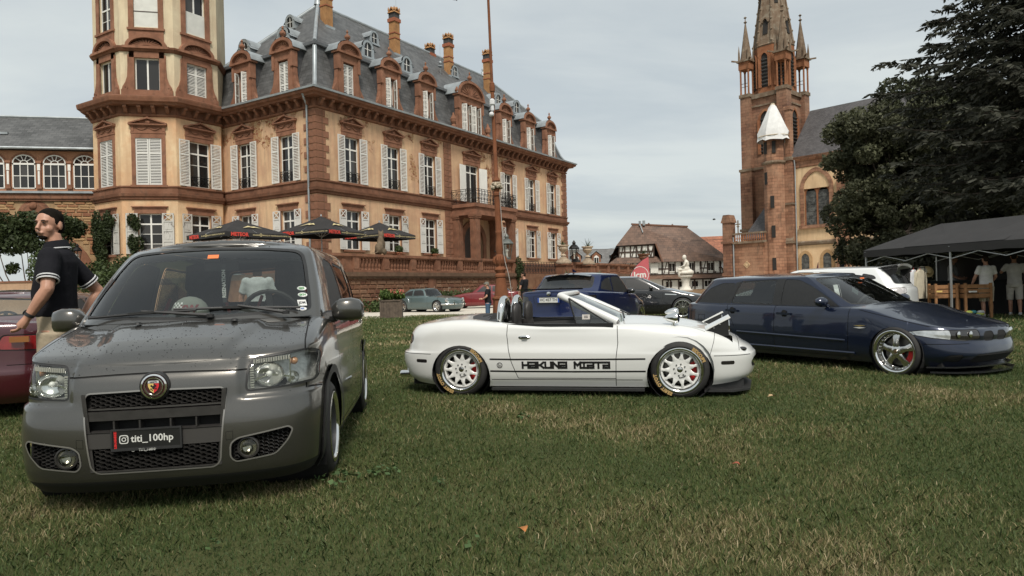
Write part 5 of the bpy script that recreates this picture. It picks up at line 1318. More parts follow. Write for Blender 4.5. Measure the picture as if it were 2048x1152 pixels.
# ------------------------------------------------------------------ lamp post
RUST=stone_mat('rust brown painted iron',(.14,.055,.028),(.20,.078,.038),(.25,.10,.05),3,sa=.3,bump=.2)
lp=empty('lamp_post',(-.36,24.35,0),0,'tall rust brown cast iron lamp post in the middle of the lawn','lamp post',rot=(0,radians(-1.1),0))
mb=MB();mb.lathe([(.40,0),(.40,.08),(.34,.12),(.30,.72),(.34,.76),(.34,.82),(.25,.86)],8);mb.build('base',RUST,lp,30)
mb=MB();mb.lathe([(.25,.86),(.17,1.5),(.2,1.53),(.2,1.6),(.15,1.66),(.21,1.78),(.19,1.84),(.13,1.9),(.16,1.98),(.2,2.12),(.16,2.26),(.11,2.32),(.14,2.5),(.12,2.75),(.10,3.0),(.12,3.06),(.12,3.12),(.095,3.16),(.085,4.35),(.12,4.38),(.12,4.46),(.09,4.5),(.09,4.85),(.13,4.9),(.10,4.98),(.07,5.05),(.065,8.0),(.09,8.03),(.1,8.2),(.085,8.25),(.085,8.32),(.05,8.36),(.045,11.4),(.08,11.44),(.03,11.6)],16);mb.build('shaft',RUST,lp,35)
mb=MB()
for k in range(12):a=2*pi*k/12;mb.tube([(.09*cos(a),.09*sin(a),3.16),(.083*cos(a),.083*sin(a),4.34)],.013,4)
for k in range(10):a=2*pi*k/10;mb.tube([(.2*cos(a),.2*sin(a),2.0),(.235*cos(a),.235*sin(a),2.12),(.19*cos(a),.19*sin(a),2.24)],.03,5)
mb.build('fluting',RUST,lp)
mb=MB();q=random.Random(3)
for k in range(14):a=2*pi*k/14;mb.sphere((.16*cos(a),.16*sin(a),4.68+q.uniform(-.05,.05)),.065,6,4);mb.sphere((.13*cos(a),.13*sin(a),4.8),.05,6,4)
mb.build('flower_collar',mat('chipped cream paint',(.40,.34,.25),.8,0,.3,12),lp)
mb=MB();mb.lathe([(.03,7.55),(.06,7.6),(.06,7.75),(.1,7.8),(.1,7.95),(.04,8.0)],8,(-.02,-.1,-.25));mb.sphere((-.06,-.14,7.2),.09,8,6);mb.build('camera',mat('white plastic',(.65,.65,.65),.4),lp)
mb=MB();mb.tube([(p[0],p[1],p[2])for p in crom([(.1,-.1,4.5),(.13,-.12,3.2),(.16,-.15,2.2),(.3,-.25,1.5),(.4,-.3,.5),(.42,-.3,0)],5)],.012,5);mb.build('cable',mat('grey cable',(.35,.33,.3),.6),lp)
# wooden planter with geraniums
pl=empty('planter',(-5.15,29.6,0),.1,'weathered wooden planter box with red and white flowers at the gravel edge','planter')
WOODG=mat('weathered grey wood',(.10,.075,.055),.85,0,.35,6,.4,40)
for k in range(7):
 mb=MB();x=-.42+.12*k;mb.box(x+.006,x+.114,-.42,-.39,.03,.72);mb.build('slat',WOODG,pl)
mb=MB();mb.box(-.40,.40,-.38,.40,.02,.68);mb.box(-.45,.45,-.45,-.39,.70,.76);mb.box(-.45,.45,-.44,-.40,0,.06)
for sx in(-1,1):x0,x1=sorted((sx*.40,sx*.46));mb.box(x0,x1,-.45,.42,0,.76)
mb.build('frame',WOODG,pl)
leaf_cloud('leaves',LEAF_L,[(q.uniform(-.35,.35),q.uniform(-.3,.3),.9+q.uniform(0,.12),.28,.25,.2,1)for q in[random.Random(i)for i in range(9)]],900,.16,3,pl)
leaf_cloud('flowers',leaf_mat('flower petals',(.55,.16,.12),.7,.6,.1),[(.1,0,1.08,.5,.3,.12,1)],70,.1,4,pl)
# flower bed along the terrace wall
fb=leaf_cloud('flower_bed',LEAF_M,[(*(CW(q.uniform(-3.5,14),TV-q.uniform(.5,1.6)))[:2],q.uniform(.1,.75),.45,.45,.4,1)for q in[random.Random(i)for i in range(60)]],9000,.17,31);tag(fb,kind='stuff')
fb=leaf_cloud('flower_heads',leaf_mat('pale petals',(.55,.5,.4),.4,.6,.1),[(*(CW(q.uniform(-3.5,13),TV-q.uniform(.5,1.6)))[:2],q.uniform(.4,1.1),.4,.4,.3,1)for q in[random.Random(i+7)for i in range(30)]],160,.1,32);tag(fb,kind='stuff')
vy=empty('climbing_ivy',CW(14.0,TV-.25,0),AT,'dark ivy strand climbing the terrace wall left of the stair','ivy')
leaf_cloud('foliage',LEAF_D,[(q.uniform(-.5,.2),0,q.uniform(.6,3.2),.35,.15,.45,1)for q in[random.Random(i+3)for i in range(12)]],2200,.14,33,vy)
# statue of a seated figure on its pedestal in the basin
st=empty('statue',(10.5,42,0),-.3,'white seated figure statue on a pedestal in front of the timber house','statue')
WST=mat('white weathered marble',(.66,.62,.54),.7,0,.15,5,.2,30)
mb=MB()
def lim(pts,r):mb.tube(pts,r,8)
mb.sphere((0,0,1.78),1,12,8,(.34,.34,.16));mb.sphere((.05,0,2.0),1,12,8,(.24,.26,.22));mb.sphere((.07,0,2.3),1,12,8,(.17,.24,.26));lim([(.04,0,2.5),(.0,-.02,2.62)],[.08,.07]);mb.sphere((-.04,-.02,2.72),1,10,8,(.13,.12,.16))
lim([(0,-.12,1.98),(-.38,-.14,1.98),(-.36,-.12,1.6)],[.13,.11,.07]);lim([(0,.12,1.98),(-.3,.16,2.12),(-.34,.12,1.68)],[.13,.1,.07]);lim([(.08,-.24,2.45),(-.06,-.32,2.2),(-.26,-.16,2.12)],[.08,.065,.05]);lim([(.1,.24,2.45),(.14,.34,2.2),(.12,.36,1.95)],[.08,.065,.05]);mb.sphere((.2,.05,1.8),1,10,7,(.3,.35,.2))
b=mb.build('figure',WST,st,60);md=b.modifiers.new('m','REMESH');md.mode='VOXEL';md.voxel_size=.03;md.use_smooth_shade=True
mb=MB();mb.lathe([(.42,1.62),(.42,1.56),(.3,1.5),(.22,1.2),(.22,1.0),(.32,.8),(.4,.76),(.4,.7)],12);mb.build('pedestal',WST,st,40)
mb=MB();mb.lathe([(.7,0),(.62,.4),(.58,.66),(.3,.74)],9);o=mb.build('rock_base',stone_mat('grey rock',(.12,.11,.09),(.2,.18,.15),(.32,.3,.27),3),st)
mb=MB();mb.lathe([(4.2,0),(4.2,.72),(3.9,.72),(3.9,.2)],24);mb.build('basin_rim',stone_mat('basin stone',(.2,.13,.08),(.3,.2,.12),(.36,.26,.17),2),None,loc=(10.8,44.5,0),label='low round stone basin rim behind the statue',cat='fountain basin')
# feather flags
def feather(loc,rz,h,w,m,label,text=None,poly=None,z0=.5):
 o=empty('feather_flag',loc,rz,label,'flag')
 prof=[(0,z0),(w,z0+.1),(w*1.02,z0+h*.55),(w*.98,z0+h),(w*.72,z0+h*.93),(w*.42,z0+h*.80),(w*.16,z0+h*.62),(.02,z0+h*.42)]
 mb=MB();n=len(prof)
 mb.prism(prof,-.004,.004,'y');mb.build('cloth',m,o)
 mb=MB();mb.tube([(-.02,0,0),(-.02,0,z0),(-.03,0,z0+h*.42),(w*.18,0,z0+h*.63),(w*.44,0,z0+h*.82),(w*.79,0,z0+h*.98),(w*.98,0,z0+h*1.02)],[.025,.022,.02,.018,.016,.012,.01],6);mb.build('pole',mat('black pole',(.015,.015,.015),.5),o)
 if text:
  lettering(text,.40,face_frame((w*.58,-.008,z0+h*.58),(1,0,.06),(0,0,1)),MATS['white window paint'],o,offset=.012)
  mb=MB();F=face_frame((w*.58,-.008,z0+h*.58),(1,0,0),(0,0,1));n=28
  for k in range(n):
   a0,a1=2*pi*k/n,2*pi*(k+1)/n;mb.add([F@Vector((r_*cos(a),r_*sin(a),0))for r_,a in((.37,a0),(.395,a0),(.395,a1),(.37,a1))],[(0,1,2,3)])
  mb.build('ring_print',MATS['white window paint'],o)
 return o
feather((5.32,32,0),-.08,1.95,1.0,mat('coral red flag cloth',(.50,.11,.12),.8,0,.12,1.5),'coral red feather flag with white lcm lettering behind the black car','lcm',z0=.45)
feather((19.0,40.2,0),.4,2.9,.35,mat('dark blue flag cloth',(.035,.04,.075),.8,0,.6,6),'narrow dark blue feather flag in front of the dark trees',z0=.6)
feather((21.9,50,0),.4,1.6,.25,mat('dark red flag cloth',(.12,.025,.03),.8),'thin dark red flag in front of the church windows',z0=.8)
# small street sign
# birds
def bird(loc,s,label):
 o=empty('bird',loc,0,label,'bird');mb=MB();mb.sphere((0,0,0),.1*s,8,5,(1.8,.7,.7));mb.sphere((.17*s,0,.03*s),.06*s,6,5);mb.add([(-.15*s,0,0),(-.36*s,.07*s,0),(-.36*s,-.07*s,0)],[(0,1,2)]);mb.build('body',mat('dark feather',(.03,.03,.03),.8),o)
 for sy in(-1,1):
  mb=MB();mb.add([(.06*s,0,.02*s),(-.08*s,0,.02*s),(-.1*s,sy*.28*s,.14*s),(.04*s,sy*.42*s,.06*s),(.1*s,sy*.22*s,.12*s)],[(0,1,2,4),(4,2,3)]);mb.build('wing',MATS['dark feather'],o)
bird((-2.2,31,14.1),1.0,'dark bird flying at the top edge left of the lamp post');bird((20.5,70,7.5),.8,'tiny dark bird in the sky left of the church')
# ------------------------------------------------------------------ trees on the right
BARK=mat('dark bark',(.045,.035,.026),.95,0,.35,4,.8,14)
def broadleaf(loc,clumps,n,size,seed,label,m,trunk_h,r0):
 o=empty('broadleaf_tree',loc,0,label,'tree','trees behind the black tent')
 mb=MB();mb.tube([(0,0,0),(.1,0,trunk_h*.5),(0,.1,trunk_h)],[r0,r0*.75,r0*.5],9);q=random.Random(seed)
 for c in clumps[::2]:mb.tube([(0,0,trunk_h*q.uniform(.4,.9)),(c[0]*.5,c[1]*.5,(trunk_h*.7+c[2])/2),(c[0],c[1],c[2])],[r0*.35,r0*.2,r0*.06],6)
 mb.build('trunk',BARK,o,60);leaf_cloud('crown',m,clumps,n,size,seed,o);return o
LEAF_T=leaf_mat('dark tree leaf',(.092,.097,.054),.5,.6,.3);LEAF_T2=leaf_mat('deep green tree leaf',(.082,.092,.050),.5,.6,.3)
q=random.Random(41)
def crown(n,x0,x1,y0,y1,z0,z1,r,sh=None):
 out=[]
 for _ in range(n):
  x,y,z=q.uniform(x0,x1),q.uniform(y0,y1),q.uniform(z0,z1)
  if sh and not sh(x,z):continue
  k=r*q.uniform(.65,1.25);out.append((x,y,z,k,k*.9,k*.75,k*k))
 return out
broadleaf((20.35,36.5,0),crown(190,-2.9,2.4,-1.6,1.8,1.8,9.9,.72,lambda x,z:x>-2.9+.25*max(0,3.4-z)+.10*max(0,z-7.5)),75000,.2,3,'dark leafy tree at the left of the group, its leaves against the church wall',LEAF_T,4.5,.28)
broadleaf((23.0,37.5,0),crown(120,-2.8,2.8,-1.5,2,2.0,11.4,.85),60000,.23,5,'dark leafy tree in the middle of the group behind the tent roof',LEAF_T2,5,.3)
broadleaf((27.4,37.0,0),crown(120,-2.9,3.0,-1.5,2,1.5,11.2,.85),55000,.24,7,'dark leafy tree at the right edge behind the tent',LEAF_T,5,.3)
hd=empty('hedge',(0,0,0),0,'dark clipped hedge mass filling the background under the tent','hedge')
leaf_cloud('foliage',leaf_mat('hedge leaf',(.045,.046,.030),.4),[(17.5+1.1*i+.3*(i%2),31-.25*i,1.3+.9*(i%3),1.3,.9,1.2,1)for i in range(13)],15000,.24,9,hd)
mb=MB();mb.tube([(17,31.4,.8),(24,30,.9),(32,28.2,.8)],.35,6);mb.build('stem',BARK,hd)
# spruce with drooping sprays, its trunk out of frame on the right
sp_=empty('spruce_tree',(20.6,25.2,0),0,'tall dark spruce with drooping branches at the top right','tree')
mb=MB();mb.tube([(0,0,0),(0,.1,6),(.1,0,13),(.1,0,19)],[.42,.33,.2,.05],10);mb.build('trunk',BARK,sp_,60)
def spruce():
 R=np.random.RandomState(6);V=[];T=[];br=MB()
 def spray(p,d,ln,k):
  n=k;t=R.uniform(0,1,n);side=np.cross(d,[0,0,1.]);side/=np.linalg.norm(side)+1e-6
  for s in range(n):
   b=p+d*(ln*t[s])+np.array([0,0,-.18*ln*t[s]**2])
   dr=d*R.uniform(.2,.8)+side*R.choice([-1,1])*R.uniform(.5,1.0)+np.array([0,0,R.uniform(-.75,.12)]);dr/=np.linalg.norm(dr)
   l=R.uniform(.16,.36);w=np.cross(dr,R.normal(size=3));w=w/np.linalg.norm(w)*R.uniform(.03,.055)
   V.append([b-w*.4,b+w*.4,b+dr*l*.6+w,b+dr*l,b+dr*l*.6-w]);T.append(R.uniform(.1,.8))
 for z in np.arange(4.4,16.0,.56):
  L_=5.7*max(.12,min(1.0,(17.6-z)/8.0));nb=9
  for k in range(nb):
   a=2*np.pi*(k+R.uniform(-.3,.3))/nb+z*1.7
   if cos(a)>.75:continue
   ln=L_*R.uniform(.78,1.08);p0=np.array([0,0,z]);up=R.uniform(-.02,.16)
   pts=[p0+np.array([np.cos(a)*ln*t,np.sin(a)*ln*t,ln*(up*t-.30*t*t+.22*t**4)])for t in np.linspace(0,1,9)]
   br.tube([tuple(x)for x in pts],[.075*(1-.85*t)for t in np.linspace(0,1,9)],5,False)
   for i in range(2,9):
    d0=pts[i]-pts[i-1];d0/=np.linalg.norm(d0);sd=np.cross(d0,[0,0,1.])
    for s in(-1,1):
     dd=d0*.75+sd*s*R.uniform(.5,.9)+np.array([0,0,R.uniform(-.35,-.05)]);dd/=np.linalg.norm(dd);l2=ln*.26*(1.15-i/9)+.28
     spray(pts[i]+R.normal(0,.04,3),dd,l2,int(13+16*l2))
    spray(pts[i-1],d0,np.linalg.norm(pts[i]-pts[i-1]),9)
   spray(pts[-1]-(pts[-1]-pts[-2])*.5,(pts[-1]-pts[-2])/np.linalg.norm(pts[-1]-pts[-2]),.6,18)
 br.build('branches',BARK,sp_)
 V_=np.array(V).reshape(-1,3);n=len(V);me=bpy.data.meshes.new('needles');me.vertices.add(5*n);me.vertices.foreach_set('co',V_.ravel());me.loops.add(5*n);me.loops.foreach_set('vertex_index',np.arange(5*n));me.polygons.add(n);me.polygons.foreach_set('loop_start',np.arange(0,5*n,5));me.polygons.foreach_set('loop_total',np.full(n,5))
 at=me.attributes.new('tone','FLOAT','POINT');at.data.foreach_set('value',np.repeat(np.array(T),5));me.materials.append(leaf_mat('spruce needles',(.060,.062,.046),.45,.7,.2));me.update();obj('needles',me,sp_);return n
print('spruce sprays',spruce())
# ------------------------------------------------------------------ car kit
def paint(name,col,metal=.0,rough=.35,flake=0.0,coat=1.0,var=0.0):
 if name in MATS:return MATS[name]
 t=NT(name);c=tuple(col)
 if flake:
  f=t.noise(t.coord('Object'),900,2,.6);c=t.ramp(f,[(.35,tuple(x*(1-flake)for x in col)),(.65,tuple(min(1,x*(1+flake))for x in col))])
 t.set(Base_Color=c,Metallic=metal,Roughness=rough);t.p.inputs['Coat Weight'].default_value=coat;t.p.inputs['Coat Roughness'].default_value=.03
 n=t.n('ShaderNodeBump');t.l(t.noise(t.coord('Object'),3.0,2),n.inputs['Height']);n.inputs['Strength'].default_value=.05;n.inputs['Distance'].default_value=.02
 t.l(n.outputs[0],t.p.inputs['Coat Normal']);MATS[name]=t.m;return t.m
BLACKP=mat('black trim plastic',(.018,.018,.018),.55,0,.2,20)
GAPM=mat('panel gap',(.006,.006,.006),.8)
RUBBER=mat('tyre rubber',(.020,.019,.018),.75,0,.3,12,.3,60)
CHROME=mat('polished chrome',(.78,.78,.76),.08,1.0)
ALLOY=mat('polished alloy',(.62,.61,.59),.2,1.0,.06,10)
DARKI=mat('dark car interior',(.022,.022,.021),.8,0,.2,6)
UNDER=mat('underbody black',(.008,.008,.008),.9)
CGLASS=glass_mat('car glass',(.80,.84,.81),.03,ior=1.75)
TGLASS=glass_mat('tinted car glass',(.22,.25,.24),.45,ior=1.75)
DGLASS=glass_mat('very dark car glass',(.10,.11,.11),.75)
LENS=glass_mat('clear lamp lens',(.9,.92,.9),.0)
REFL=mat('lamp reflector',(.75,.75,.73),.18,1.0,.1,30)
REDL=mat('red lamp lens',(.22,.012,.012),.12,0,.2,12,coat=1.0)
SMOKE=mat('smoked lamp lens',(.02,.018,.018),.1,0,0,1,coat=1.0)
ORANGE=mat('orange lens',(.5,.16,.03),.2,coat=1.0)
def half_shell(plan,rings,crown,na=80,sub=4,dfr=(.74,.42,0.0),wref=.5,mod=None):
 """half car skin (y >= 0): columns along the plan outline from the nose centre to the tail centre, going up each column and over to y = 0"""
 D=np.array(crom(plan,16));seg=np.diff(D,axis=0);ds=np.hypot(seg[:,0],seg[:,1]*.8);ang=np.unwrap(np.arctan2(seg[:,1]*.8,seg[:,0]));da=np.abs(np.diff(ang,prepend=ang[0]))
 w=ds/ds.sum()+1.1*da/max(da.sum(),1e-6);cum=np.concatenate([[0],np.cumsum(w)]);u=np.linspace(0,cum[-1],na)
 B=np.stack([np.interp(u,cum,D[:,0]),np.interp(u,cum,D[:,1])],1);B[0,1]=0;B[-1,1]=0
 xf,xr=B[0,0],B[-1,0];cols=[]
 for x0,yf in B:
  col=[]
  for r in rings:
   fx=r.get('fx',xf-.6);rx=r.get('rx',xr+.6)
   tf=min(1,max(0,(x0-fx)/(xf-fx)));tr_=min(1,max(0,(rx-x0)/(rx-xr)))
   x=x0-r.get('f',0)*tf+r.get('r',0)*tr_
   col.append((x,max(0,yf)*lut(r['w'],x),lut(r['z'],x)))
  xj,yj,zj=col[-1];k=min(1.0,yj/wref)
  for q in dfr:col.append((xj,yj*q,zj+lut(crown,xj)*(1-q*q)*k))
  cols.append(crom(col,sub))
 V=np.array(cols)
 if mod:mod(V);nA,nJ=V.shape[:2];V[:,-1,1]=0;V[0,:,1]=0;V[-1,:,1]=0
 return V
class Skin:
 def __init__(s,V):
  s.V=V;nA,nJ=V.shape[:2];s.bm=bmesh.new();s.lay=s.bm.faces.layers.int.new('region')
  vs=[[s.bm.verts.new(V[i,j])for j in range(nJ)]for i in range(nA)]
  for i in range(nA-1):
   for j in range(nJ-1):
    q=[]
    for v in(vs[i][j],vs[i][j+1],vs[i+1][j+1],vs[i+1][j]):
     if all((v.co-o.co).length>1e-5 for o in q):q.append(v)
    if len(q)>=3:
     try:s.bm.faces.new(q)
     except ValueError:pass
  bmesh.ops.remove_doubles(s.bm,verts=s.bm.verts,dist=1e-5);bmesh.ops.recalc_face_normals(s.bm,faces=s.bm.faces)
  s.bm.normal_update();s.bm.verts.ensure_lookup_table()
  cen=sum((f.normal.dot(f.calc_center_median()-Vector((V[:,:,0].mean(),0,V[:,:,2].mean()-.2)))for f in s.bm.faces))
  if cen<0:bmesh.ops.reverse_faces(s.bm,faces=s.bm.faces);s.bm.normal_update()
  s.P=[v.co.copy()for v in s.bm.verts];s.N=[]
  for v in s.bm.verts:
   n=v.normal.copy()
   if abs(v.co.y)<1e-4:n.y=0;n.normalize()
   s.N.append(n)
  s.F=[]
  for f in s.bm.faces:
   ix=[v.index for v in f.verts];s.F.append(ix[:3])
   if len(ix)==4:s.F.append([ix[0],ix[2],ix[3]])
  s.bvh=BVHTree.FromPolygons(s.P,s.F);s.names=['body'];s.spec=[dict(m=None)]
 def nrm(s,co):
  loc,n,i,d=s.bvh.find_nearest(co)
  if loc is None:return Vector((0,0,1))
  a,b,c=s.F[i];A,B,C=s.P[a],s.P[b],s.P[c];v0,v1,v2=B-A,C-A,loc-A
  d00,d01,d11,d20,d21=v0 .dot(v0),v0 .dot(v1),v1 .dot(v1),v2 .dot(v0),v2 .dot(v1);den=d00*d11-d01*d01
  if abs(den)<1e-14:return s.N[a]
  v=(d11*d20-d01*d21)/den;w=(d00*d21-d01*d20)/den
  return(s.N[a]*(1-v-w)+s.N[b]*v+s.N[c]*w).normalized()
 def cut(s,poly,ax,cond,only,rid):
  """assign region rid to the faces of regions 'only' whose projection lies in the convex polygon"""
  I={'f':(1,2),'r':(1,2),'s':(0,2),'t':(0,1)}[ax];n=len(poly)
  ar=sum(poly[i][0]*poly[(i+1)%n][1]-poly[(i+1)%n][0]*poly[i][1]for i in range(n))
  if ar<0:poly=poly[::-1]
  lo=[min(p[k]for p in poly)for k in(0,1)];hi=[max(p[k]for p in poly)for k in(0,1)];lay=s.lay;cand=[]
  for f in s.bm.faces:
   if f[lay]not in only:continue
   cs=[v.co for v in f.verts];ok=True
   for k in(0,1):
    v=[c[I[k]]for c in cs]
    if min(v)>hi[k]or max(v)<lo[k]:ok=False;break
   if ok and cond(f.calc_center_median(),f.normal):cand.append(f)
  for i in range(n):
   if not cand:return
   a,b=poly[i],poly[(i+1)%n];d=(b[0]-a[0],b[1]-a[1])
   if abs(d[0])+abs(d[1])<1e-7:continue
   co=Vector((0,0,0));no=Vector((0,0,0));co[I[0]],co[I[1]]=a;no[I[0]],no[I[1]]=d[1],-d[0];no.normalize()
   ge=set(cand)
   for f in cand:ge.update(f.edges);ge.update(f.verts)
   r=bmesh.ops.bisect_plane(s.bm,geom=list(ge),dist=1e-6,plane_co=co,plane_no=no)
   gf=[f for f in r['geom']if isinstance(f,bmesh.types.BMFace)]
   for f in gf:f.normal_update()
   cand=[f for f in gf if(f.calc_center_median()-co).dot(no)<0]
  for f in cand:f[lay]=rid
 def region(s,name,**k):
  s.names.append(name);s.spec.append(k);return len(s.names)-1
def rpoly(poly,r,n=4):
 """round the corners of a polygon"""
 if r<=0:return poly
 out=[];m=len(poly)
 for i in range(m):
  p0,p1,p2=(np.array(poly[(i+k)%m],float)for k in(-1,0,1));a=p0-p1;b=p2-p1;la,lb=np.linalg.norm(a),np.linalg.norm(b)
  q=min(r,la*.45,lb*.45);A=p1+a/la*q;B=p1+b/lb*q
  for t in np.linspace(0,1,n):out.append(tuple((1-t)**2*A+2*t*(1-t)*p1+t*t*B))
 return out
def shrink(poly,d):
 n=len(poly);ar=sum(poly[i][0]*poly[(i+1)%n][1]-poly[(i+1)%n][0]*poly[i][1]for i in range(n));P=[np.array(p,float)for p in(poly if ar>0 else poly[::-1])];out=[]
 P=[p for i,p in enumerate(P)if np.linalg.norm(p-P[i-1])>1e-5];n=len(P)
 for i in range(n):
  e0=P[i]-P[i-1];e1=P[(i+1)%n]-P[i];n0=np.array([-e0[1],e0[0]])/np.linalg.norm(e0);n1=np.array([-e1[1],e1[0]])/np.linalg.norm(e1)
  k=n0+n1;den=max(.35,1+n0@n1);out.append(tuple(P[i]+k/den*d))
 return out
def disc(cx,cz,r,n=28):return[(cx+r*cos(2*pi*k/n),cz+r*sin(2*pi*k/n))for k in range(n)]
class Car:
 def __init__(s,loc,deg,label,cat='car',name='parked_car',tilt=0,pitch=0,z=0,group=None):
  s.root=empty(name,(loc[0],loc[1],z),0,label,cat,group,rot=(radians(tilt),radians(pitch),radians(deg)));s.skins=[]
 def skin(s,plan,rings,crown,body,na=80,sub=4,name='body',**k):
  k_=Skin(half_shell(plan,rings,crown,na,sub,**k));k_.spec[0]['m']=body;k_.names[0]=name;k_.spec[0]['mode']='join';s.skins.append(k_);return k_
 def cut(s,sk,name,poly,ax,m,c=None,mode='pair',seam=0,seam_m=None,off=0,rnd=0,only=(0,),sname='seal',soff=-.004,label=None):
  """m None = cut away"""
  c=c if c is not None else{'f':.2,'r':-2.0,'s':.3,'t':.5}[ax]
  if callable(c):cond=c
  else:cond={'f':lambda p,n:p.x>c and n.x>.05,'r':lambda p,n:p.x<c and n.x<-.05,'s':lambda p,n:p.y>c,'t':lambda p,n:p.z>c}[ax]
  P=rpoly(poly,rnd)
  if seam:
   a=sk.region(sname,m=seam_m or GAPM,mode=mode,off=soff);sk.cut(P,ax,cond,only,a);P=shrink(P,seam);only=(a,)
  r=sk.region(name,m=m,mode=mode,off=off,label=label);sk.cut(P,ax,cond,only,r);return r
 def gaps(s,sk,lines,ax,c=None,w=.006,m=None,only=(0,),name='panel_gap',off=-.005):
  c=c if c is not None else{'f':.2,'r':-2.0,'s':.3,'t':.5}[ax]
  cond=c if callable(c)else{'f':lambda p,n:p.x>c and n.x>.05,'r':lambda p,n:p.x<c and n.x<-.05,'s':lambda p,n:p.y>c,'t':lambda p,n:p.z>c}[ax]
  g=sk.region(name,m=m or GAPM,mode='join',off=off)
  for ln in lines:
   for a,b in zip(ln,ln[1:]):
    d=np.array(b,float)-np.array(a,float);l=np.linalg.norm(d)
    if l<1e-6:continue
    d/=l;n=np.array([-d[1],d[0]])*w/2;a_=np.array(a)-d*w*.3;b_=np.array(b)+d*w*.3
    sk.cut([tuple(a_-n),tuple(b_-n),tuple(b_+n),tuple(a_+n)],ax,cond,only,g)
  return g
 def finish(s,sk,solid=()):
  bm=sk.bm;lay=sk.lay;groups={}
  for f in bm.faces:groups.setdefault(f[lay],[]).append(f)
  out={}
  for rid,fs in groups.items():
   sp=sk.spec[rid]
   if sp.get('m')is None:continue
   vi={};P=[];N=[];F=[]
   for f in fs:
    ix=[]
    for v in f.verts:
     if v.index==-1 or v not in vi:
      vi[v]=len(P);n=sk.nrm(v.co);P.append(v.co+n*sp.get('off',0));N.append(n)
     ix.append(vi[v])
    F.append(ix)
   def mk(Ps,Ns,Fs,nm):
    me=bpy.data.meshes.new(nm);me.from_pydata([tuple(p)for p in Ps],[],Fs);me.materials.append(sp['m']);me.shade_smooth();me.normals_split_custom_set_from_vertices([tuple(n)for n in Ns]);return obj(nm,me,s.root)
   fl=lambda L:[Vector((p.x,-p.y,p.z))for p in L]
   nm=sk.names[rid]
   if sp.get('mode')=='pair':o=[mk(P,N,F,nm),mk(fl(P),fl(N),[f[::-1]for f in F],nm)]
   else:o=[mk(P+fl(P),N+fl(N),F+[[i+len(P)for i in f[::-1]]for f in F],nm)]
   if sp.get('label'):
    for q in o:q['label']=sp['label']
   out.setdefault(nm,[]).extend(o)
  bm.free();return out
 def add(s,name,mb,m,smooth=None,**k):return mb.build(name,m,s.root,smooth,**k)
 def pair(s,name,fn,m,smooth=None):
  """fn(mb) builds the left one; the right one is its mirror image"""
  mb=MB();fn(mb);a=mb.build(name,m,s.root,smooth)
  me=a.data.copy();me.transform(Matrix.Diagonal((1,-1,1,1)));me.flip_normals();b=obj(name,me,s.root);return a,b
 def wheel(s,proto,x,y,z,steer=0,camber=0):
  for sy in(1,-1):
   w=copy_tree(proto)if s is not None else None;w.parent=s.root;w.location=(x,sy*y,z);w.rotation_euler=(radians(camber)*1,0,0 if sy>0 else pi)
   if steer:w.rotation_euler[2]+=radians(steer)
   yield w
 def wheels(s,proto,fx,rx,fy,ry,z,steer=0,camber=0,zr=None):
  for x,y,st,zz in((fx,fy,steer,z),(rx,ry,0,z if zr is None else zr)):
   for w in s.wheel(proto,x,y,zz,st,camber):pass
PROTO=[]
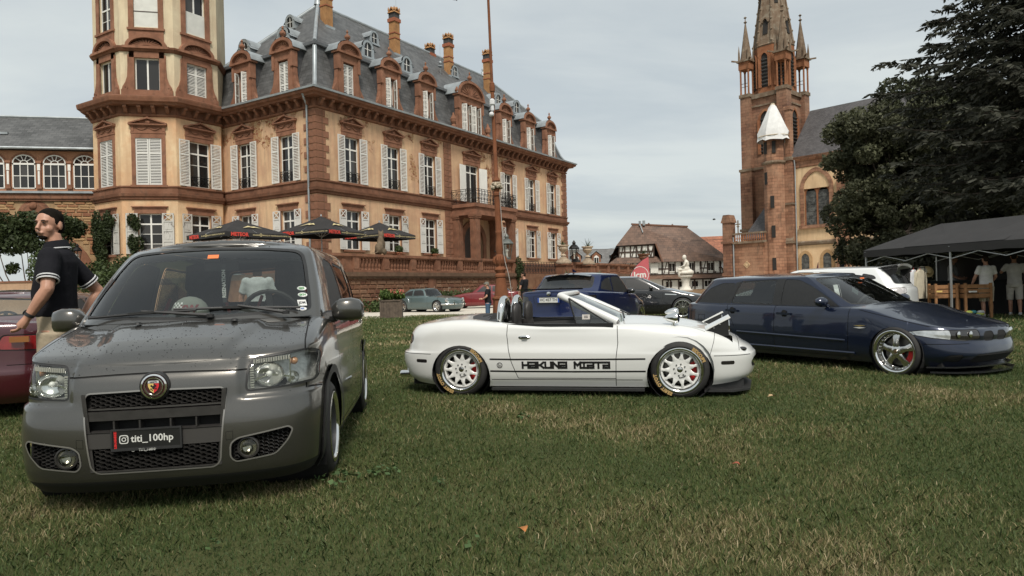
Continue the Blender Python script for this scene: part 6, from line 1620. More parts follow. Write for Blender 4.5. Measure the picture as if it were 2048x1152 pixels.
def make_wheel(R,W,rr,style,rim_m,lip_m=None,depth=.06,letters=None,let_m=None,cal=None,bolt=None):
 """wheel about the y axis, outer face towards +y: wheel (brake disc) > tyre, rim, lip, caliper"""
 lip_m=lip_m or rim_m;h=W/2
 mb=MB();mb.lathe([(.02,h-.11),(rr*.72,h-.11),(rr*.72,h-.13),(.02,h-.13)],28,axis='y');root=mb.build('wheel',mat('brake disc',(.22,.21,.2),.4,.9,.2,20),None,40)
 mb=MB();mb.lathe([(rr-.012,-h*.8),(rr+.03,-h),(R-.03,-h*.98),(R-.004,-h*.8),(R,-h*.5),(R,h*.5),(R-.004,h*.8),(R-.028,h*.97),(R-.05,h+.004),(rr+.03,h+.004),(rr+.004,h*.9),(rr-.012,h*.8)],48,axis='y')
 for k in range(0):pass
 mb.build('tyre',RUBBER,root,50)
 mb=MB();mb.lathe([(rr+.012,h-.004),(rr+.014,h+.004),(rr+.004,h+.008),(rr-.012,h),(rr-.02,h-.02),(rr-.03,h-depth),(rr-.05,h-depth-.02)],48,axis='y');mb.build('rim_lip',lip_m,root,50)
 mb=MB();mb.lathe([(rr-.02,h-.01),(rr-.045,-h*.7)],40,axis='y');mb.build('rim_barrel',mat('dark barrel',(.10,.10,.10),.5,.6),root,60)
 mb=MB();yo=h-depth*.75;r1=rr-.03
 if style=='multi':
  n=11
  for k in range(n):
   a=2*pi*k/n;c,s_=cos(a),sin(a)
   def P(r,w,y):return(r*c-w*s_,y,r*s_+w*c)
   rows=[]
   for r,w,y in((.10,.027,yo-.002),(.125,.019,yo+.004),(r1-.035,.0115,yo+.004),(r1-.008,.017,yo),(r1+.008,.027,yo-.012)):
    rows.append([P(r,-w,y-.022),P(r,-w,y-.004),P(r,-w*.7,y),P(r,w*.7,y),P(r,w,y-.004),P(r,w,y-.022)])
   mb.grid(rows)
  mb.lathe([(.0005,yo-.018),(.026,yo-.016),(.030,yo-.006),(.036,yo-.004),(.045,yo-.008),(.085,yo-.002),(.108,yo-.004),(.112,yo-.02),(.1,yo-.05)],36,axis='y');mb.lathe([(r1+.003,yo-.004),(r1-.012,yo-.006),(r1-.012,yo-.03)],44,axis='y')
 elif style=='five':
  for k in range(5):
   a=2*pi*k/5+pi/2;c,s_=cos(a),sin(a)
   def P(r,w,y):return(r*c-w*s_,y,r*s_+w*c)
   rows=[]
   for r,w,y in((.03,.03,yo+.004),(.07,.037,yo+.006),(.12,.030,yo+.004),(r1-.03,.042,yo-.008),(r1+.004,.060,yo-.018)):
    rows.append([P(r,-w,y-.03),P(r,-w,y-.006),P(r,-w*.55,y),P(r,w*.55,y),P(r,w,y-.006),P(r,w,y-.03)])
   mb.grid(rows)
  mb.lathe([(.0005,yo+.018),(.028,yo+.018),(.032,yo+.012),(.05,yo+.008),(.075,yo-.004),(.08,yo-.03)],30,axis='y');mb.lathe([(r1+.006,yo-.014),(r1-.014,yo-.016),(r1-.014,yo-.04)],44,axis='y')
 else:
  n=10 if style=='ten' else 5
  for k in range(n):
   a=2*pi*k/n+.3;c,s_=cos(a),sin(a);w0,w1=(.02,.012)if n==10 else(.035,.03)
   def P(r,w,y):return(r*c-w*s_,y,r*s_+w*c)
   mb.grid([[P(r,-w,y-.025),P(r,-w,y),P(r,w,y),P(r,w,y-.025)]for r,w,y in((.04,w0,yo),(r1+.006,w1,yo-.005))])
  mb.lathe([(.0005,yo+.01),(.05,yo+.008),(.06,yo-.02)],20,axis='y')
 mb.build('rim',rim_m,root,40)
 if bolt:
  mb=MB()
  for k in range(30):a=2*pi*k/30;mb.lathe([(.0075,yo-.012),(.0075,yo-.002),(.004,yo+.001),(.0005,yo+.001)],6,((r1-.004)*cos(a),0,(r1-.004)*sin(a)),'y')
  o=mb.build('rim_bolts',CHROME,root);o['kind']='stuff'
 mb=MB();nl=8 if style=='multi' else 5;rl=.058 if style=='multi' else .055
 for k in range(nl):a=2*pi*k/nl+.2;mb.lathe([(.0075,yo-.02),(.0075,yo+.001),(.0005,yo+.001)],6,(rl*cos(a),0,rl*sin(a)),'y')
 o=mb.build('lug_nuts',mat('dark lug',(.06,.06,.06),.4,.7),root);o['kind']='stuff'
 mb=MB();mb.lathe([(.0005,yo+(.022 if style=='five' else-.002)),(.02,yo+(.02 if style=='five' else-.003)),(.026,yo+(.012 if style=='five' else-.006))],18,axis='y');mb.build('centre_cap',ALLOY if style=='multi' else mat('bronze cap',(.22,.15,.08),.4,.7),root,40)
 if cal:
  mb=MB()
  for k in range(7):a0,a1=(radians(150+12*q)for q in(k,k+1));r0,r2=rr*.52,rr*.78;mb.prism([(r0*cos(a0),r0*sin(a0)),(r2*cos(a0),r2*sin(a0)),(r2*cos(a1),r2*sin(a1)),(r0*cos(a1),r0*sin(a1))],h-.125,h-.085,'y')
  mb.build('caliper',cal,root)
 if letters:
  for txt,ang,sz in letters:
   def fn(v,ang=ang):
    r=(rr+R)/2-.004+v.y;a=radians(ang)-v.x/((rr+R)/2);return Vector((r*cos(a),h+.0065-.10*max(0,abs(v.y)-.02),r*sin(a)))
   lettering(txt,sz,None,let_m,root,'tyre_lettering',fn=fn,offset=.003,space=1.1)
 return root
def drop(proto):
 for c in list(proto.children):drop(c)
 bpy.data.objects.remove(proto)
def arch_liner(car,x,z,r,y0,y1,m=UNDER):
 def f(mb):mb.lathe([(r,y0),(r,y1)],24,(x,0,z),'y',(0,2*pi));mb.lathe([(r,y0),(.01,y0)],24,(x,0,z),'y')
 car.pair('wheel_arch_liner',f,m)
def seat(car,x,y,m,z0=.25,h=1.0,name='seat'):
 mb=MB();rows=[]
 for z,hw,x0,th in((z0,.22,.02,.1),(z0+.25*h,.24,-.02,.13),(z0+.55*h,.25,-.09,.13),(z0+.72*h,.2,-.12,.1),(z0+.78*h,.1,-.13,.08),(z0+.83*h,.13,-.14,.08),(z0+h,.12,-.16,.07),(z0+1.02*h,.05,-.16,.03)):
  n=12;rows.append([(x+x0+th*cos(2*pi*k/n),y+hw*sin(2*pi*k/n),z)for k in range(n)])
 mb.grid(rows,True);mb.sphere((x+.28,y,z0+.1),1,10,6,(.3,.25,.12));return car.add(name,mb,m,50)
def steering(car,x,y,z,r=.18,m=None,tilt=.45):
 mb=MB();M_=Matrix.Translation((x,y,z))@Matrix.Rotation(-pi/2+tilt,4,'Y');mb.M=M_
 pts=[(r*cos(2*pi*k/24),r*sin(2*pi*k/24),0)for k in range(25)];mb.tube(pts,.016,6,False);mb.beam((-r,0,0),(r,0,0),.04,.02);mb.beam((0,0,0),(-r if False else 0,-r,0),.04,.02);mb.lathe([(.06,-.02),(.05,.02),(.001,.025)],12)
 return car.add('steering_wheel',mb,m or DARKI,40)
def plate_text(car,c,right,up,w,h,txt,bg,fg,size,name='number_plate',band=None,frame=True):
 F=face_frame(c,right,up);mb=MB();mb.M=F
 mb.box(-w/2,w/2,-h/2,h/2,-.008,0);o=mb.build(name,bg,car.root)
 if frame:
  mb=MB();mb.M=F
  for x0,x1,y0,y1 in((-w/2-.008,w/2+.008,h/2,h/2+.008),(-w/2-.008,w/2+.008,-h/2-.014,-h/2),(-w/2-.008,-w/2,-h/2,h/2),(w/2,w/2+.008,-h/2,h/2)):mb.box(x0,x1,y0,y1,-.012,.004)
  mb.build('plate_frame',BLACKP,o)
 lettering(txt,size,F@Matrix.Translation((0,0,.0015)),fg,o,offset=.0009)
 if band:
  for x in(-1,1):
   mb=MB();mb.M=F;mb.box(x*w/2-.02*(x+1),x*w/2-.02*(x-1),-h/2,h/2,0,.001);mb.build('plate_band',band,o)
 return o,F
 # ------------------------------------------------------------------ grey hatchback in the foreground
GREY=paint('warm grey metallic paint',(.112,.107,.097),.8,.28,.2)
def grey_hatch():
 C=Car((-1.93,4.275),-82.7,'warm grey metallic small hatchback with a black honeycomb grille, wet from rain',tilt=.7)
 bp=[(.715,0),(.71,.30),(.69,.55),(.63,.78),(.53,.90),(.36,.965),(.0,.99),(-1.0,1.0),(-2.2,1.0),(-2.56,.97),(-2.74,.9),(-2.82,.72),(-2.85,.4),(-2.86,0)]
 br=[dict(z=.13,w=.755,f=.07,r=.03),dict(z=.205,w=.795,f=.005,r=0),dict(z=.33,w=.808,f=-.022,r=-.02),dict(z=.47,w=.81,f=-.022,r=-.02),dict(z=.585,w=.80,f=.0,r=0),dict(z=[(-2.8,.72),(.2,.70),(.72,.67)],w=.80,f=.012,r=.01),dict(z=[(-2.8,.90),(-.2,.885),(.2,.815),(.5,.765),(.72,.715)],w=.785,f=.03,r=.02),dict(z=[(-2.8,1.0),(-1.5,.985),(-.1,.965),(.1,.925),(.35,.86),(.6,.79),(.72,.742)],w=[(-2.8,.745),(-.1,.745),(.4,.755),(.7,.76)],f=.075,r=.03)]
 def crease(V):
  X_,Y_=V[...,0],V[...,1];yc=.335+.22*(.62-X_).clip(0,.7);up=np.clip((yc-Y_)/.05,0,1);up=up*up*(3-2*up);fade=np.clip((.64-X_)/.2,0,1)*np.clip((X_+.1)/.1,0,1);k=np.clip((Y_-.405)/.03,0,1)*np.clip((V[...,2]-.582)/.014,0,1)*np.clip((.835-V[...,2])/.05,0,1)*np.clip((X_-.2)/.15,0,1);V[...,0]-=.024*k;V[...,1]-=.010*k
  V[...,2]+=.016*up*fade*(V[...,2]>.745)
 B=C.skin(bp,br,[(-2.8,.03),(-.2,.06),(.1,.058),(.45,.05),(.7,.022)],GREY,150,9,wref=.6,mod=crease)
 gp=[(.13,0),(.115,.4),(.04,.74),(-.09,.925),(-.26,.985),(-1.2,1.0),(-2.3,.985),(-2.62,.90),(-2.72,.6),(-2.74,0)]
 gr=[dict(z=.93,w=.755,f=-.06,r=-.05),dict(z=1.0,w=.745,f=.0,r=0),dict(z=1.2,w=.70,f=.25,r=.05),dict(z=1.37,w=.645,f=.49,r=.11),dict(z=1.435,w=.612,f=.60,r=.15),dict(z=1.468,w=.56,f=.69,r=.2)]
 for r_ in gr:r_['fx']=-1.25;r_['rx']=-1.9
 G=C.skin(gp,gr,[(-2.7,.05),(-1.9,.095),(-1.3,.10),(-.8,.07),(-.5,.035)],GREY,90,6,name='roof',wref=.4)
 # ---- openings and panels of the lower body
 C.cut(B,'wheel_cut',disc(0,.285,.335),'s',None,.45);C.cut(B,'wheel_cut',disc(-2.3,.285,.335),'s',None,.45)
 C.cut(B,'wheel_arch_trim',disc(0,.285,.385,36),'s',BLACKP,.5,off=.016);C.cut(B,'wheel_arch_trim',disc(-2.3,.285,.385,36),'s',BLACKP,.5,off=.016)
 C.cut(B,'inside',[(-2.6,-1),(-.02,-1),(.06,0),(-.02,.66),(-.12,.69),(-2.6,.69)],'t',None,lambda p,n:n.z>.5 and p.z>.9)
 C.cut(B,'headlight_cut',[(.432,.61),(.765,.625),(.775,.78),(.735,.815),(.47,.79),(.44,.74)],'f',None,.1,mode='pair',seam=.011,seam_m=BLACKP,rnd=.03,sname='headlight_rim',soff=-.002)
 C.cut(B,'grille_cut',[(-.02,.238),(.285,.238),(.318,.27),(.352,.61),(.335,.652),(-.02,.658)],'f',None,.3,seam=.008,seam_m=mat('bright bumper edge',(.30,.29,.27),.3,.6),rnd=.02,mode='join',sname='grille_edge',soff=.003)
 C.cut(B,'pod_cut',[(.358,.285),(.385,.255),(.58,.275),(.645,.345),(.668,.40),(.645,.422),(.40,.388),(.362,.36)],'f',None,.2,seam=.008,seam_m=MATS['bright bumper edge'],rnd=.025,sname='fog_pod_edge',soff=.003)
 C.cut(B,'bumper_lip',[(.05,-1),(2,-1),(2,.198),(.05,.198)],'s',mat('dark lip plastic',(.012,.012,.012),.6),-1,mode='join')
 C.cut(B,'sill',[(-2.0,-1),(-.3,-1),(-.3,.20),(-2.0,.20)],'s',BLACKP,.3)
 C.gaps(B,[[(-.02,.738),(.20,.735),(.44,.728)]],'f',.3,.009)
 C.gaps(B,[[(.50,.722),(.38,.705),(.20,.69),(-.02,.672)]],'t',.6,.008)
 C.gaps(B,[[(.47,.60),(.30,.585)],[(-.44,.26),(-.44,.6),(-.36,.98)],[(-1.32,.22),(-1.32,.98)],[(-2.10,.7),(-2.13,.98)],[(-.44,.24),(-1.95,.24)]],'s',.5,.008)
 C.cut(B,'tow_cover',[(.345,.42),(.345,.375),(.38,.378),(.38,.422)],'f',GREY,.3,seam=.002,mode='join')
 # ---- glass house
 C.cut(G,'windscreen',[(-.02,.985),(.675,1.015),(.655,1.12),(.605,1.31),(.57,1.40),(.52,1.432),(.3,1.452),(-.02,1.462)],'f',CGLASS,lambda p,n:p.x>-.85 and n.x>.3,mode='join',seam=.018,seam_m=BLACKP,rnd=.03,off=-.004,sname='windscreen_seal',soff=.0)
 C.cut(G,'tint_band',[(-.02,1.385),(.6,1.36),(.6,1.5),(-.02,1.5)],'f',TGLASS,lambda p,n:p.x>-.85,mode='join',only=(G.names.index('windscreen'),),off=-.004)
 C.cut(G,'side_window',[(-.50,1.01),(-1.26,1.01),(-1.27,1.36),(-.95,1.385),(-.80,1.35)],'s',TGLASS,.3,seam=.02,seam_m=BLACKP,rnd=.04,off=-.006)
 C.cut(G,'side_window',[(-1.36,1.01),(-2.02,1.01),(-2.06,1.18),(-2.0,1.35),(-1.36,1.37)],'s',TGLASS,.3,seam=.02,seam_m=BLACKP,rnd=.04,off=-.006)
 C.cut(G,'quarter_window',[(-2.14,1.03),(-2.46,1.05),(-2.42,1.3),(-2.12,1.34)],'s',TGLASS,.3,seam=.02,seam_m=BLACKP,rnd=.04,off=-.006)
 C.cut(G,'rear_window',[(-.02,1.04),(.56,1.05),(.48,1.36),(-.02,1.39)],'r',CGLASS,lambda p,n:p.x<-2.4 and n.x<-.3,mode='join',seam=.02,seam_m=BLACKP,rnd=.05,off=-.004)
 C.gaps(G,[[(-.90,.575),(-2.2,.56)]],'t',1.3,.02,BLACKP,name='roof_strip')
 C.finish(B);C.finish(G)
 R=C.root
 # ---- front end: recessed grille with honeycomb, bars, plate, badge
 def surf(y,z):h_=B.bvh.ray_cast(Vector((2,abs(y),z)),Vector((-1,0,0)));return h_[0].x if h_[0]else .5
 def fx(y,z):return surf(y,z or .45)-.012
 def hexes(ys,zs,r,inside,depth,bar,m,name,xf=fx):
  mb=MB();k=0;z=zs[0]
  while z<zs[1]:
   y=ys[0]+(r*.0 if k%2==0 else r*1.5)
   while y<ys[1]:
    if inside(y,z):
     P=[(y+r*.98*cos(pi/3*q),z+r*.72*sin(pi/3*q))for q in range(6)];Q=[(y+(r*.98-bar)*cos(pi/3*q),z+(r*.72-bar*.8)*sin(pi/3*q))for q in range(6)];S=[(y+(r*.78-bar)*cos(pi/3*q),z+(r*.52-bar*.8)*sin(pi/3*q))for q in range(6)]
     b=[(xf(a,c),a,c)for a,c in P]+[(xf(a,c)+.004,a,c)for a,c in Q]+[(xf(a,c)-depth,a,c)for a,c in S]
     mb.add(b,[(q,(q+1)%6,6+(q+1)%6,6+q)for q in range(6)]+[(6+q,6+(q+1)%6,12+(q+1)%6,12+q)for q in range(6)])
    y+=r*3
   z+=r*.72*.866;k+=1
  o=mb.build(name,m,R);o['kind']='stuff';return o
 GR=mat('satin black grille',(.032,.030,.028),.34,0,.2,20)
 hexes((-.33,.33),(.575,.635),.0165,lambda y,z:abs(y)<.328,.02,.003,GR,'upper_grille_mesh');hexes((-.31,.31),(.262,.365),.018,lambda y,z:abs(y)<.300+(z-.26)*.1,.02,.003,GR,'lower_grille_mesh')
 def slab(y0,y1,z0,z1,dx,t,name,m,n=16):
  mb=MB();rows=[]
  for k in range(n+1):
   y=y0+(y1-y0)*k/n;x=fx(y,min(.62,max(.26,(z0+z1)/2)))+dx;rows.append([(x-t,y,z0),(x,y,z0+.004),(x,y,z1-.004),(x-t,y,z1)])
  mb.grid(rows);return mb.build(name,m,R,30)
 MSK=mat('dark grey grille mask',(.045,.042,.039),.4)
 slab(-.36,.36,.22,.67,-.055,.01,'grille_back',UNDER);slab(-.342,.342,.505,.558,.006,.05,'grille_bar',GR)
 slab(-.345,.345,.642,.655,.004,.06,'grille_bar',GR);slab(-.325,.325,.366,.452,.004,.05,'plate_panel',MSK);slab(-.335,.335,.558,.574,.004,.05,'grille_bar',MSK);slab(-.335,.335,.447,.456,.010,.05,'grille_bar',GR);slab(-.30,.30,.243,.258,.006,.05,'grille_bar',GR)
 for sy in(-1,1):
  mb=MB();a,b=(sy*.318,.25),(sy*.352,.645)
  mb.grid([[(fx(a[0],0)-.06,a[0],a[1]),(fx(a[0],0)+.003,a[0],a[1]),(fx(a[0],0)+.003,a[0]-sy*.02,a[1])],[(fx(b[0],0)-.06,b[0],b[1]),(fx(b[0],0)+.003,b[0],b[1]),(fx(b[0],0)+.003,b[0]-sy*.02,b[1])]]);mb.build('grille_side',GR,R)
 for y in(-.2,-.075,.075,.2):mb=MB();mb.box(fx(y,0)-.05,fx(y,0)-.004,y-.004,y+.004,.456,.505);mb.build('slot_divider',GR,R)
 o,F=plate_text(C,(fx(0,.415)+.018,-.035,.415),(0,1,0),(0,0,1),.325,.088,'titi_100hp',mat('black plate',(.014,.014,.014),.3),mat('plate silver print',(.60,.60,.56),.4),.050)
 # the lettering is right of centre; camera pictogram and red side line
 for ch in list(o.children):
  if ch.name.startswith('lettering'):ch.location=F.to_3x3()@Vector((.028,0,0))
 PS=MATS['plate silver print']
 def icon(cx,cy,s):
  mb=MB()
  ro=rpoly([(-s,-s),(s,-s),(s,s),(-s,s)],s*.6,5);ri=[(x*.8,y*.8)for x,y in ro];n=len(ro)
  mb.add([F@Vector((cx+x,cy+y,.0016))for x,y in ro+ri],[(i,(i+1)%n,n+(i+1)%n,n+i)for i in range(n)])
  n=16;mb.add([F@Vector((cx+r_*s*cos(2*pi*k/n),cy+r_*s*sin(2*pi*k/n),.0016))for r_ in(.5,.32)for k in range(n)],[(k,(k+1)%n,n+(k+1)%n,n+k)for k in range(n)])
  mb.add([F@Vector((cx+s*(.52+.1*cos(2*pi*k/8)),cy+s*(.52+.1*sin(2*pi*k/8)),.0016))for k in range(8)],[tuple(range(8))]);mb.build('pictogram',PS,o)
 icon(-.108,0,.022)
 lettering('SUN-MARKET',.016,F@Matrix.Translation((-.148,0,.0016))@rotz(pi/2),mat('plate red',(.55,.02,.02),.5),o,offset=.001)
 lettering('TITI_100HP',.017,F@Matrix.Translation((.004,-.056,.004)),PS,o,offset=.0006);icon(-.066,-.056,.007)
 # badge
 bd=MB();bx=surf(0,.672)+.014;bd.lathe([(.074,bx-.05),(.076,bx-.01),(.070,bx-.002),(.068,bx)],32,(0,0,.672),'x');badge=bd.build('badge',BLACKP,R,40)
 mb=MB();mb.lathe([(.066,bx-.004),(.064,bx+.006),(.056,bx+.008),(.054,bx+.003)],32,(0,0,.672),'x');mb.lathe([(.048,bx+.004),(.046,bx+.009),(.042,bx+.009),(.040,bx+.003)],32,(0,0,.672),'x');mb.build('chrome_ring',CHROME,badge,40)
 mb=MB();mb.lathe([(.066,bx+.001),(.001,bx+.003)],24,(0,0,.672),'x');mb.build('badge_face',mat('badge dark red',(.05,.012,.012),.3,coat=1),badge)
 FB=face_frame((bx+.006,0,.672),(0,1,0),(0,0,1))
 def sh(k):return[(-.030*k,.026*k),(-.026*k,.034*k),(.026*k,.034*k),(.030*k,.026*k),(.028*k,0),(.018*k,-.022*k),(0,-.036*k),(-.018*k,-.022*k),(-.028*k,0)]
 def flat(name,P,z,m):mb=MB();mb.add([FB@Vector((x,y,z))for x,y in P],[tuple(range(len(P)))]);return mb.build(name,m,badge)
 flat('shield',sh(1.0),.001,GR);flat('shield_yellow',[(-.027,.016),(0,.016),(0,-.033),(-.016,-.020),(-.026,0)],.002,mat('shield yellow',(.62,.45,.14),.4));flat('shield_red',[(0,.016),(.027,.016),(.026,0),(.016,-.020),(0,-.033)],.002,mat('shield red',(.55,.02,.03),.4));flat('shield_top',[(-.027,.018),(.027,.018),(.025,.030),(-.025,.030)],.002,mat('shield pale',(.55,.56,.55),.4))
 for ax,ay,r_ in((0,-.004,.008),(-.010,.004,.005),(.010,.004,.005),(-.012,-.012,.004),(.012,-.010,.004),(.004,.010,.004),(-.006,-.018,.003)):flat('emblem_mark',[(ax+r_*cos(2*pi*k/7),ay+r_*1.2*sin(2*pi*k/7))for k in range(7)],.003,GAPM)
 lettering('ABARTH',.0095,FB@Matrix.Translation((0,.0235,.003)),GAPM,badge,offset=.0004)
 # headlamps: bowl, inner reflectors, bulbs, ribbed top strip, lens
 for sy in(1,-1):
  def X(y,z=.70):
   h=B.bvh.ray_cast(Vector((2,min(abs(y),.772),z)),Vector((-1,0,0)));return(h[0].x if h[0]else .4)-.006
  P=[(.44,.615),(.60,.622),(.755,.635),(.765,.78),(.725,.803),(.60,.792),(.475,.778),(.448,.735)]
  mb=MB();n=len(P);cyy,czz=.6,.71
  mb.add([(X(y,z)-.004,sy*y,z)for y,z in P]+[(X(y,z)-.06,sy*(cyy+(y-cyy)*.9),czz+(z-czz)*.88)for y,z in P],[(i,(i+1)%n,n+(i+1)%n,n+i)for i in range(n)]+[tuple(range(n,2*n))]);hl=mb.build('headlight',mat('grey lamp housing',(.42,.42,.41),.35,.7,.25,40),R,30)
  mb=MB();mb.lathe([(.062,-.002),(.064,-.012),(.05,-.035),(.02,-.05),(.001,-.052)],20,(0,0,0),'x');mb.M=None
  b=mb.build('reflector_bowl',REFL,hl,60,loc=(X(.54)-.012,sy*.545,.69));b.scale=(1,1.25,1.05)
  mb=MB();mb.sphere((X(.54)-.02,sy*.545,.695),.016,10,7);mb.tube([(X(.54)-.06,sy*.545,.695),(X(.54)-.02,sy*.545,.695)],.012,8);mb.build('bulb',mat('pale bulb',(.7,.7,.66),.2),hl,60)
  mb=MB();mb.lathe([(.035,0),(.03,-.03),(.001,-.045)],16,(X(.66,.66)-.03,sy*.655,.665),'x');mb.build('reflector_bowl',REFL,hl,60)
  mb=MB();mb.sphere((X(.67,.75)-.05,sy*.655,.748),.022,10,7);mb.build('indicator',mat('amber indicator bulb',(.45,.22,.10),.25,coat=1.0),hl,60)
  mb=MB()
  for k in range(15):
   y=.475+.012*k;z=.755+.012*k/15;mb.box(X(y)-.03,X(y)-.012,sy*y-.004,sy*y+.004,z,z+.022)
  for k in range(9):z=.625+.013*k;mb.box(X(.455)-.03,X(.455)-.012,sy*.462-.010,sy*.462+.010,z,z+.008)
  mb.build('lens_ribs',mat('bright ribs',(.6,.6,.56),.15,.6),hl)
  mb=MB();mb.box(X(.65)-.04,X(.65)-.018,sy*.645-.003,sy*.645+.003,.62,.79);mb.beam((X(.55)-.02,sy*.46,.66),(X(.6)-.03,sy*.54,.69),.004,.01);mb.beam((X(.6)-.02,sy*.54,.69),(X(.64)-.03,sy*.64,.67),.004,.01);mb.build('divider',REFL,hl)
  mb=MB();mb.grid([[(X(y,P0+(P1-P0)*t)+.002,sy*y,(P0+(P1-P0)*t))for y,P0,P1 in((.443,.617,.74),(.48,.618,.778),(.54,.62,.784),(.60,.622,.79),(.66,.626,.797),(.72,.63,.803),(.765,.636,.782))]for t in(0,.33,.66,1)]);mb.build('lens',LENS,hl,60)
  # fog lamps in their pods
 for sy in(1,-1):
  px=lambda y:surf(min(abs(y),.66),.33)-.022
  mb=MB();mb.add([(px(y)-.045,sy*y,z)for y,z in((.352,.25),(.66,.25),(.66,.42),(.352,.42))],[(0,1,2,3)]);pod=mb.build('fog_pod',UNDER,R)
  mb=MB();k=0;z=.275
  while z<.40:
   y=.385+(.0 if k%2==0 else .024)
   while y<.645:
    if z<.372+(y-.4)*.17 and z>.262+max(0,y-.55)*.9 and abs(hypot(y-.445,z-.325))>.055:
     r=.0155;A=[(px(y)-.012,sy*(y+r*cos(pi/3*q)),z+r*.7*sin(pi/3*q))for q in range(6)];B2=[(px(y)-.010,sy*(y+(r-.003)*cos(pi/3*q)),z+(r-.003)*.7*sin(pi/3*q))for q in range(6)];D=[(px(y)-.03,sy*(y+(r-.005)*cos(pi/3*q)),z+(r-.005)*.7*sin(pi/3*q))for q in range(6)]
     mb.add(A+B2+D,[(q,(q+1)%6,6+(q+1)%6,6+q)for q in range(6)]+[(6+q,6+(q+1)%6,12+(q+1)%6,12+q)for q in range(6)])
    y+=.048
   z+=.0155*.7*.88;k+=1
  o=mb.build('fog_mesh',GR,pod)
  mb=MB();mb.lathe([(.056,-.03),(.056,.006),(.048,.008),(.044,-.004)],24,(px(.445)-.004,sy*.445,.325),'x');mb.build('fog_bezel',GR,pod,40)
  mb=MB();mb.lathe([(.044,-.004),(.03,-.026),(.001,-.034)],20,(px(.445)-.004,sy*.445,.325),'x');fl=mb.build('fog_reflector',mat('fog reflector',(.35,.33,.27),.12,1.0,.3,40),pod,60)
  mb=MB();mb.lathe([(.045,-.004),(.03,.004),(.001,.007)],20,(px(.445)-.004,sy*.445,.325),'x');mb.build('fog_lens',LENS,pod,60)
  # raised creases on the bonnet
  # mirrors
 def mir(mb):
  rows=[]
  for y,hz,hx,x0,z0 in((.775,.03,.03,-.30,1.0),(.80,.06,.06,-.305,1.0),(.83,.074,.085,-.31,1.005),(.90,.078,.09,-.32,1.006),(.955,.070,.08,-.335,1.0),(.978,.045,.05,-.345,.995),(.982,.01,.01,-.345,.995)):
   n=14;rows.append([(x0+hx*(abs(cos(2*pi*k/n))**.6*(1 if cos(2*pi*k/n)>0 else-1)),y,z0+hz*(abs(sin(2*pi*k/n))**.6*(1 if sin(2*pi*k/n)>0 else-1)))for k in range(n)])
  mb.grid(rows,True)
 C.pair('door_mirror',mir,GREY,50)
 C.pair('mirror_mount',lambda mb:(mb.tube([(-.33,.71,.955),(-.32,.80,.965)],[.045,.04],8),mb.prism([(-.52,.70),(-.24,.70),(-.24,.735),(-.52,.735)],.935,.985)),BLACKP)
 # cowl, wipers
 mb=MB();mb.grid([[(.155-.16*(abs(y)/.7)**2.6,y,.985-.01*abs(y)),(.09-.16*(abs(y)/.7)**2.6,y,.992-.01*abs(y)),(.03-.16*(abs(y)/.7)**2.6,y,1.022-.012*abs(y))]for y in[(-.68+1.36*k/16)for k in range(17)]]);C.add('cowl',mb,BLACKP,60)
 def wiper(p,q,piv):
  mb=MB();p,q,piv=Vector(p),Vector(q),Vector(piv);m_=(p+q)/2;mb.tube([piv,piv+Vector((0,0,.02))],.022,8);mb.tube([piv+Vector((0,0,.012)),m_+Vector((.012,0,.018))],[.013,.008],6);mb.tube([p,m_+Vector((.004,0,.005)),q],.008,5);mb.beam(m_-(q-p)*.12+Vector((.008,0,.008)),m_+(q-p)*.12+Vector((.008,0,.008)),.022,.014);return C.add('wiper',mb,BLACKP,40)
 wiper((.055,-.60,1.02),(.135,.04,1.045),(.14,.12,1.0));wiper((.10,-.10,1.055),(.0,.62,1.035),(.10,.55,1.0));
 mb=MB();mb.lathe([(.022,0),(.018,.012),(.004,.016)],10,(.19,-.27,.975));mb.lathe([(.022,0),(.018,.012),(.004,.016)],10,(.19,.27,.975));C.add('washer_jet',mb,BLACKP)
 # interior
 mb=MB();mb.grid([[(.02-.14*(abs(y)/.68)**2.4,y,.985),(-.20,y,1.0),(-.42,y,.965),(-.46,y,.75)]for y in[-.66+1.32*k/12 for k in range(13)]]);C.add('dashboard',mb,DARKI,50)
 mb=MB();mb.sphere((-.36,.34,.985),1,14,8,(.14,.22,.065));C.add('instrument_hood',mb,DARKI,60)
 steering(C,-.50,.34,.98,.185);SEATM=mat('dark seat cloth',(.03,.028,.028),.9,0,.2,20);SEATR=mat('red seat piping',(.38,.03,.03),.7)
 for y in(.34,-.34):
  s_=seat(C,-1.12,y,SEATM,.35,1.02)
  for sy in(-1,1):
   mb=MB();mb.tube([(-1.03,y+sy*.235,.42),(-1.03,y+sy*.25,.72),(-1.10,y+sy*.255,.95),(-1.14,y+sy*.20,1.12)],.013,6);mb.build('seat_piping',SEATR,s_)
 mb=MB();mb.box(-2.1,-1.95,-.6,.6,.35,.98);C.add('rear_bench',mb,SEATM)
 mb=MB();mb.box(-2.72,.15,-.74,.74,.12,.32);C.add('floor_pan',mb,UNDER)
 mb=MB();mb.box(.1,.55,-.62,.62,.2,.66);C.add('engine_bay',mb,UNDER)
 mb=MB();mb.box(-.62,-.57,-.11,.11,1.30,1.365);mb.tube([(-.56,0,1.40),(-.59,0,1.34)],.012,6);C.add('rear_view_mirror',mb,DARKI)
 # on the windscreen: toll vignette, stickers; hanging strap
 def wsp(y,z):
  sk=None;t=(z-1.0)/.46;return Vector((.10-.60*t-.18*(abs(y)/.72)**2.6,y,z))
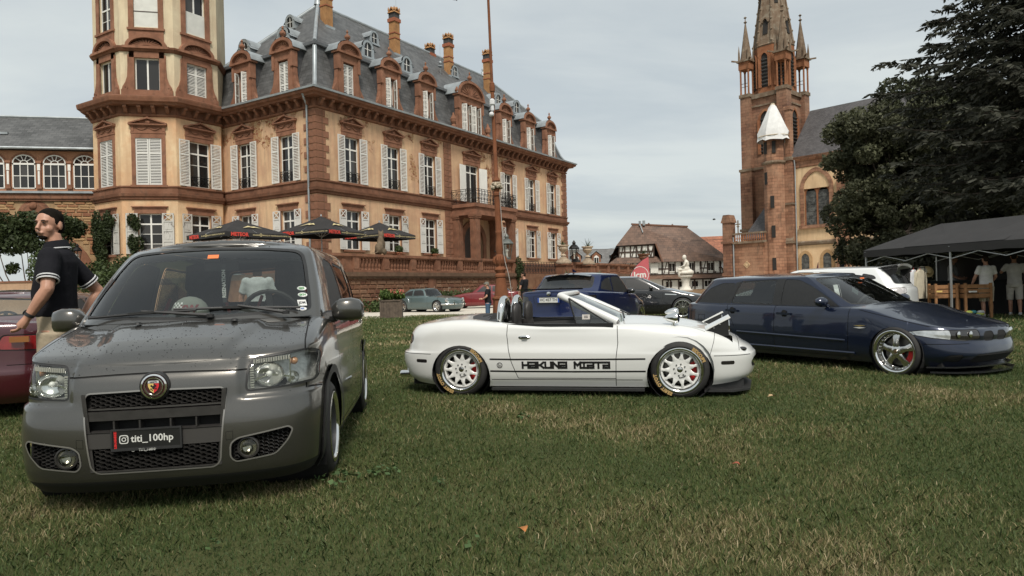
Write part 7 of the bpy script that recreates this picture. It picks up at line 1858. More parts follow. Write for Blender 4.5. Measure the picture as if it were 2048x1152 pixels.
 def sticker(name,y,z,w,h,m,txt=None,tm=None,ts=.03,round_=False):
  F_=face_frame(wsp(y,z)+Vector((.012,0,.008)),Vector((-.18*2.6*(abs(y)/.72)**1.6/.72*(1 if y>0 else-1),1,0)),(-.8,0,1));mb=MB()
  P=[(w/2*cos(2*pi*k/18),h/2*sin(2*pi*k/18))for k in range(18)]if round_ else[(-w/2,-h/2),(w/2,-h/2),(w/2,h/2),(-w/2,h/2)]
  mb.add([F_@Vector((x,y_,0))for x,y_ in P],[tuple(range(len(P)))]);o=mb.build(name,m,R)
  if txt:lettering(txt,ts,F_@Matrix.Translation((0,0,.001)),tm,o,offset=.001)
  return o
 WH=mat('sticker white',(.62,.62,.6),.5);GN=mat('sticker green',(.05,.22,.06),.5);OR=mat('vignette orange',(.72,.17,.04),.5);BKT=mat('sticker black',(.02,.02,.02),.5)
 o=sticker('vignette',.0,1.383,.07,.032,OR);sticker('vignette',.0,1.387,.026,.02,mat('vignette mint',(.25,.55,.45),.5))
 sticker('sticker',.600,1.148,.062,.034,WH,'EEE',GN,.022,True);sticker('sticker',.612,1.106,.062,.034,WH,'SKN',GN,.022,True);sticker('sticker',.618,1.055,.055,.046,WH,'JDM',BKT,.024);sticker('sticker',.626,1.018,.055,.028,WH,'AK',mat('sticker blue',(.05,.12,.35),.5),.018,True)
 o=sticker('sticker',.545,1.017,.001,.001,WH,'No Limits Society',WH,.019)
 mb=MB();mb.grid([[(-.53,y,z)for y in(.012,.038)]for z in(1.345,1.27,1.2,1.08)]);st_=C.add('hanging_strap',mb,BKT);lettering('RISENATION',.034,face_frame((-.525,.025,1.21),(0,0,1),(0,-1,0)),WH,st_,offset=.001)
 # cap on the dashboard
 CAPM=mat('olive grey cap cloth',(.17,.18,.16),.9,0,.1,8,.2,80)
 cap=empty('cap',(0,0,0),0,'olive grey cap with KW lettering lying on the dashboard of the grey hatchback','cap')
 cap.matrix_world=C.root.matrix_basis@Matrix.Translation((-.20,-.10,1.0))@Matrix.Rotation(radians(0),4,'Z')
 mb=MB();mb.sphere((0,0,.02),1,18,10,(.11,.115,.11));mb.build('crown',CAPM,cap,60);mb=MB();mb.grid([[(.08+.0*r_,y*.115,.015+.02*(1-y*y)),(.08+.075*sqrt(max(0,1-y*y*.95)),y*.125,.004+.012*(1-y*y))]for y in[-1+.1*k for k in range(21)]for r_ in(0,)]);mb.build('peak',CAPM,cap,60)
 def capfn(v):
  y=v.x;z=.055+v.y;x=.11*sqrt(max(.01,1-(y/.115)**2-((z-.02)/.11)**2))+.004;return Vector((x,y,z))
 lettering('KW',.06,None,mat('cap maroon print',(.16,.03,.035),.7),cap,fn=lambda v:capfn(Vector((v.x+.02,v.y-.004,0))),offset=.003)
 mb=MB()
 for i in range(5):
  for j in range(3):
   if(i+j)%2==0:y0,z0=-.075+.012*i,.012+.012*j;mb.add([capfn(Vector((y0+a,z0+b-.01,0)))for a,b in((0,0),(.012,0),(.012,.012),(0,.012))],[(0,1,2,3)])
 mb.build('check_print',WH,cap)
 # wheels
 p=make_wheel(.285,.20,.205,'five',ALLOY,CHROME,.075,cal=mat('dark caliper',(.05,.05,.05)))
 C.wheels(p,0,-2.3,.70,.70,.280,camber=0);drop(p)
 for x in(0,-2.3):arch_liner(C,x,.285,.345,.40,.79)
 mb=MB();mb.tube([(-2.2,.0,1.52),(-2.35,0,1.60)],[.012,.006],6);C.add('aerial',mb,BLACKP)
 C.pair('door_handle',lambda mb:(mb.tube([(-1.10,.805,.90),(-1.12,.83,.905),(-1.22,.83,.91),(-1.24,.805,.905)],.013,6),mb.tube([(-1.95,.80,.92),(-1.97,.825,.925),(-2.07,.825,.93),(-2.09,.80,.925)],.013,6)),GREY,40)
 # rain drops standing on bonnet and roof
 rd=random.Random(12);mb=MB()
 for n_,sk,xr,yr in((900,B,(-.05,.66),.7),(380,G,(-1.4,-.55),.58)):
  for _ in range(n_):
   x,y=rd.uniform(*xr),rd.uniform(-yr,yr);hit=sk.bvh.ray_cast(Vector((x,abs(y),2)),Vector((0,0,-1)))
   if hit[0]is None or hit[1].z<.6 and abs(hit[1].z)<.6:continue
   p_=hit[0].copy();p_.y=y;r_=rd.choice((.0016,.002,.0024,.003,.0042))*(1.0 if n_>500 else 1.3);nn=6;e=rd.uniform(.8,1.5)
   if n_>500 and rd.random()<.25+max(0,.45-x)*.0:pass
   mb.add([p_+Vector((r_*e*cos(2*pi*k/nn),r_*sin(2*pi*k/nn),-.0006))for k in range(nn)]+[p_+Vector((r_*.6*cos(2*pi*k/nn),r_*.6*sin(2*pi*k/nn),r_*.55))for k in range(nn)]+[p_+Vector((0,0,r_*.7))],[(k,(k+1)%nn,nn+(k+1)%nn,nn+k)for k in range(nn)]+[(nn+k,nn+(k+1)%nn,2*nn)for k in range(nn)])
 o=mb.build('rain_drops',mat('water drop',(.03,.03,.03),.03,0,0,1,spec=.6),R,60);o['kind']='stuff'
 return C
grey_hatch()
# ------------------------------------------------------------------ white roadster
PEARL=paint('pearl white paint',(.66,.665,.64),0,.3,0)
VINYL=mat('black vinyl print',(.012,.012,.012),.4)
def side_pt(sk,x,z,sy=-1,off=.003):
 h=sk.bvh.ray_cast(Vector((x,2,z)),Vector((0,-1,0)));y=h[0].y if h[0]else .78
 return Vector((x,sy*(y+off),z))
def block_text(s,x0,x1,z0,z1,fn,th,parent,m,gap=.35):
 """wide block capitals from strokes on a 4 x 4 grid"""
 G={'H':'AE,BF,CD','a':'ag,gh,hF,Ff,fe,ec','K':'AE,Ck,kB,kF','U':'AE,EF,BF','N':'EA,AF,FB','M':'EA,Am,mB,BF','I':'AB,EF,ij','T':'AB,ij'}
 P={'A':(0,1),'B':(1,1),'E':(0,0),'F':(1,0),'C':(0,.5),'D':(1,.5),'a':(0,1),'g':(1,1),'h':(1,.5),'f':(0,0),'e':(0,.45),'c':(1,.45),'k':(.45,.5),'m':(.5,.45),'i':(.5,1),'j':(.5,0)}
 n=sum(.75 if c==' ' else(.55 if c=='I' else 1)for c in s)+gap*(len(s)-1);u=(x1-x0)/n;x=x0
 for c in s:
  w=u*(.75 if c==' ' else(.55 if c=='I' else 1))
  if c!=' ':
   mb=MB();h=(z1-z0)
   for st in G[c].split(','):
    a,b=P[st[0]],P[st[1]];A=np.array([x+a[0]*w,z0+a[1]*h]);Bv=np.array([x+b[0]*w,z0+b[1]*h]);d=Bv-A;l=np.linalg.norm(d);d/=l;nn=np.array([-d[1],d[0]])*th/2;A=A-d*th/2;Bv=Bv+d*th/2
    for q in range(3):
     p,r=A+(Bv-A)*q/3,A+(Bv-A)*(q+1)/3;mb.add([fn(*(p-nn)),fn(*(r-nn)),fn(*(r+nn)),fn(*(p+nn))],[(0,1,2,3)])
   mb.build('letter',m,parent)
  x+=w+u*gap
def roadster():
 C=Car((-.391,8.16),-13,'white open roadster with HAKUNA MIATA side lettering and raised pop-up headlights',tilt=.2)
 bp=[(3.06,0),(3.045,.25),(2.99,.5),(2.88,.70),(2.72,.84),(2.52,.925),(2.27,.97),(1.5,.985),(.9,.982),(0,1.0),(-.3,.975),(-.55,.885),(-.69,.74),(-.765,.5),(-.79,.25),(-.795,0)]
 br=[dict(z=[(-.8,.15),(0,.10),(2.2,.10),(3,.15)],w=.74,f=.09,r=.12),dict(z=.20,w=.79,f=.03,r=.05),dict(z=.33,w=.815,f=.0,r=0),dict(z=[(-.8,.45),(2.2,.42),(3,.405)],w=.822,f=.0,r=.0),dict(z=[(-.8,.475),(0,.48),(2.2,.46),(3.05,.43)],w=.818,f=.02,r=.055),dict(z=[(-.8,.56),(2.2,.53),(3.05,.465)],w=[(-.8,.81),(1.2,.80),(2.3,.815)],f=.05,r=.075),dict(z=[(-.8,.625),(0,.71),(.6,.665),(1.7,.655),(2.3,.645),(2.7,.575),(3.0,.49)],w=[(-.8,.78),(0,.795),(1.2,.79),(2.3,.785),(3,.78)],f=.11,r=.09),dict(z=[(-.78,.66),(-.5,.745),(0,.79),(.45,.755),(1.0,.718),(1.7,.722),(2.27,.705),(2.6,.645),(2.85,.56),(3.0,.495)],w=[(-.8,.70),(0,.725),(1,.765),(1.7,.745),(2.27,.71),(3,.66)],f=.16,r=.13)]
 B=C.skin(bp,br,[(-.8,.03),(0,.05),(.4,.03),(1.7,.075),(2.3,.05),(3,.02)],PEARL,130,5,wref=.55)
 for x,z in((0,.28),(2.268,.272)):C.cut(B,'wheel_cut',disc(x,.212,.325,32),'s',None,.4);C.cut(B,'arch_lip',disc(x,.212,.333,32),'s',PEARL,.4,off=.004)
 C.cut(B,'cockpit_cut',[(.30,-.1),(1.63,-.1),(1.60,.50),(1.50,.685),(.55,.685),(.36,.62)],'t',None,lambda p,n:p.z>.66 and n.z>.2)
 C.cut(B,'top_well',[(.02,-.1),(.31,-.1),(.37,.64),(.10,.60),(.04,.4)],'t',VINYL,lambda p,n:p.z>.66,mode='join')
 C.cut(B,'popup_cut',[(2.60,.42),(2.80,.41),(2.79,.59),(2.61,.63)],'t',VINYL,.45,off=-.03)
 for x0,x1,z in((2.665,2.80,.338),(-.51,-.378,.37)):C.cut(B,'side_marker',[(x0,z-.017),(x1,z-.02),(x1,z+.018),(x0,z+.02)],'s',SMOKE,.3,seam=.003,rnd=.018)
 C.cut(B,'tail_lamp',[(-.80,.53),(-.60,.545),(-.555,.60),(-.58,.655),(-.80,.66)],'s',SMOKE,lambda p,n:p.y>.30,seam=.008,rnd=.05)
 C.cut(B,'mouth',[(-.02,.26),(.38,.27),(.44,.32),(.36,.37),(-.02,.385)],'f',UNDER,2.4,mode='join',rnd=.04,off=-.03)
 C.gaps(B,[[(.52,.745),(.515,.64),(.53,.5),(.56,.36),(.625,.19)],[(.625,.19),(1.64,.19)],[(1.66,.72),(1.665,.55),(1.645,.4),(1.635,.11)],[(-.8,.452),(-.33,.445)],[(2.60,.412),(3.06,.402)],[(.34,.175),(1.90,.175)]],'s',.45,.007)
 C.gaps(B,[[(2.62,.655),(2.60,.55),(2.56,.42)]],'s',.45,.005)
 C.gaps(B,[[(1.72,.66),(2.2,.645),(2.52,.68)],[(2.86,-.05),(2.85,.64)]],'t',.45,.006)
 for z,w in((.392,.017),(.266,.017)):
  C.gaps(B,[[(.335,z),(.6,z-.004),(1.2,z-.006),(1.93,z-.002)]],'s',.5,w,VINYL,name='stripe',off=.001)
 C.finish(B);R=C.root
 block_text('HaKUNa MIaTa',.68,1.575,.301,.357,lambda x,z:side_pt(B,x,z),.021,R,VINYL)
 def tsig(mb):q_=side_pt(B,2.885,.462,1,-.004);mb.M=Matrix.Translation(q_)@rotz(-.55);mb.sphere((0,0,0),1,16,8,(.055,.014,.024))
 C.pair('turn_signal',tsig,SMOKE,60)
 lg=MB();n=20
 def ringf(cx,cz,r0,r1):
  for k in range(n):a0,a1=2*pi*k/n,2*pi*(k+1)/n;lg.add([side_pt(B,cx+r*cos(a),cz+r*sin(a))for r,a in((r0,a0),(r1,a0),(r1,a1),(r0,a1))],[(0,1,2,3)])
 ringf(.435,.328,.024,.03)
 for x,z0,z1 in((.424,.31,.345),(.436,.31,.334),(.448,.31,.334)):lg.add([side_pt(B,a,b)for a,b in((x-.003,z0),(x+.003,z0),(x+.003,z1),(x-.003,z1))],[(0,1,2,3)])
 lg.build('roundel_print',VINYL,R)
 # cockpit: tub, seats, hoops, folded roof, windscreen
 mb=MB();mb.grid([[(x,y,z)for y,z in((-.70,.72),(-.66,.60),(-.64,.2),(.64,.2),(.66,.60),(.70,.72))]for x in(.15,.4,1.0,1.66)]);mb.add([(.2,-.68,.2),(.2,.68,.2),(.34,.68,.77),(.34,-.68,.77)],[(0,1,2,3)]);C.add('cockpit_tub',mb,DARKI)
 mb=MB();mb.grid([[(1.68,y,.76-.04*abs(y)),(1.5,y,.74-.03*abs(y)),(1.36,y,.66),(1.40,y,.45)]for y in[-.68+1.36*k/8 for k in range(9)]]);C.add('dashboard',mb,DARKI,50)
 mb=MB();mb.beam((.5,-.715,.728),(1.62,-.735,.726),.05,.05);mb.beam((.5,.715,.728),(1.62,.735,.726),.05,.05);C.add('door_capping',mb,VINYL)
 LEA=mat('black leather',(.028,.025,.023),.5,0,.3,14,.2,60)
 for y in(-.33,.33):
  s_=seat(C,.66,y,LEA,.18,.58);mb=MB();rows=[]
  for z,hw,th in((.70,.125,.045),(.78,.13,.05),(.86,.125,.05),(.93,.10,.045),(.965,.05,.03)):
   rows.append([(.52+th*cos(2*pi*k/12),y+hw*sin(2*pi*k/12),z)for k in range(12)])
  mb.grid(rows,True);mb.build('headrest',LEA,s_,60)
  mb=MB();P_=[Vector((.36,y-.16,.62)),Vector((.38,y-.16,.86))]+[Vector((.385,y-.16*cos(pi*k/8),.86+.15*sin(pi*k/8)))for k in range(1,8)]+[Vector((.38,y+.16,.86)),Vector((.36,y+.16,.62))];mb.tube(P_,.042,12);C.add('roll_hoop',mb,CHROME,60)
 mb=MB()
 for k in range(5):mb.grid([[(.06+.05*k,y,.795+.025*sin(k*1.7)+.012*k-.10*(abs(y)/.62)**3),(.10+.055*k,y,.82+.02*sin(k*1.3)-.10*(abs(y)/.62)**3),(.14+.055*k,y,.79-.08*(abs(y)/.62)**3)]for y in[-.62+1.24*q/14 for q in range(15)]])
 C.add('folded_roof',mb,mat('black roof fabric',(.018,.018,.018),.85,0,.2,10),60)
 ws=lambda y,t:Vector((1.80-.66*t-.14*(abs(y)/.66)**2*(1-.4*t),y*(1-.13*t),.755+.285*t+.012*(1-(y/.66)**2)*t))
 mb=MB();edge=[ws(-.665,k/6)for k in range(7)]+[ws(-.665+1.33*k/14,1)for k in range(1,14)]+[ws(.665,1-k/6)for k in range(7)];mb.tube(edge,[.047]*5+[.036]*(len(edge)-10)+[.047]*5,10);C.add('windscreen_frame',mb,PEARL,60)
 mb=MB();mb.grid([[ws(-.64+1.28*k/14,t)for k in range(15)]for t in(0,.33,.66,.98)]);C.add('windscreen',mb,CGLASS,60)
 mb=MB();e2=[p+Vector((.012,-.012 if p.y>0 else .012,-.01))for p in edge];mb.tube(e2,.026,6);C.add('windscreen_seal',mb,VINYL)
 steering(C,1.22,.33,.68,.17)
 mb=MB();p=[ws(.3,.95)+Vector((-.05,-.3+.0,-.03))];mb.box(1.08,1.12,-.10,.10,.955,1.0);C.add('rear_view_mirror',mb,VINYL)
 def q(mb):mb.tube([(1.16,.66,1.01),(1.24,.70,.73),(1.60,.70,.73),(1.16,.66,1.01)],.011,6)
 C.pair('quarter_frame',q,VINYL);C.pair('quarter_glass',lambda mb:mb.add([(1.165,.66,1.0),(1.245,.70,.735),(1.59,.70,.735)],[(0,1,2)]),CGLASS)
 mb=MB();mb.box(1.30,1.38,-.706,-.704,.79,.84);o=C.add('window_sticker',mb,mat('faded sticker',(.6,.56,.52),.6));lettering('5G',.03,face_frame((1.34,-.7075,.815),(1,0,0),(0,0,1)),VINYL,o,offset=.001)
 mb=MB()
 for a,b in(((1.72,-.55,.795),(1.66,.0,.85)),((1.74,.05,.80),(1.60,.55,.83))):mb.tube([a,b],.01,5)
 C.add('wiper',mb,BLACKP)
 # raised pop-up lamps
 def pop(mb):mb.add([(2.53,.41,.685),(2.53,.655,.67),(2.765,.60,.795),(2.765,.41,.805),(2.53,.41,.672),(2.53,.655,.657),(2.775,.60,.779),(2.775,.41,.789)],[(0,1,2,3),(7,6,5,4),(0,4,5,1),(1,5,6,2),(2,6,7,3),(3,7,4,0)])
 C.pair('popup_lid',pop,PEARL)
 def popb(mb):mb.add([(2.53,.42,.66),(2.53,.645,.645),(2.755,.59,.775),(2.755,.42,.785),(2.755,.59,.60),(2.755,.42,.61),(2.56,.42,.60),(2.56,.64,.60)],[(0,1,7,6),(1,2,4,7),(2,3,5,4),(3,0,6,5)])
 C.pair('popup_housing',popb,VINYL)
 C.pair('popup_lamp',lambda mb:(mb.lathe([(.065,2.758),(.06,2.766),(.001,2.775)],16,(0,.505,.70),'x'),mb.sphere((2.67,.628,.715),.006,6,4),mb.sphere((2.61,.64,.68),.006,6,4)),REFL)
 # chrome bullet mirrors on the wings, handles, exhaust, splitter, skirts, tow strap
 def bm_(mb):mb.M=Matrix.Translation((2.22,.66,.79))@rotz(.25);mb.lathe([(.001,.05),(.045,.05),(.055,.03),(.052,0),(.036,-.06),(.012,-.10),(.001,-.105)],16,(0,0,0),'x');mb.tube([(0,0,-.03),(-.01,0,-.075)],[.014,.018],8);mb.lathe([(.05,-.095),(.03,-.08),(.01,-.075)],12)
 C.pair('wing_mirror',bm_,CHROME,60)
 def hd_(mb):p=side_pt(B,.70,.615,1);mb.sphere((p.x,p.y-.002,p.z),1,14,8,(.068,.012,.021))
 C.pair('door_handle',hd_,CHROME);C.pair('handle_recess',lambda mb:mb.box(.68,.735,.79,.8135,.608,.622),VINYL)
 mb=MB();mb.lathe([(.036,-.79),(.04,-.78),(.04,-.62),(.034,-.62),(.032,-.77)],16,(0,-.50,.20),'x');mb.tube([(-.64,-.50,.20),(-.2,-.45,.2)],.03,8);C.add('exhaust',mb,CHROME,50)
 mb=MB();mb.prism([(2.50,-.74),(2.78,-.72),(2.95,-.55),(3.02,0),(2.95,.55),(2.78,.72),(2.50,.74)],.055,.075,'z');mb.prism([(2.55,-.66),(2.9,-.45),(2.9,.45),(2.55,.66)],.075,.16,'z');C.add('front_splitter',mb,BLACKP)
 C.pair('side_skirt',lambda mb:mb.box(.34,1.92,.66,.80,.066,.09),BLACKP);mb=MB();mb.box(-.6,2.6,-.6,.6,.10,.24);C.add('floor_pan',mb,UNDER)
 mb=MB();mb.grid([[(3.03,-.42,.27),(3.03,-.38,.27)],[(3.055,-.42,.22),(3.055,-.38,.22)],[(3.05,-.42,.15),(3.05,-.38,.15)],[(3.07,-.42,.10),(3.07,-.38,.10)]]);C.add('tow_strap',mb,mat('red strap',(.25,.02,.03),.8))
 gold=mat('gold tyre lettering',(.42,.28,.11),.6)
 p=make_wheel(.288,.205,.212,'multi',mat('white wheel enamel',(.70,.70,.67),.3,coat=.5),CHROME,.04,[('PROXES',140,.045),('TOYO TIRES',320,.045)],gold,mat('red caliper',(.55,.02,.02),.35))
 lettering('JRWORK',.022,None,VINYL,p,'rim_print',fn=lambda v:Vector(((.075+v.y)*cos(radians(250)-v.x/.09),.0735+.0,(.075+v.y)*sin(radians(250)-v.x/.09))),offset=.0008)
 C.wheels(p,2.268,0,.700,.700,.280,camber=-2.5);drop(p)
 for x in(0,2.268):arch_liner(C,x,.28,.33,.35,.78)
 return C
roadster()
# ------------------------------------------------------------------ the other cars share one generator
def gen_car(loc,deg,label,pm,wb,fo,ro,W,zn,zc,zr,roof,xc,xh,xq,xb,R=.31,gwf=.895,rr=.235,rim='generic',rim_m=None,lip_m=None,side=(),pillars=(),front=(),rear=(),lines=(),glass=TGLASS,rglass=None,na=84,sub=4,nose=1.0,tail=1.0,z=0,tilt=0,belt=None,wz=None,inner=True,cal=None,bolt=None,roofm=None,track=None,bulge=0,tumble=.19,zl=(.42,.5),ff=1.0,arch=None):
 """x = 0 at the front axle; zn/zc/zr heights of nose, cowl and tail deck; xc cowl, xh header, xq roof end, xb foot of the rear screen"""
 C=Car(loc,deg,label,z=z,tilt=tilt);xt=-wb-ro
 bp=[(fo,0),(fo-.01*nose,.3),(fo-.06*nose,.55),(fo-.16*nose,.78),(fo-.30*nose,.91),(fo-.52*nose,.97),(0,.985),(-wb*.4,1),(-wb,.995),(xt+.5*tail,.96),(xt+.2*tail,.88),(xt+.06*tail,.72),(xt+.01,.4),(xt,0)]
 zb_=belt or[(xt,zr),(xb,zr-.01),(xc,zc-.01),(0,zc*.55+zn*.45),(fo,zn)]
 mid=[(x,min(.62*v+.19,v-.125))for x,v in zb_]
 rings=[dict(z=.15,w=W*.92,f=.1,r=.08),dict(z=.25,w=W*.985,f=0,r=.01),dict(z=[(xt,.42),(-.3,.42),(fo,zl[0])],w=W,f=-.02,r=-.02),dict(z=[(xt,.52),(-.3,.51),(fo,zl[1])],w=W*(1+bulge),f=-.005,r=0),dict(z=mid,w=W*.99,f=.02,r=.01),dict(z=[(x,v-.075)for x,v in zb_],w=W*.98,f=.035*ff,r=.015),dict(z=[(x,v-.02)for x,v in zb_],w=W*.952,f=.06*ff,r=.03),dict(z=zb_,w=W*.90,f=.09*ff,r=.05)]
 B=C.skin(bp,rings,[(xt,.03),(xb,.04),(xc,.06),(0,.06),(fo,.025)],pm,na,sub,wref=.5)
 gw=W*gwf;zb=zc-.02;h=roof-zb-.035
 gp=[(xc,0),(xc-.02,.4),(xc-.12,.75),(xc-.28,.935),(xc-.5,.985),((xc+xb)/2,1),(xb+.5,.985),(xb+.22,.92),(xb+.06,.7),(xb+.01,.4),(xb,0)]
 f1,r1=xc-xh,xq-xb
 gr=[dict(z=[(xb,zr-.03),(xc,zb-.02)],w=gw,f=-.02,r=-.02),dict(z=[(xb,zr+.01),(xc,zb+.03)],w=gw*.99,f=.02,r=.02),dict(z=zb+h*.55,w=gw*(1-tumble*.45),f=f1*.52,r=r1*.45),dict(z=zb+h*.88,w=gw*(1-tumble*.85),f=f1*.88,r=r1*.80),dict(z=zb+h*.96,w=gw*(1-tumble),f=f1,r=r1*.92),dict(z=zb+h,w=gw*(1-tumble*1.35),f=f1*1.12,r=r1)]
 for r_ in gr:r_['fx']=(xc+xb)/2+.3;r_['rx']=(xc+xb)/2-.2
 G=C.skin(gp,gr,[(xq,.02),((xh+xq)/2,.05),(xh,.03)],roofm or pm,int(na*.8),sub,name='roof',wref=.4)
 az,ar=arch or(R,R*1.09)
 for x in(0,-wb):C.cut(B,'wheel_cut',disc(x,az,ar),'s',None,.45)
 C.cut(B,'inside',[(xb+.1,-.1),(xc-.1,-.1),(xc-.1,W*.6),(xc-.4,gw*.9),(xb+.3,gw*.9),(xb+.1,W*.6)],'t',None,lambda p,n:n.z>.5 and p.z>zb-.15)
 zt=zb+h;fw=gw*(1-tumble*.9)
 C.cut(G,'windscreen',[(-.02,zb+.03),(gw*.87,zb+.05),(fw*.93,zt-.05),(fw*.8,zt-.03),(-.02,zt-.015)],'f',CGLASS,lambda p,n:p.x>xh-.15 and n.x>.25,mode='join',seam=.018,seam_m=BLACKP,rnd=.04,sname='windscreen_seal',off=-.003)
 C.cut(G,'rear_window',[(-.02,zr+.05),(gw*.80,zr+.06),(fw*.84,zt-.06),(-.02,zt-.035)],'r',rglass or glass,lambda p,n:p.x<xq+.25 and n.x<-.2,mode='join',seam=.018,seam_m=BLACKP,rnd=.05,sname='rear_window_seal',off=-.003)
 for P in side:C.cut(G,'side_window',P,'s',glass,lambda p,n:n.y>.4,seam=.022,seam_m=BLACKP,rnd=.05,off=-.004)
 for P in pillars:C.cut(G,'pillar_trim',P,'s',BLACKP,lambda p,n:n.y>.4)
 for nm,P,m,rn,sm in front:C.cut(B,nm,P,'f',m,-.3,seam=sm,rnd=rn,mode='join' if min(p[0]for p in P)<0 else 'pair',off=-.004)
 for nm,P,m,rn,sm in rear:C.cut(B,nm,P,'r',m,lambda p,n:p.x<-wb-ro+.75 and n.x<-.10,seam=sm,rnd=rn,mode='join' if min(p[0]for p in P)<0 else 'pair',off=-.004)
 if lines:C.gaps(B,lines,'s',.45,.007)
 return C,B,G
def close_car(C,B,G,wb,W,R,rr,rim='generic',rim_m=None,lip_m=None,wz=None,inner=True,cal=None,bolt=None,xs=-1.2,zc=.85,track=None,steer=0,belt=.9,letters=None):
 C.finish(B);C.finish(G)
 p=make_wheel(R,.215,rr,rim,rim_m or ALLOY,lip_m or CHROME,.055,cal=cal,bolt=bolt)
 t=track or W-.11;C.wheels(p,0,-wb,t,t,wz or R-.008,steer,-2);drop(p)
 for x in(0,-wb):arch_liner(C,x,R,R*1.1,W*.5,W*.955)
 mb=MB();mb.box(-wb-.5,.45,-W*.8,W*.8,.14,.3);C.add('floor_pan',mb,UNDER)
 mb=MB();mb.box(.0,.45,-W*.55,W*.55,.3,.58);mb.box(-wb-.6,-wb+.1,-W*.5,W*.5,.3,.6);C.add('engine_bay',mb,UNDER)
 if inner:
  for y in(-.37,.37):seat(C,xs-.35,y,DARKI,.28,belt+.0)
  mb=MB();mb.box(xs-1.35,xs-1.15,-.6,.6,.3,zc+.05);C.add('rear_bench',mb,DARKI)
  mb=MB();mb.box(xs+.15,xs+.75,-W*.78,W*.78,zc-.25,zc-.03);C.add('dashboard',mb,DARKI);steering(C,xs+.08,.37,zc-.02,.18)
def mirrors(C,x,y,z,m):
 def f(mb):mb.sphere((x,y+.09,z+.06),1,12,8,(.07,.11,.065));mb.tube([(x+.02,y-.03,z),(x,y+.05,z+.03)],.022,6)
 C.pair('door_mirror',f,m,60)
 # dark blue estate
BLUE=paint('deep navy paint',(.008,.014,.036),.45,.28,.25)
wbx=2.725
C,B,G=gen_car((5.19,8.55),-60.5,'dark navy blue estate car with polished five spoke wheels, lowered onto the grass',BLUE,wbx,.69,.93,.862,.55,.815,.86,1.262,-.42,-1.22,-3.18,-3.56,side=[[(-3.28,.862),(-2.66,.845),(-2.54,1.15),(-2.80,1.155),(-3.04,1.08)],[(-2.56,.845),(-1.78,.825),(-1.78,1.19),(-2.45,1.175)],[(-1.66,.82),(-.74,.80),(-.95,.94),(-1.20,1.08),(-1.42,1.17),(-1.66,1.19)]],pillars=[[(-2.66,.845),(-2.56,.845),(-2.45,1.175),(-2.54,1.15)],[(-1.79,.825),(-1.65,.82),(-1.65,1.19),(-1.79,1.19)]],front=[('clear_lens',[(.64,.452),(.78,.475),(.86,.525),(.80,.565),(.64,.568)],mat('bright clear lens',(.50,.52,.52),.12,.5,.2,20,coat=1.0),.02,.006),('headlight',[(.29,.455),(.52,.435),(.78,.47),(.86,.525),(.80,.565),(.31,.565)],SMOKE,.03,.006),('kidney_grille',[(.03,.425),(.21,.425),(.25,.48),(.21,.535),(.05,.54)],UNDER,.05,.012),('lower_grille',[(-.02,.185),(.36,.185),(.43,.215),(.39,.285),(-.02,.29)],UNDER,.05,.01),('fog_recess',[(.54,.20),(.71,.215),(.70,.285),(.55,.29)],UNDER,.03,.006)],lines=[[(-.60,.16),(-.59,.4),(-.575,.80)],[(-1.70,.2),(-1.70,.86)],[(-2.42,.52),(-2.52,.70),(-2.60,.87)],[(-.6,.205),(-2.3,.205)],[(.30,.405),(.82,.41)],[(-3.02,.545),(-3.17,.545),(-3.17,.675),(-3.02,.675),(-3.02,.545)],[(.36,.60),(.1,.66),(-.45,.785)],[(-3.3,.42),(-3.62,.42)]],glass=CGLASS,rglass=TGLASS,na=110,sub=5,z=-.03,zl=(.28,.37),ff=.3,arch=(.275,.315))
C.gaps(B,[[(-3.6,.70),(-2.5,.705),(-.62,.662)]],'s',.45,.012,BLUE,name='body_crease',off=-.006)
close_car(C,B,G,wbx,.862,.292,.238,'five',ALLOY,CHROME,.305,True,MATS['red caliper'],True,-1.25,.80,.745,0,.80)
for nm_,a_,b_,r_ in(('side_moulding',(-2.36,.445),(-.62,.402),.017),('sill_edge',(-2.3,.265),(-.5,.25),.02)):
 def f(mb):mb.tube([side_pt(B,a_[0]+(b_[0]-a_[0])*t/8,a_[1]+(b_[1]-a_[1])*t/8,1,-.002)for t in range(9)],r_,8)
 C.pair(nm_,f,BLUE,60)
mirrors(C,-.92,.80,.82,BLUE)
C.pair('door_handle',lambda mb:(mb.beam((-1.42,.868,.715),(-1.64,.868,.722),.028,.03),mb.beam((-2.34,.868,.745),(-2.56,.868,.752),.028,.03)),BLUE);C.pair('handle_recess',lambda mb:(mb.lathe([(.05,.855),(.001,.860)],12,(-1.53,0,.72),'y'),mb.lathe([(.05,.855),(.001,.860)],12,(-2.45,0,.75),'y')),UNDER)
C.pair('projector',lambda mb:[mb.lathe([(.036,.0),(.038,.006),(.026,.012),(.001,.016)],14,(B.bvh.ray_cast(Vector((2,y_,.51)),Vector((-1,0,0)))[0].x-.008,y_,.51),'x')for y_ in(.56,.42)],REFL,60)
mb=MB();mb.prism([(.36,-.76),(.60,-.58),(.71,-.3),(.73,0),(.71,.3),(.60,.58),(.36,.76)],.075,.095,'z');mb.prism([(.34,-.80),(.56,-.60),(.66,-.3),(.68,0),(.66,.3),(.56,.60),(.34,.80)],.135,.15,'z');C.add('front_splitter',mb,mat('gloss black lip',(.012,.012,.014),.25,coat=1))
for k,(m_,z_)in enumerate(((mat('gold badge',(.45,.33,.12),.35,.6),.595),(MATS['sticker white'],.57))):mb=MB();mb.prism([(-.50,z_),(-.42,z_+.006),(-.34,z_),(-.42,z_-.012)],-.87,-.862,'y');C.add('wing_badge',mb,m_)
for sx in(-1.30,-1.62):mb=MB();mb.tube([(sx,-.60,.82),(-2.1 if sx<-1.5 else-2.0,.1,1.2)],.02,6);C.add('roll_cage',mb,UNDER)
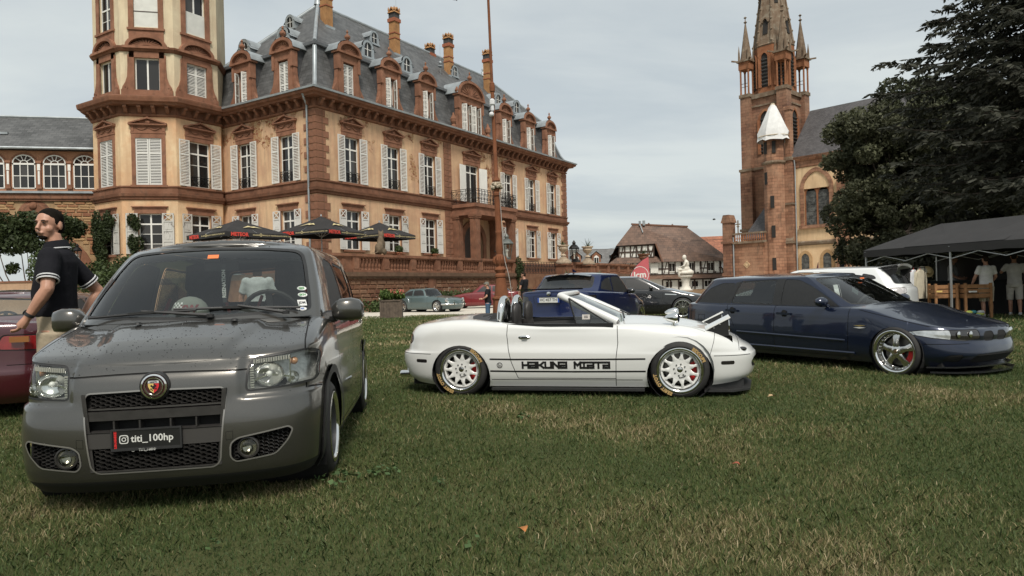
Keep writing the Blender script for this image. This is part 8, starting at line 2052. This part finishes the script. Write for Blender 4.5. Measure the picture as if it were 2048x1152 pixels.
lettering('RECARO',.055,face_frame((-1.74,-.56,1.02),(1,.1,0),(0,0,1)),MATS['sticker white'],C.root,offset=.001)
F_=face_frame((-1.02,-.05,1.0),(0,1,0),(-.7,0,1));mb=MB();mb.add([F_@Vector(p)for p in((-.07,0,0),(0,-.07,0),(.07,0,0),(0,.07,0))],[(0,1,2,3)]);C.add('screen_sticker',mb,mat('dark green card',(.02,.035,.03),.5));mb=MB();mb.box(-1.19,-1.17,-.22,-.02,1.14,1.19);C.add('rear_view_mirror',mb,UNDER);mb=MB();mb.box(-1.06,-1.05,.12,.20,1.165,1.185);C.add('vignette',mb,MATS['vignette orange'])
# blue coupe seen from behind
RBL=paint('royal blue paint',(.006,.016,.075),.4,.28,.25)
BK=paint('black car paint',(.008,.008,.009),.0,.25,0)
w2_=2.76
C,B,G=gen_car((2.55,18.35),62,'royal blue coupe seen from behind, white plate HC-457 TH',RBL,w2_,.80,.98,.885,.66,.92,1.03,1.44,-.35,-1.25,-2.55,-3.15,R=.325,side=[[(-.85,.95),(-1.95,.99),(-1.95,1.33),(-1.45,1.355),(-1.15,1.22)],[(-2.03,1.0),(-2.72,1.06),(-2.55,1.22),(-2.3,1.3),(-2.03,1.33)]],front=[('headlight',[(.35,.64),(.85,.66),(.86,.75),(.40,.73)],SMOKE,.03,.006)],rear=[('tail_lamp',[(.50,.80),(.90,.78),(.90,.93),(.70,.95),(.52,.92)],SMOKE,.03,.006),('plate_recess',[(-.02,.76),(.36,.76),(.40,.94),(-.02,.945)],RBL,.03,.006),('rear_valance',[(-.02,.16),(.70,.16),(.66,.34),(-.02,.36)],UNDER,.04,.004)],lines=[[(-.62,.2),(-.6,.93)],[(-1.95,.25),(-2.05,1.0)]],glass=DGLASS,rglass=TGLASS,tumble=.12,gwf=.95)
close_car(C,B,G,w2_,.885,.325,.25,'generic',mat('dark wheel',(.05,.05,.05),.3,.8),CHROME,None,True,None,None,-1.2,.9)
mirrors(C,-.95,.83,.93,BK)
xr_=-w2_-.98
plate_text(C,(xr_-.035,0,.85),(0,-1,0),(0,0,1),.52,.11,'HC·457 TH',mat('plate white',(.62,.62,.59),.4),MATS['black vinyl print'],.085,band=mat('plate blue',(.03,.08,.35),.5))
mb=MB();mb.lathe([(.045,xr_+.0),(.045,xr_-.02),(.001,xr_-.024)],18,(0,0,.985),'x');C.add('round_badge',mb,REFL,40)
mb=MB();rows=[[(xr_+.02+.05*(y/.8)**2,y,1.065),(xr_-.04+.05*(y/.8)**2,y,1.095),(xr_+.0+.05*(y/.8)**2,y,1.075)]for y in[-.78+1.56*k/12 for k in range(13)]];mb.grid(rows);C.add('boot_spoiler',mb,BK,60)
mb=MB();mb.grid([[(-2.48,y,1.445-.06*(y/.6)**2),(-2.72,y,1.405-.06*(y/.6)**2),(-2.66,y,1.37-.06*(y/.6)**2)]for y in[-.56+1.12*k/8 for k in range(9)]]);C.add('roof_spoiler',mb,BK,60);mb=MB();mb.prism([(-2.35,1.465),(-2.18,1.475),(-2.38,1.53)],-.015,.015,'y');C.add('aerial_fin',mb,RBL)
# black saloon
C,B,G=gen_car((5.8,23.6),-15,'black saloon car parked side on behind the white roadster',BK,2.97,.85,1.05,.90,.70,.95,1.05,1.42,-.40,-1.35,-2.75,-3.35,R=.34,side=[[(-.95,.985),(-1.85,1.0),(-1.85,1.33),(-1.62,1.335),(-1.25,1.2)],[(-1.95,1.0),(-2.85,1.05),(-2.75,1.2),(-2.4,1.31),(-1.95,1.33)]],front=[('headlight',[(.4,.66),(.85,.68),(.86,.78),(.44,.76)],SMOKE,.03,.006)],rear=[('tail_lamp',[(.5,.8),(.9,.8),(.9,.95),(.5,.95)],REDL,.03,.006)],lines=[[(-.66,.2),(-.62,.95)],[(-1.9,.2),(-1.9,1.0)],[(-.7,.66),(-3.4,.76)]],glass=CGLASS)
C.gaps(B,[[(-.2,.78),(-.55,.80)]],'s',.45,.03,CHROME,name='wing_vent',off=.004)
close_car(C,B,G,2.97,.90,.34,.26,'ten',ALLOY,CHROME,None,True,None,None,-1.25,.94);mirrors(C,-1.0,.84,.96,BK)
# white hatchback behind the estate
WHT=paint('plain white paint',(.68,.69,.68),0,.3)
C,B,G=gen_car((5.5,16.3),139,'white hatchback with large roof spoiler behind the dark blue estate',WHT,2.65,.85,.83,.89,.70,.93,.96,1.39,-.35,-1.25,-3.1,-3.42,R=.325,side=[[(-.85,.97),(-1.75,1.0),(-1.75,1.30),(-1.4,1.31),(-1.15,1.2)],[(-1.83,1.0),(-2.6,1.06),(-2.55,1.26),(-1.83,1.30)],[(-2.68,1.09),(-2.95,1.13),(-2.9,1.2),(-2.68,1.25)]],front=[],rear=[('tail_lamp',[(.50,.84),(.93,.79),(.93,.93),(.62,1.0),(.50,.95)],mat('pale tail lamp',(.50,.47,.46),.2,.1,.3,14,coat=1),.03,.008),('rear_valance',[(-.02,.16),(.75,.16),(.68,.4),(-.02,.42)],UNDER,.05,.006)],lines=[[(-.6,.2),(-.6,.95)],[(-1.8,.2),(-1.8,1.0)]],glass=DGLASS)
close_car(C,B,G,2.65,.89,.325,.25,'generic',mat('dark wheel',(.05,.05,.05)),None,None,True,None,None,-1.15,.92);mirrors(C,-.9,.83,.95,WHT)
mb=MB();mb.grid([[(-2.95,y,1.395-.05*(y/.6)**2),(-3.32,y,1.43-.05*(y/.6)**2),(-3.30,y,1.385-.05*(y/.6)**2),(-2.98,y,1.34-.05*(y/.6)**2)]for y in[-.62+1.24*k/10 for k in range(11)]]);C.add('roof_spoiler',mb,WHT,40);C.pair('spoiler_fin',lambda mb:mb.prism([(-3.0,1.36),(-3.30,1.40),(-3.28,1.25),(-3.16,1.18)],.56,.61,'y'),UNDER)
# vintage grey coupe
SLG=paint('slate grey green paint',(.085,.125,.125),.2,.3,.1)
C,B,G=gen_car((-3.35,35.6),-37,'vintage grey green coupe with chrome bumper parked on the gravel',SLG,2.4,.82,.98,.80,.60,.80,.70,1.24,-.62,-1.0,-2.15,-2.85,R=.30,rr=.2,nose=1.7,tail=2.2,side=[[(-.95,.85),(-1.72,.86),(-1.72,1.13),(-1.25,1.14),(-1.1,1.08)],[(-1.80,.86),(-2.42,.86),(-2.3,.98),(-2.05,1.08),(-1.80,1.13)]],lines=[[(-.62,.25),(-.66,.8)],[(-1.78,.25),(-1.74,.83)]],belt=[(-3.38,.55),(-3.0,.70),(-2.4,.80),(-1.5,.80),(-.6,.79),(0,.755),(.5,.69),(.82,.60)],tumble=.26,bulge=.02)
close_car(C,B,G,2.4,.80,.30,.2,'generic',ALLOY,CHROME,None,True,None,None,-1.1,.8)
def kb(mb):mb.tube([(.80,0,.40),(.78,.4,.40),(.66,.66,.40),(.35,.80,.40)],.045,8);mb.tube([(.84,.38,.36),(.84,.38,.5)],.035,6)
C.pair('chrome_bumper',kb,CHROME,50);C.pair('headlight',lambda mb:(mb.lathe([(.11,.52),(.115,.56),(.09,.58),(.001,.60)],16,(0,.60,.60),'x')),REFL,50);C.pair('quarter_trim',lambda mb:mb.tube([(-2.02,.80,.74),(-1.95,.81,.64),(-1.9,.81,.48)],[.02,.035,.015],6),CHROME,50);C.pair('nose_intake',lambda mb:mb.lathe([(.085,0),(.09,.02)],12,(.76,.28,.52),'x'),CHROME)
# red saloon behind the lamp post
RED=paint('bright red paint',(.15,.010,.012),0,.3)
C,B,G=gen_car((-3.0,41.2),175,'red saloon parked on the gravel behind the lamp post',RED,2.57,.75,.95,.82,.70,.90,.93,1.38,-.5,-1.15,-2.5,-3.0,R=.31,side=[[(-1.0,.95),(-1.85,.96),(-1.85,1.28),(-1.4,1.28)],[(-1.93,.96),(-2.6,.97),(-2.4,1.26),(-1.93,1.28)]],lines=[[(-.7,.2),(-.7,.92)],[(-1.9,.2),(-1.9,.93)]])
close_car(C,B,G,2.57,.82,.31,.22,'generic');C.pair('door_handle',lambda mb:(mb.box(-1.85,-1.72,.82,.84,.80,.83),mb.box(-2.1,-1.97,.82,.84,.80,.83)),CHROME)
# maroon coupe at the left edge
MAR=paint('dark maroon paint',(.055,.007,.012),.1,.28)
C,B,G=gen_car((-6.25,9.75),107,'dark maroon coupe with wet rear window behind the standing man',MAR,2.55,.95,.95,.88,.60,.86,.92,1.24,-.35,-1.15,-2.45,-3.15,R=.31,side=[[(-.9,.9),(-1.75,.93),(-1.75,1.14),(-1.35,1.15)],[(-1.83,.94),(-2.6,.97),(-2.4,1.10),(-1.83,1.14)]],rear=[('tail_lamp',[(.38,.66),(.885,.64),(.885,.80),(.42,.81)],REDL,.05,.012),('lamp_strip',[(-.02,.68),(.36,.68),(.36,.79),(-.02,.79)],SMOKE,.01,.006)],lines=[[(-1.9,.25),(-1.9,.9)],[(-3.5,.52),(-3.0,.52)]],glass=CGLASS,rglass=CGLASS)
close_car(C,B,G,2.55,.88,.31,.22,'generic')
C.pair('reversing_lamp',lambda mb:mb.box(-3.505,-3.47,.50,.66,.735,.79),mat('amber brown lamp',(.25,.10,.03),.2,coat=1))
# ------------------------------------------------------------------ people
SKIN=mat('skin',(.42,.22,.145),.5,0,.12,14)
def remesh(o,vox,sm=4):
 m=o.modifiers.new('r','REMESH');m.mode='VOXEL';m.voxel_size=vox;m.use_smooth_shade=True
 s=o.modifiers.new('s','SMOOTH');s.iterations=sm;s.factor=.5
def person(loc,face,h,label,shirt,legs,arms,hair=(.03,.022,.016),vox=.012,head_yaw=0,long=False,legsep=.1,stride=0,group=None,cap=None,bag=None,shoes=(.5,.5,.5),beard=False,slim=1.0,collar=None,hem=.88):
 """arms: ((elbow, wrist, hand tip) left, (...) right) in a 1.8 m figure facing +x, y to its left"""
 o=empty('person',loc,radians(face),label,'person',group,scale=h/1.8);k=slim
 def torso(mb,rows,g=0):
  mb.grid([[(x+(rx+g)*cos(2*pi*q/20),(ry*k+g)*sin(2*pi*q/20),z)for q in range(20)]for x,z,rx,ry in rows],True)
  for x,z,rx,ry in(rows[0],rows[-1]):mb.sphere((x,0,z),1,14,6,(rx+g,ry*k+g,.02))
 TR=[(-.01,.86,.115,.165),(-.015,.95,.125,.172),(.01,1.06,.118,.16),(.015,1.18,.12,.16),(.0,1.30,.122,.175),(-.01,1.40,.115,.185),(-.015,1.46,.09,.165),(-.015,1.50,.06,.09)]
 hips=[(0,s*legsep,.90)for s in(1,-1)];kn=[(.02+s*stride,s*legsep,.50)for s in(1,-1)];an=[(-.03+s*stride*1.5,s*legsep,.09)for s in(1,-1)]
 sh=[(-.015,s*.175*k,1.43)for s in(1,-1)]
 mb=MB();torso(mb,TR)
 for i,s in enumerate((1,-1)):
  mb.tube([hips[i],kn[i],tuple((np.array(kn[i])*.6+np.array(an[i])*.4)+np.array((-.02,0,0))),an[i]],[.085,.058,.056,.038],12)
  el,wr,tip=arms[i];mb.tube([sh[i],tuple((np.array(sh[i])+np.array(el))/2),el],[.06,.052,.043],10);mb.sphere(sh[i],.066,10,7);mb.tube([el,tuple(np.array(el)*.7+np.array(wr)*.3),wr],[.043,.045,.028],10);mb.sphere(el,.044,8,6)
  w=Vector(wr);t=Vector(tip);d=t-w;l=d.length;d.normalize();sd=d.cross(Vector((s,0,.3))).normalized();nn=sd.cross(d)
  mb.tube([w,w+d*l*.30,w+d*l*.52],[.026,.034,.036],8)
  for q in range(4):
   b=w+d*l*.48+sd*(.024-.016*q);ln=l*(.5,.56,.54,.42)[q];mb.tube([b,b+d*ln*.5+nn*.004,b+d*ln*.8+nn*.022,b+d*ln*.85+nn*.035],[.0105,.0105,.0095,.008],6)
  b=w+d*l*.22+sd*.026;mb.tube([b,b+d*l*.2+sd*.028,b+d*l*.42+sd*.030+nn*.012],[.014,.012,.010],6)
 mb.tube([(-.015,0,1.46),(.0,0,1.53),(.02,0,1.61)],[.068,.058,.056],12)
 Hm=Matrix.Translation((.035,0,1.68))@rotz(radians(head_yaw));mb.M=Hm
 mb.sphere((-.005,0,.03),1,16,12,(.098,.077,.092));mb.sphere((.02,0,-.045),1,14,10,(.075,.06,.072));mb.sphere((.055,0,-.085),1,10,8,(.035,.036,.024));mb.tube([(.092,0,.018),(.105,0,-.012),(.118,0,-.035)],[.010,.013,.017],8);mb.sphere((.080,0,.030),1,10,6,(.016,.055,.014));mb.sphere((.092,0,-.062),1,10,6,(.014,.026,.012))
 for s in(1,-1):mb.sphere((-.012,s*.080,-.005),1,8,6,(.020,.012,.034));mb.sphere((.05,s*.040,-.032),1,8,6,(.032,.028,.032))
 mb.M=None;b=mb.build('body',SKIN,o);remesh(b,vox*(.75 if vox<.01 else 1),3)
 mb=MB();mb.M=Hm
 for s in(1,-1):mb.sphere((.091,s*.032,.012),1,8,5,(.006,.011,.005));mb.sphere((.097,s*.034,.029),1,8,5,(.006,.020,.004))
 mb.sphere((.106,0,-.062),1,8,5,(.004,.022,.003));mb.build('eyes_and_brows',mat('dark eyes',(.02,.014,.01),.4),o)
 HM=mat('hair %.3f'%hair[0],hair,.85,0,.3,30,.4,120,spec=.06)
 mb=MB();mb.M=Hm;mb.sphere((-.012,0,.054),1,16,10,(.093,.081,.080));mb.sphere((-.052,0,.0),1,12,8,(.062,.070,.07))
 for s in(1,-1):mb.sphere((.0,s*.06,.03),1,8,6,(.04,.022,.04))
 if beard:mb.sphere((.062,0,-.092),1,10,8,(.034,.036,.022))
 if long:mb.sphere((-.06,0,-.10),1,12,8,(.05,.075,.14))
 if cap:mb.sphere((.0,0,.055),1,14,8,(.108,.09,.085));mb.sphere((.11,0,.045),1,12,5,(.08,.07,.01))
 c=mb.build('cap' if cap else 'hair',cap or HM,o);remesh(c,max(vox,.009),2)
 g=.013;mb=MB();TS=[(x,max(z,hem),rx+(.012 if z<1.2 else 0),ry)for x,z,rx,ry in TR[:-1]if z>hem-.12]+[(-.015,1.495,.075,.085)];torso(mb,TS,g)
 for i,s in enumerate((1,-1)):
  el=np.array(arms[i][0]);e=np.array(sh[i])+(el-np.array(sh[i]))*.72;mb.tube([sh[i],tuple((np.array(sh[i])+e)/2),tuple(e)],[.076,.074,.068],12);mb.sphere(sh[i],.08,10,8)
 so=mb.build('shirt',shirt,o);remesh(so,max(vox,.010),4)
 if collar:
  for i,s in enumerate((1,-1)):
   el=np.array(arms[i][0]);d=Vector(el-np.array(sh[i])).normalized();c=Vector(sh[i])+Vector(el-np.array(sh[i]))*.725;u=d.cross(Vector((0,0,1))).normalized();v=d.cross(u)
   for off,m in((0,collar),(.012,shirt),(.022,collar)):mb=MB();mb.tube([c-d*off+(u*cos(2*pi*q/20)+v*sin(2*pi*q/20))*.067 for q in range(21)],.0062,6,False);mb.build('sleeve_trim',m,so)
  mb=MB();mb.grid([[(-.005+(r_)*cos(2*pi*q/20),r_*1.05*sin(2*pi*q/20),z-.012*cos(2*pi*q/20))for q in range(21)]for r_,z in((.072,1.56),(.084,1.535),(.094,1.50))]);mb.build('collar',shirt,so,60);mb=MB();mb.tube([(-.005+.095*cos(2*pi*q/20),.0998*sin(2*pi*q/20),1.502-.012*cos(2*pi*q/20))for q in range(21)],.005,6,False);mb.build('collar_trim',collar,so)
 lm,ll=legs;mb=MB();torso(mb,[(-.01,.82,.12,.17),(-.015,.93,.128,.176),(.005,max(1.03,hem+.05),.120,.164)],.008)
 for i,s in enumerate((1,-1)):
  H_,K,A=(np.array(q[i])for q in(hips,kn,an));low=K*.9+A*.1 if ll=='short' else A+np.array((0,0,.0));pts=[H_+np.array((0,0,-.02)),H_*.45+K*.55,low]if ll=='short' else[H_,K,low];mb.tube([tuple(p)for p in pts],[.105,.094,.088]if ll=='short' else[.10,.078,.062],12)
 b=mb.build('shorts' if ll=='short' else 'trousers',lm,o);remesh(b,max(vox,.010),3)
 mb=MB()
 for i in(0,1):x,y,z=an[i];mb.sphere((x+.06,y,.045),1,12,7,(.135,.05,.045));mb.tube([(x,y,.1),(x,y,.04)],.045,8)
 b=mb.build('shoes',mat('shoes %.2f'%shoes[0],shoes,.6),o);remesh(b,.012,2);return o,so
def cloth(n,c,v=.12):return mat(n,c,.95,0,v,9,.6,18,bd=.012,spec=.15)
DN=((.04,.27,1.18),(.10,.28,.95),(.14,.27,.78)),((.04,-.27,1.18),(.10,-.28,.95),(.14,-.27,.78))
p,sh_=person((-3.44,5.25,0),196,1.81,'dark haired man in a black polo shirt and beige shorts standing beside the grey hatchback',cloth('black polo knit',(.013,.013,.016)),(cloth('beige twill',(.36,.30,.215)),'short'),(((-.03,.28,1.20),(.10,.27,1.00),(.19,.25,.88)),((-.20,-.31,1.18),(-.10,-.24,.98),(.02,-.17,.92))),vox=.008,head_yaw=66,beard=True,shoes=(.03,.03,.03),hair=(.010,.008,.006),hem=1.0,collar=cloth('white trim',(.6,.6,.6)),slim=1.0)
mb=MB();mb.lathe([(.031,-.012),(.035,-.010),(.035,.010),(.031,.012)],14);mb.sphere((0,.036,0),1,10,6,(.02,.008,.02));w_=mb.build('wrist_watch',BLACKP,p,40);d_=(Vector((.10,.27,1.00))-Vector((-.03,.28,1.20))).normalized();w_.matrix_local=Matrix.Translation(Vector((.088,.27,1.02)))@d_.to_track_quat('Z','Y').to_matrix().to_4x4()
WT=cloth('white tee',(.62,.60,.57));BT=cloth('black tee',(.016,.016,.018))
FW=((.02,.26,1.18),(.22,.22,1.06),(.36,.14,1.08)),((.02,-.26,1.18),(.22,-.22,1.06),(.36,-.14,1.08))
person((.50,28.0,0),150,1.76,'dark haired man in a black shirt right of the lamp post',BT,(cloth('dark trousers',(.03,.03,.035)),'long'),DN)
person((-.78,22.2,0),175,1.34,'child in cap, black tee and denim shorts beside the lamp post',BT,(cloth('blue denim',(.07,.12,.19)),'short'),FW,cap=cloth('grey camo cap',(.20,.19,.16),.5),slim=.85)
person((-3.80,10.4,0),100,1.66,'person in a white tee seen through the windows of the grey hatchback',cloth('pale tee',(.40,.42,.42)),(cloth('blue denim',(.07,.12,.19)),'long'),DN,long=True)
person((-3.35,11.0,0),80,1.74,'person in a maroon shirt seen through the windows of the grey hatchback',cloth('maroon shirt',(.10,.02,.02)),(cloth('dark trousers',(.03,.03,.035)),'long'),DN)
person((13.7,21.6,0),-40,1.80,'person in a printed grey tee standing behind the wooden crates under the tent',cloth('grey tee',(.30,.30,.30),.3),(BT,'long'),FW)
person((13.0,19.05,0),80,1.70,'person in white tee and cream shorts with white shoes, back to the camera',WT,(cloth('cream shorts',(.46,.41,.32)),'short'),(((.04,.27,1.18),(.16,.30,.98),(.24,.30,.84)),((.02,-.26,1.18),(.2,-.22,1.0),(.34,-.16,1.0))),shoes=(.62,.62,.6))
person((14.1,19.5,0),60,1.76,'person in a loose white tee and pale shorts at the right edge under the tent',cloth('loose white tee',(.50,.48,.45)),(cloth('pale shorts',(.50,.47,.42)),'short'),(((.10,.30,1.25),(.28,.24,1.30),(.42,.2,1.34)),((.04,-.27,1.18),(.10,-.28,.95),(.14,-.27,.78))),stride=.08)
# ------------------------------------------------------------------ black tent with its goods
TT=empty('tent',(11.05,21.8,0),atan2(-.95,.31),'black pop-up market tent with pale legs at the right','tent')
TB=mat('black tent fabric',(.026,.025,.025),.8,0,.15,2,.25,8);LEG=mat('pale aluminium leg',(.42,.44,.44),.4,.6)
TW,TD,EZ,AZ_=6.0,3.0,2.02,2.74
for x0 in(0,3):
 mb=MB();c=(x0+1.5,1.5);n=8
 per=[(x0+3*t,0)for t in np.linspace(0,1,n,False)]+[(x0+3,TD*t)for t in np.linspace(0,1,n,False)]+[(x0+3-3*t,TD)for t in np.linspace(0,1,n,False)]+[(x0,TD-TD*t)for t in np.linspace(0,1,n,False)]
 rows=[]
 for t in(1.0,.97,.8,.6,.4,.2,.0):rows.append([(c[0]+(x-c[0])*t,c[1]+(y-c[1])*t,EZ+(AZ_-EZ)*(1-t)**.95-(.05*sin(4*pi*k/(4*n)*2)**2)*t*(1-t)*2)for k,(x,y)in enumerate(per)])
 mb.grid([[(x,y,EZ-.20-.02*(k%2))for k,(x,y)in enumerate(per)]]+rows,True);mb.build('canopy',TB,TT,40)
mb=MB();mb.add([(1.5,1.5,AZ_-.01),(4.5,1.5,AZ_-.01),(4.5,0,EZ+.02),(1.5,0,EZ+.02)],[(0,1,2,3)]);mb.build('roof_joint',TB,TT)
for x,y in((.05,.05),(2.95,.05),(3.05,2.95),(.05,2.95),(5.95,.05)):
 mb=MB();mb.box(x-.022,x+.022,y-.022,y+.022,0,EZ);mb.box(x-.06,x+.06,y-.06,y+.06,0,.02);mb.build('leg',LEG,TT)
mb=MB()
for x0 in(0,1.5,3,4.5):
 for y in(.06,2.94):mb.beam((x0,y,EZ-.05),(x0+1.5,y,EZ-.38),.03,.02);mb.beam((x0,y,EZ-.38),(x0+1.5,y,EZ-.05),.03,.02)
for x in(.06,2.95):mb.beam((x,0,EZ-.05),(x,1.5,EZ-.38),.03,.02);mb.beam((x,1.5,EZ-.38),(x,3,EZ-.05),.03,.02)
mb.build('truss',LEG,TT)
mb=MB();mb.box(-.02,6,2.96,2.99,.0,EZ-.1);mb.build('back_wall',TB,TT)
def TP(px,Y,z=0):return Vector(((px-1024)/1390*Y,Y,z))
WOODC=mat('warm crate wood',(.26,.125,.05),.8,0,.3,7,.4,40)
def crate(px,Y,w,label):
 o=empty('wooden_crate',TP(px,Y),-.12,label,'crate','slatted crates on the sales stand')
 for k in range(3):
  for y in(-.2,.2):mb=MB();mb.box(-w/2,w/2,y-.008,y+.008,.56+.125*k,.66+.125*k);mb.build('slat',WOODC,o)
  for s in(-1,1):mb=MB();x0,x1=sorted((s*w/2,s*(w/2-.016)));mb.box(x0,x1,-.19,.19,.56+.125*k,.66+.125*k);mb.build('slat',WOODC,o)
 for s in(-1,1):
  for y in(-.19,.19):mb=MB();mb.box(s*(w/2-.04)-.03,s*(w/2-.04)+.03,y-.03+.0,y+.03,0,.95);mb.build('post',WOODC,o)
 mb=MB();mb.box(-w/2+.02,w/2-.02,-.185,.185,.54,.56);mb.build('bottom',WOODC,o);return o
crate(1885,19.3,.62,'left slatted wooden crate on legs, behind the tent leg');crate(1948,19.0,.72,'right slatted wooden crate on legs, beside the person in cream shorts')
for px,Y,z,w,m,lb in((1878,19.0,.72,.16,'shield yellow','yellow paper tucked in the left crate'),(1945,18.75,.70,.22,'sticker white','white paper tucked in the right crate')):mb=MB();mb.box(-w/2,w/2,-.01,0,0,.04);mb.build('paper',MATS[m],None,loc=TP(px,Y,z),label=lb,cat='paper')
r_=random.Random(5)
for px,cols,lb in((1882,[(.35,.13,.07),(.45,.3,.2),(.08,.05,.04)],'pile of brown shoes under the left crate'),(1945,[(.07,.32,.36),(.45,.5,.1),(.5,.5,.48),(.05,.15,.35)],'pile of turquoise and yellow folded cloth under the right crate')):
 o=empty('goods_pile',TP(px,18.9),0,lb,'goods')
 for k in range(9):mb=MB();mb.sphere((r_.uniform(-.27,.27),r_.uniform(-.1,.1),.06+.05*(k%3)),1,8,5,(.11,.08,.05));mb.build('item',mat('goods %d %d'%(px,k%len(cols)),cols[k%len(cols)],.7),o,60)
RK=empty('clothes_rack',TP(1818,19.6),.25,'black clothes rack carrying the shirts beside the white hatchback','clothes rack')
mb=MB();mb.tube([(-.9,0,0),(-.9,0,1.42),(.55,0,1.42),(.55,0,0)],.016,6);mb.beam((-.9,-.25,.03),(-.9,.25,.03),.03,.03);mb.beam((.55,-.25,.03),(.55,.25,.03),.03,.03);mb.build('frame',IRON,RK)
def shirt(x,c,nm,lb,L_=.72,turn=1.25,long=True):
 o=empty('hanging_shirt',RK.matrix_basis@Vector((x,0,1.40)),.25+turn,lb,'shirt','shirts hanging on the clothes rack')
 mb=MB();mb.tube([(0,0,.03),(.02,0,.0),(0,0,-.03)],.006,4);mb.tube([(-.19,0,-.10),(0,0,-.03),(.19,0,-.10)],.01,5);mb.build('hanger',mat('red hanger',(.4,.03,.03),.5),o)
 mb=MB();mb.grid([[(hw*cos(2*pi*k/14),(.05+.012*sin(5*k+z*9))*sin(2*pi*k/14),z)for k in range(14)]for hw,z in((.07,-.04),(.20,-.10),(.225,-.2),(.22,-.4),(.225,-L_))],True)
 if long:
  for s in(-1,1):mb.tube([(s*.19,0,-.13),(s*.26,.01,-.35),(s*.28,.02,-L_)],[.06,.055,.045],8)
 mb.build('cloth',cloth(nm,c,.08),o,60)
shirt(.38,(.47,.43,.33),'beige jersey','beige long sleeved shirt at the right end of the rack',.86,.25);shirt(.16,(.55,.56,.57),'pale sleeve tee','pale grey long sleeved shirt just behind the beige one',.88,.5);shirt(-.06,(.02,.02,.02),'black jersey','black shirt in the middle of the rack',.8,.9)
for k,x in enumerate((-.28,-.45,-.62)):shirt(x,(.58,.58,.58),'white jersey','white shirt %s on the left half of the rack'%('nearest the black shirt','between two other white shirts','leftmost')[k],.72,1.1)
for x,c,lb in((.82,(.42,.32,.16),'tan straw hat on the display beside the clothes rack'),(.60,(.5,.47,.36),'cream cap on the display beside the tan hat')):
 o=empty('hat',TP(1820+x*44,20.2,1.30),0,lb,'hat');mb=MB();mb.M=Matrix.Rotation(radians(75),4,'X');mb.lathe([(.17,0),(.165,.012),(.095,.02),(.085,.09),(.05,.11),(.001,.112)],18);mb.build('body',mat('hat %.2f'%c[0],c,.9),o,50)
mb=MB();mb.box(-.8,1.9,-.3,.3,.0,1.02);mb.build('sales_counter',mat('black counter cloth',(.012,.012,.012),.9),None,loc=TP(1875,20.9),rz=-.3,label='long black draped counter under the tent',cat='counter')
mb=MB();mb.tube([(0,0,0),(0,0,1.22)],.02,5);mb.box(-.10,.10,-.02,.02,1.22,1.36);o=mb.build('price_sign',MATS['sticker white'],None,loc=TP(1797,19.2),label='small white and red sign by the shirts',cat='sign',rz=-.1)
mb=MB();mb.box(-.08,.08,-.024,-.02,1.27,1.34);mb.build('red_print',MATS['printed red'],o)
# ------------------------------------------------------------------ small things on the lawn
def leaf(x,y,s,rz,c,lb):
 mb=MB();P=[(0,-.5),(.28,-.3),(.45,.05),(.2,.12),(.12,.5),(-.1,.2),(-.4,.15),(-.3,-.25)];mb.add([(0,0,.01)]+[(a*s,b*s,.028*s/.09*(abs(a)*2+.3*(i%2)))for i,(a,b)in enumerate(P)],[(0,i+1,(i+1)%8+1)for i in range(8)]);mb.build('fallen_leaf',mat('dry leaf %.2f'%c[0],c,.8,0,.3,30),None,loc=(x,y,.05),rz=rz,label=lb,cat='leaf')
leaf(.02,3.10,.06,.4,(.35,.14,.04),'curled orange brown leaf on the grass at the bottom centre');leaf(1.30,4.12,.05,1.2,(.28,.07,.035),'small reddish leaf on the grass right of centre');leaf(2.4,6.5,.08,2,(.38,.26,.14),'pale dry leaf on the grass below the roadster nose')
cl=leaf_cloud('clover_patch',leaf_mat('clover leaf',(.075,.125,.045),.3,.6,.2),[(x,y,.045,r,r,.02,n)for x,y,r,n in((-1.05,4.1,.16,3),(-.8,4.25,.12,2),(-.45,3.95,.05,.6),(.06,5.9,.1,1),(-1.35,3.05,.06,.5),(2.9,5.2,.08,.8),(-.2,3.0,.05,.4))],110,.032,3,flat=1.5,aspect=.95);tag(cl,kind='stuff')
# ------------------------------------------------------------------ pieces that stand apart become parts of their own
def split_loose(o):
 me=o.data;n=len(me.vertices);par=list(range(n))
 def find(a):
  while par[a]!=a:par[a]=par[par[a]];a=par[a]
  return a
 for e in me.edges:
  a,b=find(e.vertices[0]),find(e.vertices[1])
  if a!=b:par[a]=b
 comp={}
 for p in me.polygons:comp.setdefault(find(p.vertices[0]),[]).append(p)
 if len(comp)<2 or len(comp)>60:return
 sm=len(me.polygons)and me.polygons[0].use_smooth
 for ps in list(comp.values()):
  vi={};F=[]
  for p in ps:F.append([vi.setdefault(v,len(vi))for v in p.vertices])
  m2=bpy.data.meshes.new(o.name.split('.')[0]);m2 .from_pydata([tuple(me.vertices[v].co)for v in vi],[],F)
  for m in me.materials:m2 .materials.append(m)
  if sm:m2 .shade_smooth();m2 .set_sharp_from_angle(angle=radians(45))
  c=obj(o.name.split('.')[0],m2,o.parent);c.matrix_local=o.matrix_local.copy()
 bpy.data.objects.remove(o)
for o in[o for o in bpy.data.objects if o.type=='MESH' and o.parent and not o.children and o.name.split('.')[0]in('tower_string','door_capping','aerial','chimney_band','engine_bay','cheek_wall','tower_buttress','wall_pier','coping','turret_string','buttress_cap','front_splitter','batten','roof_finial','buttress','annex_rail','carved_panel','ribs','roof_vent','chrome_bumper')]:split_loose(o)
